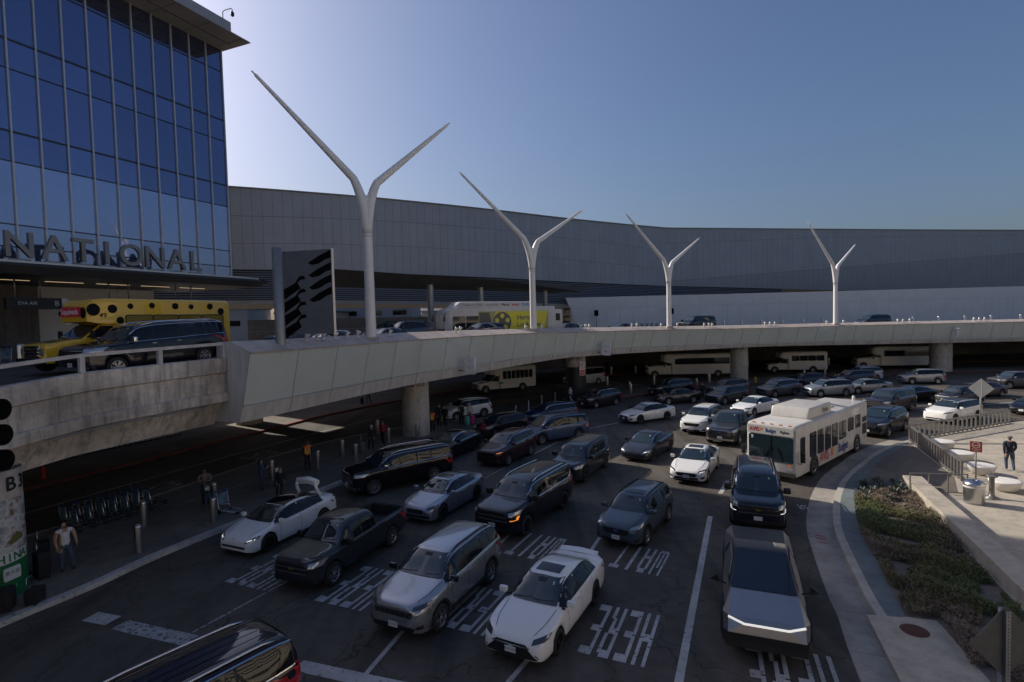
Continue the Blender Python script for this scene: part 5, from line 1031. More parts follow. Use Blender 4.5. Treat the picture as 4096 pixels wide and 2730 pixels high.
def airport_bus():
    r = thing('airport_bus', 'white airport shuttle bus with red and blue lettering turning past the planter', 'bus', (17.3, 31.35, 0), R(-138.7)); hw = 1.27; Lf, Lr = 5.6, -5.4
    b = MB(); secs = []
    for x, w, zt, z0 in ((Lf, 2.3, 2.72, .38), (Lf-.04, 2.44, 2.82, .36), (Lf-.22, 2.54, 2.9, .36), (0, 2.54, 2.9, .36), (Lr+.2, 2.54, 2.9, .36), (Lr, 2.4, 2.8, .5)): secs.append([(x, y, z) for y, z in ring_sec(w, z0, zt, .18)])
    loft(b, secs); b.build('body', 'bus_white', r, 40)
    fpanel(r, 'windscreen', 'windscreen', Lf, -1.12, 1.12, .98, 2.28, .1, .02); fpanel(r, 'destination_board', 'bus_white', Lf, -1.14, 1.14, 2.34, 2.76, .06, .05)
    b = MB(); b.box((Lf+.03, 0, 1.65), (.02, .035, 1.28)); b.build('windscreen_divider', 'black', r)
    xf = Lf+.056
    tx(r, 'sign_text', 'AVIS', .30, 'avis_red', (xf, -.80, 2.55), (0, 1, 0), bold=True, sx=.85); tx(r, 'sign_text', 'Budget', .28, 'budget_blue', (xf, .03, 2.54), (0, 1, 0), bold=True, sx=.66); tx(r, 'sign_text', 'Payless', .2, 'black', (xf, .72, 2.54), (0, 1, 0), bold=True, sx=.78)
    b = MB(); b.add([(xf, -.50, 2.47), (xf, -.34, 2.64), (xf, -.50, 2.64)], [(0, 1, 2)]); b.build('triangle_mark', 'orange', r)
    tx(r, 'fleet_number', '9', .26, 'white', (Lf+.026, -.93, 2.13), (0, 1, 0), bold=True)
    for sd in (1, -1):
        fpanel(r, 'headlight', 'headlamp', Lf, sd*.95-.16, sd*.95+.16, .62, .80, .05); fpanel(r, 'indicator', 'amber', Lf, sd*.95-.08, sd*.95+.08, .84, .93, .03)
    b = MB(); b.box((Lf+.02, 0, .42), (.14, 2.42, .2)); b.build('bumper', 'rubber', r)
    for k in range(5): b = MB(); b.box((Lf-.12, -.9+k*.45, 2.87), (.08, .12, .05)); b.build('marker_lamp', 'amber', r)
    for a, c, lab in ((4.55, 5.15, 'driver_window'),): rpanel(r, lab, 'bus_glass', a, c, 1.0, 2.25, hw, .08)
    for i, (a, c) in enumerate(((3.05, 3.95), (2.0, 2.9), (.95, 1.85), (-.1, .8))):
        rpanel(r, 'side_window', 'bus_glass', a, c, 1.05, 2.32, hw, .1); rpanel(r, 'side_window', 'bus_glass', a, c, 1.05, 2.32, -hw, .1)
    for (a, c, z0) in ((-1.45, -.3, 1.25), (-2.75, -1.75, 1.5), (-3.95, -3.05, 1.5)): rpanel(r, 'side_window', 'bus_glass', a, c, z0, 2.28, hw, .1); rpanel(r, 'side_window', 'bus_glass', a, c, z0, 2.28, -hw, .1)
    rpanel(r, 'door', 'bus_glass', 4.1, 5.2, .4, 2.3, -hw, .05); rpanel(r, 'engine_grille', 'rubber', -5.1, -4.35, .95, 1.6, hw, .03); rpanel(r, 'engine_grille', 'rubber', -5.1, -4.35, 1.7, 2.0, hw, .03)
    arch_dark(r, (3.35, -3.35), .49, hw, .49); dual_wheels(r, (3.35, -3.35), 2.3, .49)
    y = hw+.012
    tx(r, 'side_text', 'AVIS', .78, 'avis_red', (1.95, y, .78), (-1, 0, 0), bold=True, sx=.85); tx(r, 'side_text', 'Budget', .70, 'budget_blue', (-.95, y, .80), (-1, 0, 0), bold=True, sx=.8)
    b = MB(); b.add([(.62, y, .58), (.95, y, .58), (.45, y, 1.05)], [(0, 1, 2)]); b.add([(.62, y, 1.05), (.95, y, .62), (.95, y, 1.05)], [(0, 1, 2)]); b.build('side_mark', 'orange', r)
    b = MB(); secs = [[(x, yy, z) for yy, z in ring_sec(w, 2.9, zt, .12)] for x, w, zt in ((3.35, 1.9, 3.0), (3.1, 2.0, 3.46), (.15, 2.0, 3.46), (0, 1.95, 3.4))]; loft(b, secs); b.build('roof_tank_cover', 'bus_white', r, 40)
    tx(r, 'tank_text', 'Payless', .4, 'black', (1.0, 1.015, 3.17), (-1, 0, 0), sx=.8)
    b = MB(); b.box((-1.4, .1, 2.94), (.8, .8, .06)); b.build('roof_hatch', 'bus_white', r); b = MB(); b.lathe([(.09, 2.88), (.09, 3.15), (.05, 3.2), (0, 3.2)], 12, (-5.0, .6, 0)); b.build('roof_vent', 'bus_white', r)
    for sd in (1, -1):
        o = link(bpy.data.objects.new('side_mirror', mesh_box('mirror', (.14, .2, .5), 'black', .04)), r); o.location = (Lf-.2, sd*1.5, 1.35); b = MB(); b.tube([(-.05, -sd*.25, -.35), (.1, -sd*.05, -.3), (0, 0, -.1)], .025, 6); b.build('mirror_arm', 'black', o)
    for a, c in ((-.5, .55), (.6, -.35)): b = MB(); b.bar((Lf+.05, a, 1.02), (Lf+.05, a+c*.9, 1.75), .03, .02); b.build('wiper', 'black', r)
airport_bus()
def hertz_bus():
    hd = Vector((-6.9, 48.6, 0))-Vector((4.9, 55.2, 0)); a = math.atan2(hd.y, hd.x); c = (Vector((-6.9, 48.6, 0))+Vector((4.9, 55.2, 0)))/2
    r = thing('rental_bus', 'white rental shuttle bus with a yellow film reel picture on the upper road', 'bus', (c.x, c.y, 6.72), a); hw = 1.28; Lf, Lr = 6.2, -6.2
    b = MB(); secs = []
    for x, w, zt, z0 in ((Lf, 2.2, 2.3, .4), (Lf-.25, 2.45, 2.75, .36), (Lf-.75, 2.55, 3.0, .36), (-5.3, 2.55, 3.0, .36), (-5.35, 2.55, 2.75, .36), (Lr, 2.5, 2.7, .5)): secs.append([(x, y, z) for y, z in ring_sec(w, z0, zt, .16)])
    loft(b, secs); b.build('body', 'bus_white', r, 40)
    b = MB(); loft(b, [[(x, y, z) for y, z in ring_sec(w, 2.95, zt, .25)] for x, w, zt in ((5.3, 1.8, 3.0), (4.6, 2.3, 3.5), (-2.8, 2.3, 3.5), (-3.0, 2.2, 3.3))]); b.build('roof_fairing', 'bus_white', r, 40)
    fpanel(r, 'windscreen', 'windscreen', Lf-.02, -1.05, 1.05, .95, 2.15, .1, .04, .12); fpanel(r, 'header_board', 'bus_white', Lf-.16, -.98, .98, 2.2, 2.62, .05, .05, .45)
    tx(r, 'header_text', 'Hertz dollar. Thrifty', .22, 'avis_red', (Lf-.1, 0, 2.42), (0, 1, 0), up=(-.4, 0, 1), sx=.85, bold=True)
    y = hw+.02
    rpanel(r, 'film_picture', 'filmlight', -4.5, 3.0, .6, 2.6, hw, .05, .014); b = MB(); b.add([(x, hw+.018, z) for x, z in ((2.9, .6), (2.9, 2.5), (1.9, 2.5), (1.4, .6))], [(0, 1, 2, 3)]); b.build('picture_shade', 'filmgrey', r)
    b = MB(); b.add([(x, hw+.019, z) for x, z in ((1.9, .62), (1.2, 2.58), (-4.45, 2.58), (-4.0, .62))], [(3, 2, 1, 0)]); b.build('yellow_field', 'hertz_yellow', r)
    b = MB(); M = frame((.55, hw+.022, 1.58), (-1, 0, 0), (0, 0, 1)); n = 30
    A = [(.95*math.cos(2*math.pi*i/n), .95*math.sin(2*math.pi*i/n)) for i in range(n)]; b.add([M @ Vector((p[0], p[1], 0)) for p in A], [list(range(n))]); b.build('film_reel', 'filmgrey', r)
    for k in range(5):
        a_ = 2*math.pi*k/5+.3; b = MB(); b.add([M @ Vector((.58*math.cos(a_)+.22*math.cos(2*math.pi*i/14), .58*math.sin(a_)+.22*math.sin(2*math.pi*i/14), .004)) for i in range(14)], [list(range(14))]); b.build('reel_hole', 'hertz_yellow', r)
    tx(r, 'side_text', 'Hertz', .62, 'filmgrey', (-1.75, hw+.026, 1.98), (-1, 0, 0), bold=True); tx(r, 'side_text', 'Los Angeles', .62, 'filmgrey', (-2.35, hw+.026, 1.3), (-1, 0, 0), bold=True, sx=.9)
    tx(r, 'roof_text', 'Powered by CNG - Clean Air Bus', .26, 'black', (2.6, 1.165, 3.2), (-1, 0, 0)); tx(r, 'roof_text', 'Hertz', .36, 'black', (.1, 1.165, 3.2), (-1, 0, 0), bold=True); tx(r, 'roof_text', 'dollar.', .34, 'avis_red', (-1.0, 1.165, 3.2), (-1, 0, 0), bold=True); tx(r, 'roof_text', 'Thrifty', .34, 'thrifty_blue', (-2.1, 1.165, 3.2), (-1, 0, 0), bold=True)
    rpanel(r, 'driver_window', 'bus_glass', 4.3, 5.5, 1.0, 2.2, hw, .08); rpanel(r, 'front_window', 'bus_glass', 3.0, 4.2, 1.0, 2.2, hw, .08); rpanel(r, 'engine_grille', 'rubber', -5.9, -5.4, 1.6, 2.3, hw-.01, .03)
    arch_dark(r, (3.6, -3.4), .49, hw, .49); dual_wheels(r, (3.6, -3.4), 2.3, .49); b = MB(); b.box((Lf, 0, .45), (.14, 2.3, .22)); b.build('bumper', 'rubber', r)
    for sd in (1, -1): o = link(bpy.data.objects.new('side_mirror', mesh_box('mirror', (.12, .2, .42), 'black', .04)), r); o.location = (Lf+.15, sd*1.42, 2.0); b = MB(); b.tube([(-.4, -sd*.3, .45), (0, 0, .4), (0, 0, .1)], .03, 6); b.build('mirror_arm', 'black', o)
hertz_bus()
def cutaway(name, label, pos, ang, z, L, H, body, nose=1.55, hoodz=1.15, wins=7, win_w=.62, win_h=.85, rim='alloy', spots=False, cabw=2.0, W_=2.35, winz=1.5, band=None, wb=None, pitch=0, winmat='bus_glass'):
    r = thing(name, label, 'bus', (pos[0], pos[1], z), R(ang)); hw = W_/2; xf = L/2; xc = xf-nose; xw = xc-1.15
    if pitch: r.rotation_euler = (0, pitch, R(ang))
    # cab nose
    b = MB(); secs = []
    for x, w, zt in ((xf, cabw*.82, hoodz-.10), (xf-.08, cabw*.92, hoodz), (xc+.15, cabw, hoodz+.16), (xc-.65, cabw, 2.0), (xc-.85, cabw, 2.1), (xw-.2, cabw, 2.1)): secs.append([(x, y, zz) for y, zz in ring_sec(w, .42, zt, .12)])
    loft(b, secs); b.build('cab', body, r, 35)
    # box body with over-cab hood
    b = MB(); secs = []
    for x, w, z0, zt in ((xc-.05, W_*.80, 2.12, H-.28), (xc-.25, W_*.94, 2.06, H-.06), (xc-.7, W_, 2.0, H), (xw, W_, 1.98, H), (xw-.02, W_, .42, H), (-xf+.1, W_, .42, H), (-xf, W_*.95, .5, H-.08)): secs.append([(x, y, zz) for y, zz in ring_sec(w, z0, zt, .2)])
    loft(b, secs); b.build('body', body, r, 40)
    # windscreen sits on the sloping cab face between hood and roof
    x0, z0, x1, z1 = xc+.13, hoodz+.20, xc-.62, 1.99; b = MB(); y0, y1 = cabw*.44, cabw*.40; b.add([(x0+.03, -y0, z0), (x0+.03, y0, z0), (x1+.03, y1, z1), (x1+.03, -y1, z1)], [(0, 1, 2, 3)]); b.build('windscreen', 'windscreen', r)
    for sd in (1, -1):
        y = sd*(cabw/2+.008); b = MB(); P = [(xc+.02, hoodz+.22), (xc-.55, 1.92), (xw+.1, 1.92), (xw+.1, hoodz+.1)]; b.add([(p[0], y, p[1]) for p in P], [(0, 1, 2, 3)]); b.build('cab_window', 'bus_glass', r)
        x = xw-.35
        for k in range(wins): rpanel(r, 'side_window', winmat, x-win_w, x, winz, winz+win_h, sd*(hw+.004), .1); (rpanel(r, 'window_gasket', 'black', x-win_w-.05, x+.05, winz-.05, winz+win_h+.05, sd*(hw-.005), .12) if winmat != 'bus_glass' else None); x -= win_w+(L-nose-1.9-wins*win_w)/wins
        h = fpanel(r, 'headlight', 'headlamp', xf+.0, sd*.75-.12, sd*.75+.12, hoodz-.46, hoodz-.16, .03, .03)
        o = link(bpy.data.objects.new('side_mirror', mesh_box('mirror', (.12, .22, .36), 'black', .04)), r); o.location = (xc-.1, sd*(cabw/2+.3), 1.55); b = MB(); b.bar((0, -sd*.3, -.1), (0, -sd*.1, 0), .05, .04); b.build('mirror_arm', 'black', o)
    fpanel(r, 'grille_surround', 'chrome', xf+.0, -.60, .60, hoodz-.58, hoodz-.06, .06, .03); fpanel(r, 'grille', 'grille', xf+.02, -.53, .53, hoodz-.53, hoodz-.11, .04, .02)
    for k in range(3): b = MB(); b.box((xf+.05, 0, hoodz-.46+k*.13), (.03, 1.06, .035)); b.build('grille_bar', 'chrome', r)
    b = MB(); b.box((xf+.06, 0, .52), (.22, cabw*.94, .24)); b.build('bumper', 'black' if spots else 'chrome', r)
    fx, rx = xf-.85, -xf+1.9; arch_dark(r, (fx,), .4, cabw/2, .4); arch_dark(r, (rx,), .4, hw, .4)
    ty, rm = wheel_meshes(.4, .26, '10', rim)
    for x, w in ((fx, cabw-.2), (rx, W_-.2)):
        for sd in (1, -1): o = link(bpy.data.objects.new('wheel', ty), r); o.location = (x, sd*w/2, .4); o.rotation_euler = (0, 0, 0 if sd == 1 else math.pi); link(bpy.data.objects.new('rim', rm), o)
    if band: rpanel(r, 'window_band', 'bus_glass', band[0], band[1], winz-.05, winz+win_h+.05, hw+.016, .04); 
    return r, hw, xf, xc, xw
mat('wrap_window', (.24, .165, .02), .12, coat=.4)
# spotted yellow bus on the upper road
r, hw, xf, xc, xw = cutaway('spotted_shuttle_bus', 'yellow shuttle bus with black spots on the upper road', (-17.95, 26.1), -116, 6.82, 8.2, 3.12, 'yellow', 1.5, 1.22, wins=4, win_w=1.15, win_h=.8, winz=1.55, W_=2.45, winmat='wrap_window', spots=True)
random.seed(11); SP = [(xw+.95, 2.62, .33), (xw+.2, 2.66, .24), (xw-.1, 2.15, .2), (xw-.55, 2.78, .16), (xw-1.5, 2.82, .17), (xw-2.6, 2.8, .2), (xw-3.4, 2.78, .16), (xw-4.4, 2.8, .2), (xw-5.0, 2.55, .22), (xw-2.9, 1.3, .2), (xw-1.0, 1.2, .2), (xw-4.7, 1.35, .24), (xw-3.9, 1.1, .18), (xw-.3, 1.0, .2)]
for x, zz, q in SP:
    b = MB(); n = 18; q *= .8; b.add([(x+q*math.cos(2*math.pi*i/n), hw+.012, zz+q*math.sin(2*math.pi*i/n)) for i in range(n)], [list(range(n))]); b.build('black_spot', 'spot', r)
for yy, q, xx in ((.78, .24, 0), (-1.05, .12, 0)): b = MB(); n = 18; b.add([(xc-.015 if True else 0, yy+q*math.cos(2*math.pi*i/n)*.9, 2.5+q*math.sin(2*math.pi*i/n)) for i in range(n)], [list(range(n))]); b.build('black_spot', 'spot', r)
for (x, y, q) in ((xf-.5, .5, .22), (xf-.8, -.45, .26), (xf-1.1, .1, .2)):
    b = MB(); zt = 1.22+(.16)*min(1, max(0, (xf-.08-x)/1.27))+.012; n = 16; b.add([(x+q*math.cos(2*math.pi*i/n), y+q*math.sin(2*math.pi*i/n), zt+.126*(-(q*math.cos(2*math.pi*i/n)))) for i in range(n)], [list(range(n))]); b.build('black_spot', 'spot', r)
mat('led_red', (.30, .015, .04), .4, emit=.12); b = MB(); b.box((xc+.0, -.12, 2.55), (.1, 1.45, .4)); b.build('destination_board', 'led_red', r); tx(r, 'board_text', 'Sepulveda', .34, 'white', (xc+.056, -.12, 2.55), (0, 1, 0), bold=True)
tx(r, 'fleet_number', '49', .3, 'spot', (xw+.58, hw+.014, 2.36), (-1, 0, 0)); b = MB(); b.box((xw-2.75, hw+.02, 1.9), (3.4, .012, .42)); b.build('name_board', 'spot', r); tx(r, 'name_text', 'theParkingSpot', .42, 'filmlight', (xw-2.75, hw+.03, 1.9), (-1, 0, 0), bold=True)
mat('shuttle_white', (.70, .67, .62), .5, coat=.2, var=.05, scale=1)
r1 = cutaway('shuttle_minibus', 'white shuttle minibus with seven tall windows under the deck', (-1.1, 65.3), -151, 0, 7.6, 2.95, 'shuttle_white', wins=7, win_w=.52, win_h=.95); mat('teal', (.05, .35, .3), .5); b = MB(); b.box((1.0, 1.19, 1.1), (.55, .012, .3)); b.build('teal_logo', 'teal', r1[0])
cutaway('coach_shuttle', 'long white nosed coach left of column 3K under the deck', (24.4, 75.6), 176, 0, 11.2, 3.2, 'shuttle_white', 2.0, 1.45, wins=5, win_w=1.5, win_h=.85, winz=1.75, W_=2.5)
cutaway('shuttle_minibus', 'white shuttle minibus with four wide windows right of column 3K', (40.3, 77.6), 172, 0, 7.8, 2.95, 'shuttle_white', wins=4, win_w=1.05, win_h=.75, winz=1.65)
cutaway('coach_shuttle', 'long white nosed coach behind column 3J under the deck', (56.6, 80.0), 172, 0, 11.8, 3.2, 'shuttle_white', 2.0, 1.45, wins=5, win_w=1.6, win_h=.85, winz=1.75, W_=2.5)
car('passenger_van', 'white passenger van half hidden by column B1', 'van', (9.0, 69.4), -152, 'van', 5.6, 2.05, 2.2, 3.3, 1.0, (.46, .455, .44), .36, detail=False, lamp='headlamp')
def steel_truck():
    r = thing('angular_pickup', 'angular stainless steel electric pickup with a lit bar across its nose', 'pickup', (7.08, 15.6, 0), R(-112)); mat('stainless', (.40, .38, .38), .34, .85, var=.05, scale=2); mat('cyberglass', (.010, .018, .034), .04, spec=.8)
    # half profile: name -> (x, halfwidth, z)
    nz = (2.66, .86, 1.0); nb = (2.84, .88, .66); cw = (1.62, .80, 1.24); pk = (.30, .66, 1.80); rg = (-.75, .70, 1.66); tl = (-2.80, .80, 1.30); tb_ = (-2.78, .95, .62)
    sf = (2.35, 1.0, .92); sm = (0, 1.015, .98); sr = (-2.75, .97, 1.12); lf = (2.45, .99, .52); lr = (-2.6, .99, .52); mc = (.15, .86, 1.34)
    V = lambda p, s: (p[0], p[1]*s, p[2]); C0 = lambda p: (p[0], 0, p[2])
    b = MB()
    for s in (1, -1):
        b.add([V(nz, s), V(cw, s), V(sf, s)], [(0, 1, 2)]); b.add([V(cw, s), V(pk, s), V(sm, s), V(sf, s)], [(0, 1, 2, 3)]); b.add([V(pk, s), V(rg, s), V(tl, s), V(sr, s), V(sm, s)], [(0, 1, 2, 3, 4)])
        b.add([V(sf, s), V(sm, s), V(sr, s), V(tb_, s), V(lr, s), V(lf, s)], [(0, 1, 2, 3, 4, 5)]); b.add([V(nz, s), V(sf, s), V(lf, s), V(nb, s)], [(0, 1, 2, 3)])
    b.build('side_body', 'stainless', r)
    b = MB(); b.add([V(nz, 1), V(nz, -1), V(cw, -1), V(cw, 1)], [(0, 1, 2, 3)]); b.build('bonnet', 'stainless', r)
    b = MB(); b.add([V(nz, 1), (2.78, .5, .90), (2.78, -.5, .90), V(nz, -1), V(nb, -1), V(nb, 1)], [(0, 1, 2, 3, 4, 5)]); b.add([V(nz, 1), (2.78, .5, .90), (2.78, -.5, .90), V(nz, -1)], [(0, 1, 2, 3)]); b.build('front_panel', 'stainless', r)
    b = MB()
    for p, q in (((2.70, -.87, .985), (2.80, -.5, .90)), ((2.80, -.5, .90), (2.80, .5, .90)), ((2.80, .5, .90), (2.70, .87, .985))): b.bar(p, q, .03, .045)
    b.build('light_bar', 'drl', r)
    o = .012; b = MB(); b.add([V((cw[0]+o, cw[1]*.97, cw[2]+o), 1), V((cw[0]+o, cw[1]*.97, cw[2]+o), -1), V((pk[0]+o, pk[1]*.96, pk[2]+o), -1), V((pk[0]+o, pk[1]*.96, pk[2]+o), 1)], [(0, 1, 2, 3)]); b.add([V(cw, 1), V(cw, -1), V(pk, -1), V(pk, 1)], [(0, 1, 2, 3)]); b.build('windscreen', 'cyberglass', r)
    b = MB(); b.add([V(pk, 1), V(pk, -1), V(rg, -1), V(rg, 1)], [(0, 1, 2, 3)]); b.build('glass_roof', 'cyberglass', r)
    b = MB(); b.add([V(rg, 1), V(rg, -1), V(tl, -1), V(tl, 1)], [(0, 1, 2, 3)]); b.build('bed_cover', 'alloy_dark', r); b = MB(); b.add([V(tl, 1), V(tl, -1), V(tb_, -1), V(tb_, 1)], [(3, 2, 1, 0)]); b.build('tailgate', 'stainless', r)
    for s in (1, -1):
        b = MB(); A, B_, C_, D_ = Vector(V((1.35, .845, 1.17), s)), Vector(V((.28, .70, 1.72), s)), Vector(V((-1.25, .80, 1.42), s)), Vector(V((-1.2, .955, 1.09), s)); n = Vector((0, s*.02, .008)); b.add([A+n, B_+n, C_+n, D_+n], [(0, 1, 2, 3)]); b.build('side_window', 'cyberglass', r)
        for xw in (1.78, -1.85):
            ra, ro = .47, .62; P = [(xw+ro*1.05*math.cos(a), .42+ro*math.sin(a)) for a in (0, .75, 1.15, 2.0, 2.4, math.pi)]; Q = [(xw+ra*math.cos(a), .42+ra*math.sin(a)) for a in (math.pi, 2.4, 2.0, 1.15, .75, 0)]; b = MB(); b.prism(P+Q, 1.0, 1.06, 0, Matrix(((1, 0, 0, 0), (0, 0, s, 0), (0, 1, 0, 0), (0, 0, 0, 1)))); b.build('fender_flare', 'rubber', r)
            b = MB(); b.prism([(xw+ra*math.cos(math.pi*i/8), .42+ra*math.sin(math.pi*i/8)) for i in range(9)]+[(xw-ra, .35), (xw+ra, .35)], .985, 1.005, 0, Matrix(((1, 0, 0, 0), (0, 0, s, 0), (0, 1, 0, 0), (0, 0, 0, 1)))); b.build('wheel_arch', 'black', r)
        b = MB(); b.bar((1.25, s*.93, 1.13), (1.2, s*1.14, 1.2), .05, .03); b.add([(1.27, s*1.10, 1.15), (1.27, s*1.36, 1.22), (1.27, s*1.14, 1.38), (1.17, s*1.10, 1.15), (1.17, s*1.36, 1.22), (1.17, s*1.14, 1.38)], [(0, 1, 2), (3, 5, 4), (0, 3, 4, 1), (1, 4, 5, 2), (2, 5, 3, 0)]); b.build('side_mirror', 'black', r)
    b = MB(); b.add([(2.86, -.92, .67), (2.86, .92, .67), (2.55, 1.03, .62), (2.55, 1.03, .34), (2.8, .9, .3), (2.8, -.9, .3), (2.55, -1.03, .34), (2.55, -1.03, .62)], [(0, 1, 4, 5), (1, 2, 3, 4), (0, 5, 6, 7)]); b.box((2.68, 0, .48), (.3, 1.8, .34)); b.build('front_bumper', 'rubber', r)
    b = MB(); b.box((0, 0, .42), (5.0, 1.6, .3)); b.build('underbody', 'black', r); b = MB(); b.bar((1.66, .62, 1.25), (.55, .66, 1.72), .03, .02); b.build('wiper', 'black', r)
    add_wheels(r, 3.63, 1.82, .445, .28, '7', 'alloy_dark', -.035)
steel_truck()
# ================================================================ plaza, planter, street furniture
SH = .985
kl = [Vector((x*SH, y*SH)) for x, y in [(7.9, 9.4), (8.4, 10.8), (8.92, 12.21), (9.43, 13.54), (10, 14.89), (10.32, 15.84), (10.89, 17.31), (11.65, 19.18), (12.61, 21.35), (14.05, 23.83), (15.4, 25.82), (17.02, 27.89), (19.39, 30.28), (20.92, 31.81), (23.18, 33.66), (25.9, 35.4), (30, 37.3), (36.5, 39.8), (44, 41.8), (60, 44)]]
kl = catmull(kl, 5)
slab('plaza_pavement', [(p.x, p.y) for p in offs(kl, .25)]+[(90, 44), (90, -60), (12, -60)], 0, .148, 'concrete_plaza')
kerb('kerb_plaza', kl, .26, .155, 'concrete_kerb', 0, -1)
gl = catmull([Vector(p) for p in [(6.8, 9.8), (8.01, 12.39), (8.92, 14.43), (9.56, 15.97), (10.35, 17.86), (11.82, 20.8), (14.01, 24.63), (15.92, 27.47), (17.59, 29.23), (19.79, 31.04), (23.2, 33.9)]], 5)
b = MB(); kk = resample(kl[:len(kl)*3//4], .8); g2 = resample(gl, .8); n = min(len(kk), len(g2)); g3 = [g2[int(i*(len(g2)-1)/(n-1))] for i in range(n)]; k3 = [resample(kl[:66], .5)[int(i*(len(resample(kl[:66], .5))-1)/(n-1))] for i in range(n)]
# gutter strip hugging the kerb
b.strip([(p.x, p.y, .005) for p in kl[:78]], [(p.x, p.y, .005) for p in offs(kl, -.95)[:78]]); struct(b.build('gutter', 'gutter'))
for p0, p1 in zip(offs(kl, -.02)[6:78:8], offs(kl, -.93)[6:78:8]): band('gutter_joint', [p0, p1], .02, .009, 'concrete_dark')
bed = catmull([Vector((x*SH, y*SH)) for x, y in [(10.78, 14.86), (11.36, 16.32), (12.21, 18.2), (13.05, 20.29), (14.32, 22.71), (15.85, 25.12), (17.64, 27.32), (21.0, 30.9), (24.9, 34.2)]], 5)
lo = [p for p in offs(kl, .27) if 14.4 < p.y < 34.6]
slab('slate_paving', [(p.x, p.y) for p in lo]+[(p.x, p.y) for p in bed][::-1], .1, .153, 'slate_strip')
wallc = [Vector((18.95, 25.75)), Vector((16.6, 19.9)), Vector((14.0, 13.6)), Vector((11.6, 7.8))]
slab('planting_bed', [(p.x, p.y) for p in bed]+[(24.6, 33.4), (21.9, 26.9), (20.2, 24.6), (18.7, 25), (18.4, 25.6), (13.5, 13.6), (11.2, 8), (9.4, 8), (10.6, 12), (11.3, 14.4)], .1, .157, 'soil')
slab('utility_slab', [(9.62, 14.75), (11.25, 14.4), (10.1, 11.8), (9.3, 9.9), (7.75, 9.9), (8.6, 12.0)], .1, .170, 'concrete_plaza')
t = thing('planter_wall', 'low pale concrete seat wall beside the planting bed', 'wall', (16.6, 19.9, .15)); b = MB(); A = offs(wallc, -.38); B = offs(wallc, .38)
for a0, a1, b0, b1 in zip(A, A[1:], B, B[1:]):
    P = [a0-Vector((16.6, 19.9)), a1-Vector((16.6, 19.9)), b1-Vector((16.6, 19.9)), b0-Vector((16.6, 19.9))]; bb = MB(); bb.prism([(p.x, p.y) for p in P], -.05, .46); bb.build('wall_segment', 'concrete_plaza', t)
m = thing('manhole_cover', 'rusty brown round manhole cover in the pavement slab', 'manhole cover', (10.5*SH, 14.15*SH, .172)); b = MB(); b.lathe([(0, .008), (.30, .008), (.32, .004), (.33, 0)], 28); mat('rust', (.13, .055, .035), .7, .3, var=.3, scale=8); b.build('lid', 'rust', m)
b = MB()
for k in range(-5, 6): b.box((k*.052, 0, .011), (.018, 2*math.sqrt(max(.01, .27**2-(k*.052)**2)), .006))
b.build('tread', 'rust', m)
# red utility marks on the gutter, chalk marks on the slab
mat('spray_red', (.35, .06, .06), .8); mat('spray_white', (.7, .7, .7), .8)
for (x, y) in ((11.3, 20.3), (11.45, 20.6), (11.2, 19.95)): band('utility_mark', [Vector((x, y)), Vector((x+.28, y-.18))], .09, .011, 'spray_red')
tm = text_on('utility_mark', '5G', .5, 'spray_white', frame((12.55, 23.6, .012), (-.2, -1, 0), (1, -.2, 0))); tm['kind'] = 'structure'
# ground cover
def ground_cover():
    random.seed(21); V = []; F = []; MI = []
    poly = [(p.x, p.y) for p in bed]+[(18.3, 25.0), (13.2, 13.4), (11.3, 14.3)]
    def inside(x, y):
        c = False; j = len(poly)-1
        for i in range(len(poly)):
            if (poly[i][1] > y) != (poly[j][1] > y) and x < (poly[j][0]-poly[i][0])*(y-poly[i][1])/(poly[j][1]-poly[i][1])+poly[i][0]: c = not c
            j = i
        return c
    n = 0
    while n < 34000:
        x, y = random.uniform(9.2, 19), random.uniform(8.5, 24.6)
        if y < 14.5:
            if not (11.4+(y-14.4)*.433 < x < 13.15+(y-13.6)*.41): continue
        elif not inside(x, y): continue
        k = math.sin(x*2.1+1)*math.sin(y*1.7)+.6*math.sin(x*4.3)*math.sin(y*3.9+2); 
        if k < -.68: continue
        h = .08+.15*(k+.8)+random.uniform(-.04, .07); n += 1
        kind = math.sin(x*1.3+2.2)+math.sin(y*.9+x*.5)+random.gauss(0, .55); mi = 0 if kind > .55 else (1 if kind > -.6 else 2)
        for q in range(2):
            a = random.uniform(0, 6.28); l = random.uniform(.045, .10); w = random.uniform(.008, .019); tz = random.uniform(.2, 1.1); base = Vector((x, y, .15+h*random.uniform(.35, 1))); d = Vector((math.cos(a)*math.cos(tz), math.sin(a)*math.cos(tz), math.sin(tz)))*l; s = Vector((-math.sin(a), math.cos(a), 0))*w
            i0 = len(V); V += [base-s, base+s, base+d+s*.4, base+d-s*.4]; F.append((i0, i0+1, i0+2, i0+3)); MI.append(mi)
    b = MB(); b.add(V, F); b.m = MI; mat('leaf_green', (.085, .115, .028), .7, var=.4, scale=9); mat('leaf_olive', (.115, .095, .035), .75, var=.4, scale=9); mat('leaf_dry', (.20, .15, .11), .8, var=.35, scale=9)
    o = b.build('ground_cover', ['leaf_green', 'leaf_olive', 'leaf_dry']); tag(o, 'low green and dry brown ground cover filling the planting bed', 'ground cover', None, 'stuff')
ground_cover()
mat('agave', (.115, .14, .115), .6, var=.25, scale=5); mat('agave_tip', (.15, .15, .06), .6)
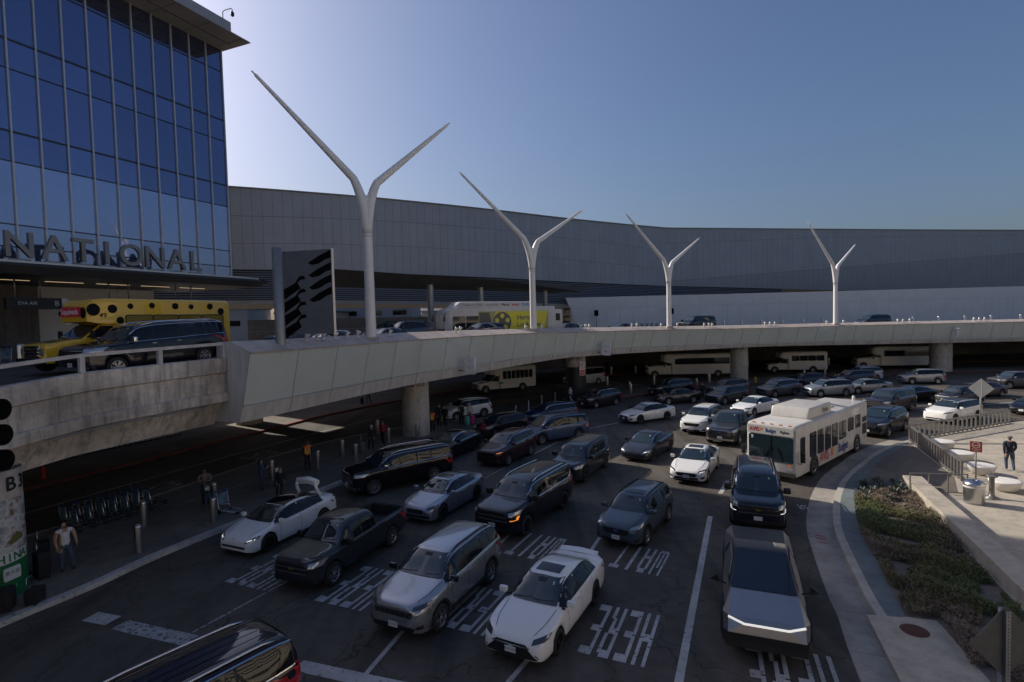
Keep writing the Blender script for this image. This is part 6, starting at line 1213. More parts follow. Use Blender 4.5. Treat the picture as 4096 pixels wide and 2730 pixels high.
def agave(x, y, s, label):
    t = thing('agave_plant', label, 'plant', (x, y, .15), random.uniform(0, 6), 'grey-green agave plants at the head of the bed'); b = MB()
    for k in range(22):
        a = k*2.4; el = .25+.055*k; l = s*(.62-.008*k); w = s*.05; d = Vector((math.cos(a)*math.cos(el), math.sin(a)*math.cos(el), math.sin(el))); sd = Vector((-math.sin(a), math.cos(a), 0)); u = sd.cross(d)
        P = [d*.03-sd*w*.7, d*.03+sd*w*.7, d*l*.5+sd*w+u*.0, d*l*.5-sd*w, d*l-Vector((0, 0, .02))]; b.add(P+[p-u*.015 for p in P], [(0, 1, 2, 3), (3, 2, 4), (6, 5, 8, 7), (7, 8, 9)])
    b.build('rosette', 'agave', t)
    return t
random.seed(5); AG = [(15.9, 24.4), (16.5, 24.95), (17.1, 25.4), (16.6, 24.1), (17.3, 24.7), (17.9, 25.2), (17.5, 25.95), (18.3, 25.75), (18.0, 24.5), (16.1, 25.1), (16.85, 26.05), (17.7, 26.4), (15.4, 23.7), (18.5, 26.4)]
for i, (x, y) in enumerate(AG): agave(x*SH, y*SH, random.uniform(.75, 1.05), 'spiky grey-green agave in the clump at the head of the planting bed')
# fences
mat('fence_grey', (.20, .19, .18), .45, .5, var=.1, scale=5)
def fence(label, a, c, n, h=1.0, w=.055, z=.15, thin=False):
    a, c = Vector(a), Vector(c); t = thing('metal_fence', label, 'fence', (a.x, a.y, z)); d = c-a
    for k in range(n+1):
        p = d*(k/n); b = MB(); b.box((p.x, p.y, h/2), (w, w, h), math.atan2(d.y, d.x)); b.build('fence_post', 'fence_grey', t)
    for zz in ((h-.03, .12) if not thin else (h-.02, .08)): b = MB(); b.bar((0, 0, zz), (d.x, d.y, zz), w*1.1, w); b.build('fence_rail', 'fence_grey', t)
fence('grey metal fence of broad upright bars in front of the white electric crossover', (25.3, 34.6), (35.7, 39.0), 22, 1.0, .09); fence('grey metal fence running from the kerb corner down to the litter bin', (25.25, 34.5), (21.7, 26.2), 20, 1.0, .09); fence('thin grey railing frame closing the bare soil patch', (20.3, 24.2), (18.05, 24.65), 3, .95, .045, .15, True)
# stools
def stool(x, y, label):
    t = thing('drum_seat', label, 'stool', (x, y, .15), 0, 'round concrete seats'); b = MB(); b.lathe([(.36, .02), (.38, .07), (.47, .1), (.60, .40), (.615, .44), (.59, .475), (.5, .49), (0, .49)], 36); mat('seat_conc', (.72, .68, .63), .7, var=.06, scale=2); b.build('seat_bowl', 'seat_conc', t); b = MB(); b.lathe([(.34, 0), (.34, .05)], 28); b.build('foot', 'concrete_dark', t)
for (x, y), l in zip(((25.7, 32.4), (24.6, 29.75), (23.55, 27.25), (22.45, 24.7)), ('round concrete seat farthest along the fence, by the kerb corner', 'round concrete seat, second from the kerb corner', 'round concrete seat beside the smoking area sign pole', 'round concrete seat nearest, right of the ash urn')): stool(x, y, l)
t = thing('litter_bin', 'round stainless steel litter bin with domed lid by the railing', 'bin', (19.75, 23.2, .15)); b = MB(); b.lathe([(.36, .0), (.37, .06), (.37, .78)], 32); b.build('drum', 'steel', t); b = MB(); b.lathe([(.385, .78), (.385, .86), (.33, .93), (.2, 1.0), (.12, 1.0), (.1, .97)], 32); b.build('lid', 'steel', t); b = MB(); b.lathe([(.376, .0), (.376, .07)], 32); b.build('base_ring', 'galv', t); b = MB(); b.lathe([(.376, .70), (.388, .78)], 32); b.build('liner_edge', 'white', t)
t = thing('ash_urn', 'slim grey ash urn on a round foot beside the litter bin', 'ash urn', (21.0, 23.75, .15)); b = MB(); b.lathe([(.27, 0), (.27, .04), (.13, .09), (.10, .2), (.10, .9), (.2, .96), (.22, 1.0), (.12, .99), (0, .97)], 24); b.build('urn_body', 'fence_grey', t); b = MB(); b.lathe([(0, .985), (.12, .985)], 16); b.build('sand_tray', 'soil', t)
def pole_sign(name, label, pos, h, r=.035, mt='galv'):
    t = thing(name, label, 'sign', pos); b = MB(); b.tube([(0, 0, 0), (0, 0, h)], r, 8); b.build('post', mt, t); return t
mat('sign_red', (.42, .055, .03), .5)
t = pole_sign('smoking_sign', 'red smoking area sign on a slim pole', (22.55, 26.4, .15), 1.9); f = Vector((-.6, -.8, 0)); x = Vector((.8, -.6, 0)); b = MB(); M = frame((0, 0, 1.62), x, (0, 0, 1)); b.prism([(-.23, -.26), (.23, -.26), (.23, .26), (-.23, .26)], .03, .05, 0, M); b.build('sign_plate', 'sign_red', t)
b = MB(); n = 20; A = [M @ Vector((.16*math.cos(2*math.pi*i/n), .085+.15*math.sin(2*math.pi*i/n), .054)) for i in range(n+1)]; B = [M @ Vector((.125*math.cos(2*math.pi*i/n), .085+.122*math.sin(2*math.pi*i/n), .054)) for i in range(n+1)]; b.strip(A, B); b.prism([(-.09, .05), (.09, .05), (.09, .08), (-.09, .08)], .052, .056, 0, M); b.prism([(.05, .09), (.09, .09), (.07, .16)], .052, .056, 0, M); b.build('cigarette_symbol', 'white', t); text_on('sign_text', 'SMOKING\nAREA', .075, 'white', M @ Matrix.Translation((0, -.155, .056)), t)
t = pole_sign('diamond_sign', 'blank back of a diamond road sign beyond the fence', (31.8, 36.9, .15), 3.5, .05); b = MB(); M = frame((0, -.04, 2.9), (.8, -.6, 0), (0, 0, 1)); b.prism([(0, -.68), (.68, 0), (0, .68), (-.68, 0)], .0, .02, 0, M); mat('sign_back', (.55, .55, .54), .5, .2, var=.06, scale=3); b.build('sign_plate', 'sign_back', t); b = MB(); b.bar((0, -.09, 2.3), (0, -.09, 3.5), .07, .05); b.build('stiffener', 'galv', t)
t = pole_sign('diamond_sign', 'weathered back of a diamond road sign at the bottom right corner', (7.2, 7.95, 0), 4.1, .045); b = MB(); M = frame((0, -.05, 3.62), (1, .05, 0), (0, 0, 1)); b.prism([(.0, -.55), (.55, 0), (0, .55), (-.55, 0)], .0, .015, 0, M); mat('sign_back_dark', (.11, .105, .10), .6, .3, var=.25, scale=5); b.build('sign_plate', 'sign_back_dark', t); b = MB(); b.box((0, -.09, 2.05), (.07, .045, 4.1)); b.build('perforated_post', 'galv', t)
b = MB()
for k in range(26): b.box((0, -.115, 2.75+k*.055), (.012, .004, .018))
o = b.build('post_hole', 'black', t); o['kind'] = 'stuff'
# traffic signal at the left edge
t = thing('traffic_signal', 'dark traffic signal heads cut by the left edge', 'traffic light', (-7.78, 7.85, 0)); b = MB(); b.box((0, 0, 7.1), (.22, .36, 1.12)); b.build('housing', 'black', t)
for k in range(3):
    b = MB(); M = Matrix.Translation((.1, 0, 7.47-k*.37)) @ Matrix.Rotation(math.pi/2, 4, 'Y'); b.lathe([(.155, 0), (.155, .28)], 20, M=M); b.lathe([(.0, .02), (.15, .02)], 20, M=M); b.build('visor', 'black', t)
b = MB(); b.tube([(-.25, 0, 0), (-.25, 0, 8)], .09, 12); b.bar((-.25, 0, 7.6), (0, 0, 7.6), .06, .06); b.bar((-.25, 0, 6.7), (0, 0, 6.7), .06, .06); b.build('signal_post', 'galv', t)
# bollards
def bollard_proto(h=1.08, r=.135):
    t = thing('steel_bollard', 'x', 'bollard'); b = MB(); b.lathe([(r, 0), (r, h-.12), (r*.98, h-.1), (r, h-.08), (r*.85, h-.02), (r*.5, h), (0, h)], 24); b.build('tube', 'steel', t); return t
BP_ = bollard_proto(); _first = [True]
BOL = [('stainless bollard nearest the kerb line left of the parked electric sedan', 'a', [(-14.37*.99, 20.38*.99)]), ('stainless bollard just behind the nearest one on the island', 'b', [(-15.9, 22.95)]), ('stainless bollard beside the boy in the numbered jersey', 'c', [(-13.05, 23.2)]), ('stainless bollard behind the man with the boy', 'd', [(-14.25, 25.45)]), ('stainless bollard beside the woman in denim', 'e', [(-13.3, 29.5), (-12.35, 27.9)]), ('stainless bollard beside the man in the orange vest', 'f', [(-12.55, 33), (-11.5, 31.5)]), ('stainless bollard between the vest man and the long black SUV', 'g', [(-10.9, 34.2), (-9.7, 32.95)]), ('stainless bollard beside the traveller in red', 'h', [(-8.8, 37.8), (-10.3, 40.9)]), ('stainless bollard in front of column B2', 'i', [(-6.95, 38.7)]),
 ('stainless bollard on the far island between column B1 and the crossing', 'j', [(11.6, 66.8), (13.1, 61), (12.8, 59), (17.1, 65.8)]), ('stainless bollard on the island left of column 3K', 'k', [(21.1, 62.4), (24.1, 66.6), (24.3, 67.5)]), ('stainless bollard on the island between columns 3K and 3J', 'l', [(36.8, 68.6), (40, 69.6), (45, 70.9), (46.6, 71.2)]), ('stainless bollard on the far terminal pavement under the deck', 'm', [(14.4, 79.4), (18.2, 80.4), (19.9, 80.9), (36.2, 83.6), (49.4, 84.9)])]
for lab, g, ps in BOL:
    for kp, p in enumerate(ps):
        o = BP_ if _first[0] else copy_tree(BP_); _first[0] = False; o.location = (p[0], p[1], .15); o['label'] = lab if len(ps) == 1 else lab.replace('stainless bollard', 'stainless bollard, %s of %s,' % (ORD[kp], ('two', 'three', 'four', 'five')[len(ps)-2])); o['group'] = 'steel bollards, '+lab.split('bollard ')[1]
UB = [(-26, 69.5), (10.5, 86.5), (21, 92), (24, 92.3), (27, 92.4), (30, 92.4), (33, 92.4), (36, 92.4), (39, 92.4), (42.3, 92.3), (45.8, 92.2), (49.2, 92), (52.5, 91.8), (59.5, 91.4), (63, 91.2), (67, 91), (71, 90.6), (75, 90.2), (79, 89.8), (83.5, 89.4)]
for kp, p in enumerate(UB): o = dup(BP_, (p[0], p[1], lerp_tab(ZC, p[0])-.95), 0, 'small steel bollard, %s from left in the row along the upper road' % ORD[kp], 'bollards along the upper road'); o.scale = (1.5, 1.5, 1.25)
for (x, y), l in zip(((-1.2, 52.5), (-4.6, 50.2), (-8.2, 58.5)), ('x', 'y', 'z')): pass
for kp, (x, y) in enumerate(((-7.3, 62.2), (-5.2, 63.9), (-3.2, 65.6), (-1, 67.5))): dup(BP_, (x, y, 6.6), 0, 'steel bollard, %s from left, on the upper kerb below the dark canopy' % ORD[kp], 'bollards below the roadside canopy')
o = dup(BP_, (-25.8, 28.6, 6.75), 0, 'thick grey bollard among the luggage carts on the upper kerb', 'x'); o.scale = (1.6, 1.6, 1.1); del o['group']
# delineator posts at the island tip
mat('deline', (.5, .5, .5), .5)
for i, ((x, y), l) in enumerate(zip(((.05, 49.3), (1.44, 52.0), (2.88, 55.3), (4.41, 57.2)), ('leaning white delineator post nearest the blue car', 'white delineator post second from the leaning one', 'white delineator post third from the leaning one', 'white delineator post nearest column B1'))):
    t = thing('delineator_post', l, 'post', (x*.97, y*.97, 0), 0, 'white delineator posts'); t.rotation_euler = (0, .18 if i == 0 else 0, 0); b = MB(); b.lathe([(.12, 0), (.1, .05), (.045, .08), (.045, .95), (0, .98)], 12); b.build('flexible_post', 'deline', t); b = MB(); b.lathe([(.047, .7), (.047, .85)], 12); b.build('reflector', 'white', t)
# hydrants
for (p, l, mt) in (((29.3, 65.6, .15), 'yellow fire hydrant right of column 3K', 'hyd_y'), ((-27, 30.9, .15), 'red standpipe behind the red kerb under the bridge', 'hyd_r')):
    mat('hyd_y', (.6, .38, .02), .5); mat('hyd_r', (.35, .03, .02), .5); t = thing('fire_hydrant', l, 'hydrant', p); b = MB(); b.lathe([(.15, 0), (.15, .05), (.1, .08), (.1, .5), (.13, .52), (.12, .6), (.05, .68), (0, .7)], 16); b.build('barrel', mt, t); b = MB(); b.tube([(-.18, 0, .4), (.18, 0, .4)], .055, 10); b.build('nozzle', mt, t)
# luggage carts
mat('cart_blue', (.018, .03, .10), .5); mat('cart_ad', (.12, .20, .23), .45, var=.6, scale=5)
def cart_proto():
    t = thing('luggage_cart', 'x', 'luggage cart'); b = MB()
    for s in (1, -1): b.tube([(.45, s*.22, .16), (-.35, s*.26, .16), (-.42, s*.27, .3), (-.5, s*.27, .98)], .02, 6)
    b.tube([(.45, -.22, .16), (.5, 0, .16), (.45, .22, .16)], .02, 6); b.tube([(-.38, -.26, .45), (-.1, 0, .42), (-.38, .26, .45)], .016, 6)
    for k in range(3): b.tube([(.3-.25*k, -.23, .165), (.3-.25*k, .23, .165)], .012, 5)
    b.build('frame', 'steel', t); b = MB(); b.box((-.455, 0, .65), (.03, .44, .48)); b.build('ad_panel', 'cart_ad', t)
    b = MB(); b.tube([(-.52, -.3, 1.0), (-.56, 0, 1.02), (-.52, .3, 1.0)], .04, 8); b.build('handle', 'cart_blue', t)
    for (x, y) in ((-.36, .28), (-.36, -.28), (.4, 0)): b = MB(); b.lathe([(.0, -.025), (.09, -.025), (.1, 0), (.09, .025), (0, .025)], 14, M=Matrix.Translation((x, y, .1)) @ Matrix.Rotation(math.pi/2, 4, 'X')); b.build('wheel', 'rubber', t)
    return t
CP = cart_proto(); cf = [True]
def carts(label, group, pts, rz, z):
    for i, p in enumerate(pts):
        o = CP if cf[0] else copy_tree(CP); cf[0] = False; o.location = (p[0], p[1], z); o.rotation_euler = (0, 0, rz); o['label'] = label if len(pts) == 1 else label.replace('luggage cart', 'luggage cart, %s' % ((ORD[i]+' from left') if len(pts) != 14 else (ORD[i % 7]+(' in the front file', ' in the rear file')[i//7])), 1); o['group'] = group
v0, v1 = Vector((-18.3, 22.9)), Vector((-17.0, 25.5)); dr = (v1-v0); n2 = Vector((-dr.y, dr.x)).normalized()
carts('luggage cart of the double row on the island', 'carts nested on the island', [v0+dr*(k/6.) for k in range(7)]+[v0+n2*.85+dr*(k/6.) for k in range(7)], math.atan2(-.9, -.45)+math.pi, .15)
carts('luggage cart in the long nested row along the terminal pavement', 'carts in the long row under the bridge', [Vector((-30.4, 33.9)).lerp(Vector((-26.6, 42.3)), k/25.) for k in range(26)], math.atan2(.4, .9), .15)
carts('luggage cart standing alone beside the bollard and the boy', None or 'single cart', [(-12.9, 24.3)], -.4, .15)
carts('luggage cart in the row on the upper kerb at the left edge', 'carts on the upper kerb', [Vector((-28.6, 27.2)).lerp(Vector((-24.2, 34)), k/11.) for k in range(12)], math.atan2(-.4, -.9)+1.2, 6.75)
carts('luggage cart in the row before the white wall on the upper road', 'carts by the white wall', [Vector((19.5, 92.5)).lerp(Vector((29.5, 92.8)), k/12.) for k in range(13)], 1.6, 6.15)
# advertising column at the left edge
def ad_column():
    c = Vector((-17.05, 17.15)); r = 1.02; t = thing('advert_column', 'round column with green wrapped advert and the number B3', 'column', (c.x, c.y, 0)); b = MB(); b.lathe([(r, 0), (r, 4.2)], 40); b.build('shaft', 'concrete_column', t)
    mat('ad_green', (.01, .14, .045), .45); mat('ad_white', (.62, .62, .60), .45)
    def _ph(nt, b_, N, L):
        p = N.new('ShaderNodeTexCoord').outputs['Object']; c_ = _ramp(nt, _noise(nt, 1.3, 4, p), [(.30, (.02, .02, .02)), (.44, (.30, .30, .29)), (.52, (.55, .55, .53)), (.60, (.16, .07, .03)), (.68, (.08, .2, .03)), (.8, (.5, .5, .48))]); L.new(c_, b_.inputs['Base Color'])
    node_mat('ad_photo', .5, _ph)
    for z0, z1, mt, nm in ((.12, 1.28, 'ad_green', 'green_wrap'), (1.28, 1.62, 'ad_white', 'white_band'), (1.62, 3.3, 'ad_photo', 'picture_wrap')): b = MB(); b.lathe([(r+.012, z0), (r+.012, z1)], 40); b.build(nm, mt, t)
    def ct(txt, size, mt, z, a0, da):
        for i, ch in enumerate(txt):
            a = a0+i*da; n = Vector((math.cos(a), math.sin(a), 0)); x = Vector((-n.y, n.x, 0))
            if ch != ' ': text_on('advert_letter', ch, size, mt, frame(n*(r+.02)+Vector((0, 0, z)), x, (0, 0, 1)), t, bold=True)
    af = math.atan2(-c.y, -c.x); ct('STIRFRY', .36, 'ad_green', 1.44, af-1.75, .235); ct('CHINAS', .36, 'ad_green', 1.44, af+.12, .235); ct('B3', .62, 'black', 3.75, af-.35, .42); ct('B3', .62, 'black', 3.75, af+.75, .42)
    n = Vector((math.cos(af+.62), math.sin(af+.62), 0)); x = Vector((-n.y, n.x, 0)); M = frame(n*(r+.005)+Vector((0, 0, .95)), x, (0, 0, 1)); b = MB(); b.prism([(-.22, -.2), (.22, -.2), (.25, -.16), (.25, .16), (.22, .2), (-.22, .2), (-.25, .16), (-.25, -.16)], 0, .04, 0, M); b.build('logo_badge', 'ad_white', t); text_on('logo_text', '费大厨', .15, 'black', M @ Matrix.Translation((0, .02, .045)), t); ct('Find', .12, 'ad_white', .52, af+.5, .07)
    n = Vector((math.cos(af-.05), math.sin(af-.05), 0)); x = Vector((-n.y, n.x, 0)); M = frame(n*(r+.10)+Vector((0, 0, 2.95)), x, (0, 0, 1)); s = thing('no_stopping_sign', 'dark no stopping sign fixed to the advert column', 'sign', (c.x, c.y, 0)); nosign(s, M)
def nosign(s, M):
    b = MB(); b.prism([(-.23, -.46), (.23, -.46), (.23, .42), (-.23, .42)], 0, .06, 0, M); b.build('sign_plate', 'ad_white', s); b = MB(); n = 22; A = [M @ Vector((.19*math.cos(2*math.pi*i/n), .18+.19*math.sin(2*math.pi*i/n), .064)) for i in range(n+1)]; B = [M @ Vector((.155*math.cos(2*math.pi*i/n), .18+.155*math.sin(2*math.pi*i/n), .064)) for i in range(n+1)]; b.strip(A, B); b.add([M @ Vector(p) for p in ((-.14, .30, .066), (-.12, .32, .066), (.14, .06, .066), (.12, .04, .066))], [(0, 1, 2, 3)]); b.build('ring_symbol', 'sign_red', s); text_on('sign_letter', 'R', .27, 'black', M @ Matrix.Translation((0, .18, .063)), s, bold=True)
    b = MB(); b.prism([(-.21, -.43), (.21, -.43), (.21, -.08), (-.21, -.08)], .061, .064, 0, M); b.build('red_field', 'sign_red', s); text_on('sign_text', 'No Waiting\nTow-Away', .085, 'white', M @ Matrix.Translation((0, -.25, .068)), s)
ad_column()
a = math.atan2(-55.2, -6.4)+.62; n = Vector((math.cos(a), math.sin(a), 0)); s = thing('no_stopping_sign', 'white and red no stopping sign on column B1', 'sign', (6.4, 55.2, 0)); nosign(s, frame(n*1.05+Vector((0, 0, 3.45)), (-n.y, n.x, 0), (0, 0, 1)) @ Matrix.Scale(1.5, 4))
# ceiling lights and hanging signs under the deck
for i, x in enumerate((9.5, 13.5, 17.8, 23.0, 31.5, 35.5, 43.5, 47.5)):
    k = min(range(len(JM)), key=lambda q: abs(JM[q].x-x)); p = offs(JM, -2.2)[k]; tt = (JM[k+1]-JM[k]).normalized(); z = lerp_tab(ZB, p.x)+.46
    t = thing('strip_light', 'lit strip lamp, %s from left, on the underside of the deck' % ORD[i], 'lamp', (p.x, p.y, z), math.atan2(tt.y, tt.x), 'strip lamps under the deck'); b = MB(); b.box((0, 0, .05), (2.2, .3, .1)); b.build('housing', 'galv', t); b = MB(); b.box((0, 0, -.012), (2.1, .24, .02)); b.build('diffuser', 'lamp_warm', t)
for x, l in ((19.8, 'dark hanging passenger pick-up sign left of column 3K'), (39.5, 'dark hanging passenger pick-up sign between columns 3K and 3J')):
    k = min(range(len(JM)), key=lambda q: abs(JM[q].x-x)); p = offs(JM, -1.2)[k]; tt = (JM[k+1]-JM[k]).normalized(); z = lerp_tab(ZB, p.x); t = thing('hanging_sign', l, 'sign', (p.x, p.y, z), math.atan2(tt.y, tt.x)); b = MB(); b.box((0, 0, .1), (3.6, .15, .55)); b.build('sign_board', 'black', t); text_on('sign_text', 'Passenger Pick-up', .36, 'white', frame((0, -.085, .1), (1, 0, 0), (0, 0, 1)), t)
    for sx in (-2.15, 2.15): b = MB(); n = 18; b.add([(sx+.27*math.cos(2*math.pi*i/n), -.085, .1+.27*math.sin(2*math.pi*i/n)) for i in range(n)], [list(range(n))]); b.build('arrow_disc', 'white', t)
# small posts and signs on the deck
for (x, y, l) in ((14.6, 93.8, 'small dark sign on a post by the luggage carts on the deck'), (27.5, 93.6, 'small dark red sign on a post above the black SUV on the deck')):
    t = pole_sign('post_sign', l, (x, y, 6.1), 3.6, .06); b = MB(); b.box((0, -.06, 3.1), (.7, .06, 1.0)); b.build('sign_plate', 'matt_black', t)
t = thing('security_camera', 'white camera bracket on the deck fascia above column 3J', 'camera', (56.7, 69.5, 5.6)); b = MB(); b.box((0, 0, 0), (.3, .5, .3)); b.box((0, -.1, -.5), (.22, .3, .5)); b.build('bracket', 'fixture_white', t); b = MB(); b.lathe([(0, -.2), (.2, -.12), (.24, .05), (0, .1)], 14, (0, -.25, .3)); b.build('dome', 'fixture_white', t)
# parking structure right of the plaza and block added behind the camera: unseen pale concrete bouncing sunlight into the shade
mat('garage_conc', (.72, .64, .53), .85, var=.06, scale=.3)
def garage(name, label, c, rz, Lx, nb, h=22.):
    t = thing(name, label, 'building', (c[0], c[1], 0), rz); b = MB(); b.box((0, 15.5, h/2), (Lx-.4, 30, h-.4)); b.build('core', 'garage_conc', t)
    n = int(h/3.1)
    for k in range(n): b = MB(); b.box((0, .2, 1.3+k*3.1), (Lx, .5, 1.9)); b.build('parapet_band', 'garage_conc', t); b = MB(); b.box((0, .42, 2.85+k*3.1), (Lx-.6, .2, 1.15)); b.build('deck_opening', 'concrete_dark', t)
    for k in range(nb+1): b = MB(); b.box((-Lx/2+Lx*k/nb, -.1, h/2), (.8, .7, h)); b.build('column', 'garage_conc', t)
garage('parking_structure', 'pale concrete multi-storey parking structure right of the plaza', (39, -18), R(-90), 84, 11)
garage('bounce_block', 'pale concrete block added behind the footbridge to bounce sunlight', (-8, -52), R(180), 92, 12)
# ================================================================ people and their bags
mat('skin_a', (.36, .21, .14), .6); mat('skin_b', (.15, .075, .045), .6); mat('hair_dark', (.012, .01, .009), .7); mat('hair_grey', (.35, .34, .33), .7); mat('hair_red', (.06, .025, .012), .7)
for n_, c_ in dict(white_tee=(.55, .54, .54), jeans=(.05, .07, .11), black_cloth=(.012, .012, .014), dark_navy=(.012, .016, .03), orange_vest=(.85, .16, .02), red_cloth=(.28, .015, .03), green_cloth=(.02, .07, .055), cream=(.5, .45, .38), denim=(.035, .055, .10), jersey=(.01, .035, .025), plaid_blue=(.06, .10, .16), khaki=(.2, .16, .11), grey_cloth=(.12, .12, .125), camo=(.14, .11, .08), shoe_white=(.5, .5, .5)).items(): mat(n_, c_, .85, var=.18, scale=14)
def person(label, pos, face, top, legs, skin='skin_a', hair='hair_dark', shoes='black_cloth', h=1.72, z=.15, pose=None, hat=None, sleeve='long', bag=None, vest=False, longhair=False, girth=1., arms=None):
    """one continuous skinned body; joints as (x fwd, y left, z) in units of height"""
    p = dict(la=((0.0, .115, .80), (-.025, .142, .63), (.035, .13, .485)), ra=((0.0, -.115, .80), (-.005, -.142, .63), (.05, -.125, .49)), ll=((0, .055, .52), (.015, .06, .28), (-.01, .06, .045)), rl=((0, -.055, .52), (.02, -.06, .28), (.0, -.06, .045)), lean=0, crouch=0)
    if pose: p.update(pose)
    V = []; E = []; Rd = []; Z = []
    def add(c, r, zn, par=None):
        V.append(Vector(c)*h); Rd.append((r*h, r*h) if not isinstance(r, tuple) else (r[0]*h, r[1]*h)); Z.append(zn)
        if par is not None: E.append((par, len(V)-1))
        return len(V)-1
    L = p['lean']; g = girth
    pel = add((0, 0, .525), (.088*g, .075*g), 'L'); wa = add((L*.3, 0, .61), (.086*g, .072*g), 'T', pel); ch = add((L*.7, 0, .72), (.098*g, .078*g), 'T', wa); sh = add((L*.95, 0, .80), (.066, .056), 'T', ch); nk = add((L*1.08+.005, 0, .855), .028, 'S', sh); hd = add((L*1.2+.012, 0, .905), (.042, .048), 'S', nk); tp = add((L*1.25+.005, 0, .965), (.036, .042), 'H', hd)
    for k, s in (('la', 1), ('ra', -1)):
        a, e, w = p[k]; i = add((a[0]+L*.95, a[1], a[2]), .042*g, 'T', sh); j = add((e[0]+L*.8, e[1], e[2]), .032, 'A' if sleeve == 'long' else 'S', i); q = add((w[0]+L*.6, w[1], w[2]), .022, 'A' if sleeve == 'long' else 'S', j)
        d = (Vector(w)-Vector(e)).normalized(); pm = add(Vector((w[0]+L*.6, w[1], w[2]))+d*.03, (.018, .012), 'S', q); sd = Vector((d.z, 0, -d.x)) if abs(d.y) < .8 else Vector((1, 0, 0)); nrm = d.cross(sd)
        for f, ln in ((-.016, .036), (-.006, .042), (.005, .040), (.015, .034)):
            m1 = add(Vector(V[pm])/h+d*.022+sd*f, .0052, 'S', pm); add(Vector(V[m1])/h+d*(ln-.012)+nrm*.008*-s, .0045, 'S', m1)
        t1 = add(Vector(V[pm])/h+sd*.024-d*.004, .006, 'S', pm); add(Vector(V[t1])/h+d*.02+sd*.008, .0055, 'S', t1)
    for k in ('ll', 'rl'):
        a, kn, an = p[k]; i = add(a, .062*g, 'L', pel); j = add(kn, .045, 'L', i); q = add(an, .034, 'L', j); add((an[0]+.05, an[1]*1.05, an[2]-.018), (.03, .024), 'F', q); 
    me = bpy.data.meshes.new('person'); me.from_pydata(V, E, []); o = bpy.data.objects.new('tmp', me); md = o.modifiers.new('s', 'SKIN'); md.use_smooth_shade = True
    for i, sv in enumerate(me.skin_vertices[0].data): sv.radius = Rd[i]; sv.use_root = (i == pel)
    sb = o.modifiers.new('u', 'SUBSURF'); sb.levels = 1; sb.render_levels = 1
    m2 = evaluated_mesh(o); bpy.data.objects.remove(o)
    mats = ['skin', 'top', 'leg', 'shoe', 'hair']; m2.materials.clear()
    for q in (skin, top, legs, shoes, hair, arms or top): m2.materials.append(MATS[q])
    segs = [(V[a], V[b], Z[b] if Z[b] != 'T' or Z[a] == 'T' else 'T') for a, b in E]; zi = {'S': 0, 'T': 1, 'L': 2, 'F': 3, 'H': 4, 'A': 5}
    hx = V[hd]; idx = []
    for f in m2.polygons:
        c = f.center; best = None; bd = 1e9
        for a, b_, zz in segs:
            ab = b_-a; t = max(0, min(1, (c-a).dot(ab)/max(1e-9, ab.length_squared))); d = (c-(a+ab*t)).length
            if d < bd: bd = d; best = (zz, t)
        zz = best[0]; m_ = zi[zz]
        if zz in ('S', 'H') and c.z > .88*h and (Vector((c.x, c.y, 0))-Vector((hx.x, hx.y, 0))).length < .09*h:
            m_ = 4 if (c.z > hx.z+.052*h or (c.x < hx.x-.012*h and c.z > hx.z-.02*h)) else 0
        if zz == 'T' and c.z < .555*h: m_ = 2
        idx.append(m_)
    m2.polygons.foreach_set('material_index', idx); m2.polygons.foreach_set('use_smooth', [True]*len(idx))
    ob = link(bpy.data.objects.new('person', m2)); ob.location = (pos[0], pos[1], z-.001*h); ob.rotation_euler = (0, 0, R(face)); tag(ob, label, 'person')
    # face
    b = MB(); fx = hx.x+.044*h
    for s in (1, -1): b.box((fx-.003*h, s*.016*h, hx.z+.012*h), (.006*h, .011*h, .006*h))
    b.box((fx+.001*h, 0, hx.z-.025*h), (.004*h, .022*h, .004*h)); b.build('eyes_and_mouth', 'hair_dark', ob); b = MB(); b.add([(fx-.004*h, -.007*h, hx.z-.008*h), (fx-.004*h, .007*h, hx.z-.008*h), (fx+.012*h, 0, hx.z-.006*h), (fx-.004*h, 0, hx.z+.014*h)], [(0, 2, 3), (2, 1, 3), (0, 1, 2)]); b.build('nose', skin, ob)
    if hat: b = MB(); b.lathe([(.062*h, .0), (.062*h, .025*h), (.045*h, .05*h), (0, .06*h)], 16, (hx.x-.004*h, 0, hx.z+.022*h)); b.box((hx.x+.075*h, 0, hx.z+.027*h), (.06*h, .075*h, .008*h)); b.build('cap', hat, ob)
    if longhair: b = MB(); b.tube([(hx.x-.03*h, 0, hx.z+.03*h), (hx.x-.055*h, 0, hx.z-.03*h), (hx.x-.06*h, 0, hx.z-.14*h)], [.045*h, .05*h, .03*h], 10); b.build('long_hair', hair, ob)
    if bag: o2 = link(bpy.data.objects.new('backpack', mesh_box('backpack', (.17, .32, .46), bag, .06)), ob); o2.location = (-.17+L*.5, 0, .72*h)
    if vest:
        b = MB()
        for zz in (.58, .64): b.lathe([(.092*h, zz*h), (.092*h, (zz+.018)*h)], 20)
        for s in (1, -1): b.tube([(.075*h+L*.5, s*.045*h, .57*h), (.078*h, s*.05*h, .72*h), (.03*h, s*.055*h, .835*h)], .012*h, 6)
        b.build('reflective_band', 'vest_band', ob)
    return ob
mat('vest_band', (.75, .62, .10), .4)
walk = dict(ll=((0, .055, .52), (.09, .06, .29), (.03, .06, .045)), rl=((0, -.055, .52), (-.02, -.06, .28), (-.13, -.06, .06)), la=((0, .115, .80), (-.07, .14, .64), (-.04, .125, .495)), ra=((0, -.115, .80), (.05, -.14, .64), (.14, -.12, .53)))
pull = dict(ra=((0, -.13, .8), (-.10, -.17, .66), (-.2, -.18, .50)))
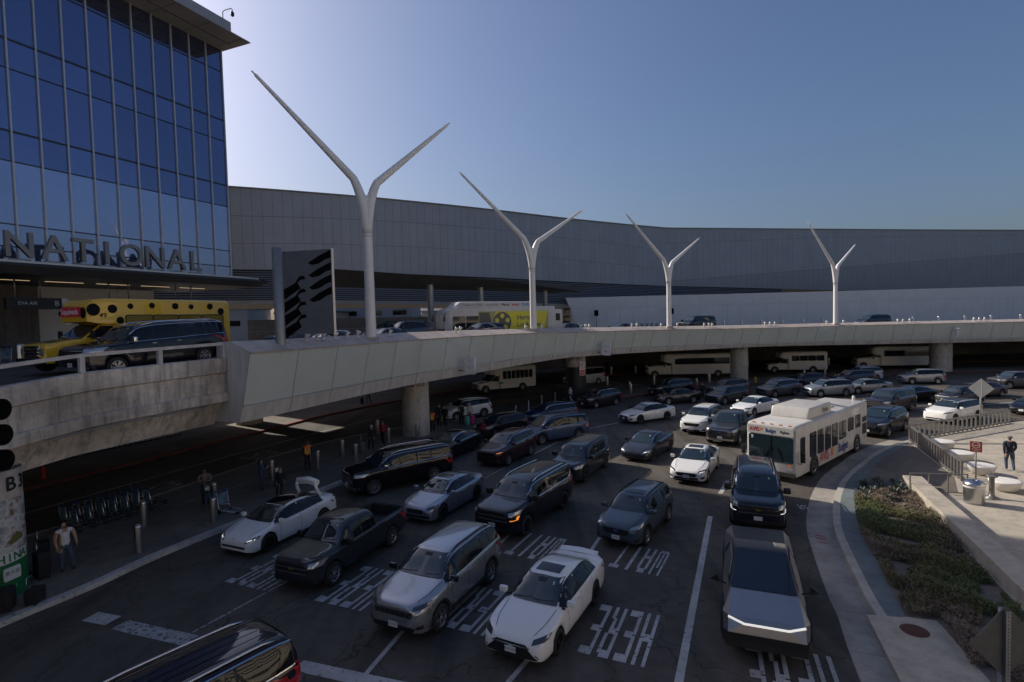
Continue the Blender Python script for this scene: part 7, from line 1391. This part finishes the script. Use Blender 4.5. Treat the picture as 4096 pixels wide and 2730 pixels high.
person('man in white T-shirt and jeans by the green advert column', (-15.85, 18.8), -35, 'white_tee', 'jeans', h=1.80, sleeve='short', pose=dict(la=((0, .13, .8), (.03, .165, .66), (.12, .16, .55)), ll=((0, .055, .52), (.06, .09, .29), (.05, .10, .045))), girth=1.22, shoes='black_cloth')
person('man in patterned jacket behind the boy in a jersey', (-14.75, 25.6), -60, 'camo', 'black_cloth', 'skin_b', h=1.76, pose=dict(la=((0, .13, .8), (.08, .15, .68), (.14, .05, .66)), ra=((0, -.13, .8), (.08, -.15, .68), (.14, -.05, .66))))
boy = person('boy in dark green jersey numbered 80', (-14.15, 24.75), 115, 'jersey', 'jeans', 'skin_b', h=1.36, shoes='shoe_white'); text_on('jersey_number', '80', .2, 'white', frame((-.142, 0, 1.03), (0, -1, 0), (0, 0, 1)), boy, bold=True); text_on('jersey_name', 'ST BROWN', .05, 'white', frame((-.142, 0, 1.15), (0, -1, 0), (0, 0, 1)), boy)
person('woman in denim with a brown cap looking at her phone', (-13.0, 27.6), 20, 'denim', 'denim', h=1.66, hat='hair_red', hair='hair_dark', longhair=True, pose=dict(la=((0, .12, .8), (.06, .15, .67), (.16, .07, .72)), ra=((0, -.12, .8), (.06, -.15, .67), (.16, -.05, .70))))
person('dark haired person bending over bags by the electric sedan', (-11.7, 26.6), -50, 'dark_navy', 'black_cloth', h=1.55, pose=dict(lean=.22, ll=((0, .06, .50), (.12, .07, .30), (-.02, .06, .045)), rl=((0, -.06, .50), (.12, -.07, .30), (-.02, -.06, .045))))
person('attendant in an orange safety vest on the island', (-11.95, 31.1), -70, 'orange_vest', 'dark_navy', 'skin_b', h=1.76, vest=True, arms='dark_navy')
person('traveller with white cap and backpack pulling a case', (-9.5, 35.8), -60, 'black_cloth', 'black_cloth', h=1.72, hat='cream', bag='black_cloth', pose=dict(walk, lean=.08))
person('traveller in a dark red jumper by the bollards', (-9.0, 37.1), -95, 'red_cloth', 'black_cloth', h=1.72, pose=walk)
person('attendant in orange vest half hidden by column B2', (-6.2, 41.1), -80, 'orange_vest', 'dark_navy', 'skin_b', h=1.7, vest=True, arms='dark_navy')
person('man in black coat facing the white crossover', (-6.0, 43.5), -60, 'black_cloth', 'black_cloth', h=1.8)
person('woman in black with a pale handbag', (-5.5, 43.4), -120, 'black_cloth', 'black_cloth', h=1.66, longhair=True)
person('traveller in a green jacket with dark backpack', (-4.25, 43.7), 110, 'green_cloth', 'dark_navy', h=1.78, bag='black_cloth', hat='hair_dark')
person('traveller in a cream top with pale cap and cases', (-3.6, 44.2), -100, 'cream', 'grey_cloth', h=1.68, hat='cream', pose=pull)
person('curly haired child in a red plaid jacket', (-2.2, 38.6), 80, 'red_cloth', 'black_cloth', 'skin_b', h=1.34, hair='hair_red', z=0)
person('grey haired man in blue plaid bending behind the minivan', (5.3, 47.6), 160, 'plaid_blue', 'jeans', hair='hair_grey', h=1.76, z=0, pose=dict(lean=.16))
person('person raising an arm beside the black crossover', (5.6, 54.0), -40, 'white_tee', 'black_cloth', h=1.72, hair='hair_red', z=.0, pose=dict(ra=((0, -.13, .8), (.07, -.16, .86), (.03, -.06, .95)), lean=.08))
person('woman in dark clothes standing in the road by the grey estate', (19.1, 54.9), -100, 'black_cloth', 'black_cloth', h=1.7, z=0)
person('man in cap and dark jacket walking on the plaza', (25.4, 27.7), 62, 'dark_navy', 'jeans', h=1.82, hat='grey_cloth', pose=walk, shoes='shoe_white', girth=1.15)
person('person pulling a case under the deck edge', (-15.1, 56.6), 150, 'black_cloth', 'jeans', h=1.72, pose=dict(walk))
for (x, y, f, l) in ((14.3, 82.7, -60, 'person waiting by the far wall near the crossing, leftmost'), (16.0, 80.9, -100, 'person in black waiting by the far wall, taller of the pair'), (16.7, 81.2, 80, 'person in black waiting by the far wall, right of the pair'), (18.4, 82, -120, 'person waiting by the far wall near the long coach'), (50.4, 85.2, -90, 'person standing beyond the far coach, wearing dark clothes')): person(l, (x, y), f, 'black_cloth', 'dark_navy', h=1.72)
person('traveller at the left edge holding a rolling case', (-16.3, 15.55), 10, 'grey_cloth', 'jeans', h=1.74, shoes='shoe_white', pose=dict(la=((0, .13, .8), (.08, .16, .66), (.2, .12, .55))))
person('dark jacketed person behind the railing on the upper road', (-3.6, 80), -90, 'black_cloth', 'dark_navy', h=1.74, z=6.5)
person('person in black by the terminal kerb behind the grey crossover', (-15.9, 37.5), -40, 'black_cloth', 'dark_navy', h=1.7, z=6.9)
person('person in dark clothes behind the spotted bus windscreen', (-24.4, 33.4), -70, 'black_cloth', 'dark_navy', h=1.74, z=6.8)
def suitcase(label, pos, rz, mt, d=(.28, .45, .68), z=.15):
    t = thing('rolling_suitcase', label, 'suitcase', (pos[0], pos[1], z), R(rz)); o = link(bpy.data.objects.new('shell', mesh_box('case', d, mt, .05)), t); o.location = (0, 0, d[2]/2+.06); b = MB()
    b.tube([(-d[0]*.4, -.12, d[2]), (-d[0]*.4, -.12, d[2]+.42), (-d[0]*.4, .12, d[2]+.42), (-d[0]*.4, .12, d[2])], .013, 6); b.build('pull_handle', 'steel', t)
    for sx in (1, -1):
        for sy in (1, -1): b = MB(); b.lathe([(0, -.015), (.035, -.015), (.035, .015), (0, .015)], 10, M=Matrix.Translation((sx*d[0]*.35, sy*d[1]*.4, .035)) @ Matrix.Rotation(math.pi/2, 4, 'X')); b.build('wheel', 'rubber', t)
mat('mint', (.12, .42, .33), .45); mat('hotpink', (.6, .03, .2), .45)
suitcase('mint green rolling suitcase', (-3.75, 43.3), 30, 'mint'); suitcase('hot pink rolling suitcase behind the mint green one', (-3.35, 43.75), 20, 'hotpink'); suitcase('black rolling suitcase beside the man in white T-shirt', (-16.25, 18.3), 60, 'black_cloth', (.35, .5, .85)); suitcase('second black suitcase stacked behind the man in white', (-16.55, 18.75), 40, 'black_cloth', (.35, .5, 1.05))
suitcase('black rolling case at the left edge before the advert column', (-15.55, 16.25), 30, 'black_cloth', (.35, .55, .6)); suitcase('soft black bag beside the rolling case at the left edge', (-15.0, 16.6), 10, 'black_cloth', (.35, .5, .42)); suitcase('grey suitcase of the traveller with white cap', (-9.9, 35.2), 20, 'grey_cloth'); suitcase('dark suitcase pulled under the deck edge', (-15.7, 56.2), 20, 'black_cloth', (.3, .45, .6))
t = thing('handbag', 'pale handbag carried beside the woman in black', 'handbag', (-5.75, 43.05, .55)); o = link(bpy.data.objects.new('bag_body', mesh_box('bag', (.14, .34, .34), 'khaki', .05)), t); o.location = (0, 0, .17); b = MB(); b.tube([(0, -.12, .34), (0, -.06, .6), (0, .06, .6), (0, .12, .34)], .012, 6); b.build('strap', 'khaki', t)
bpy.data.scenes.remove(_TMP)
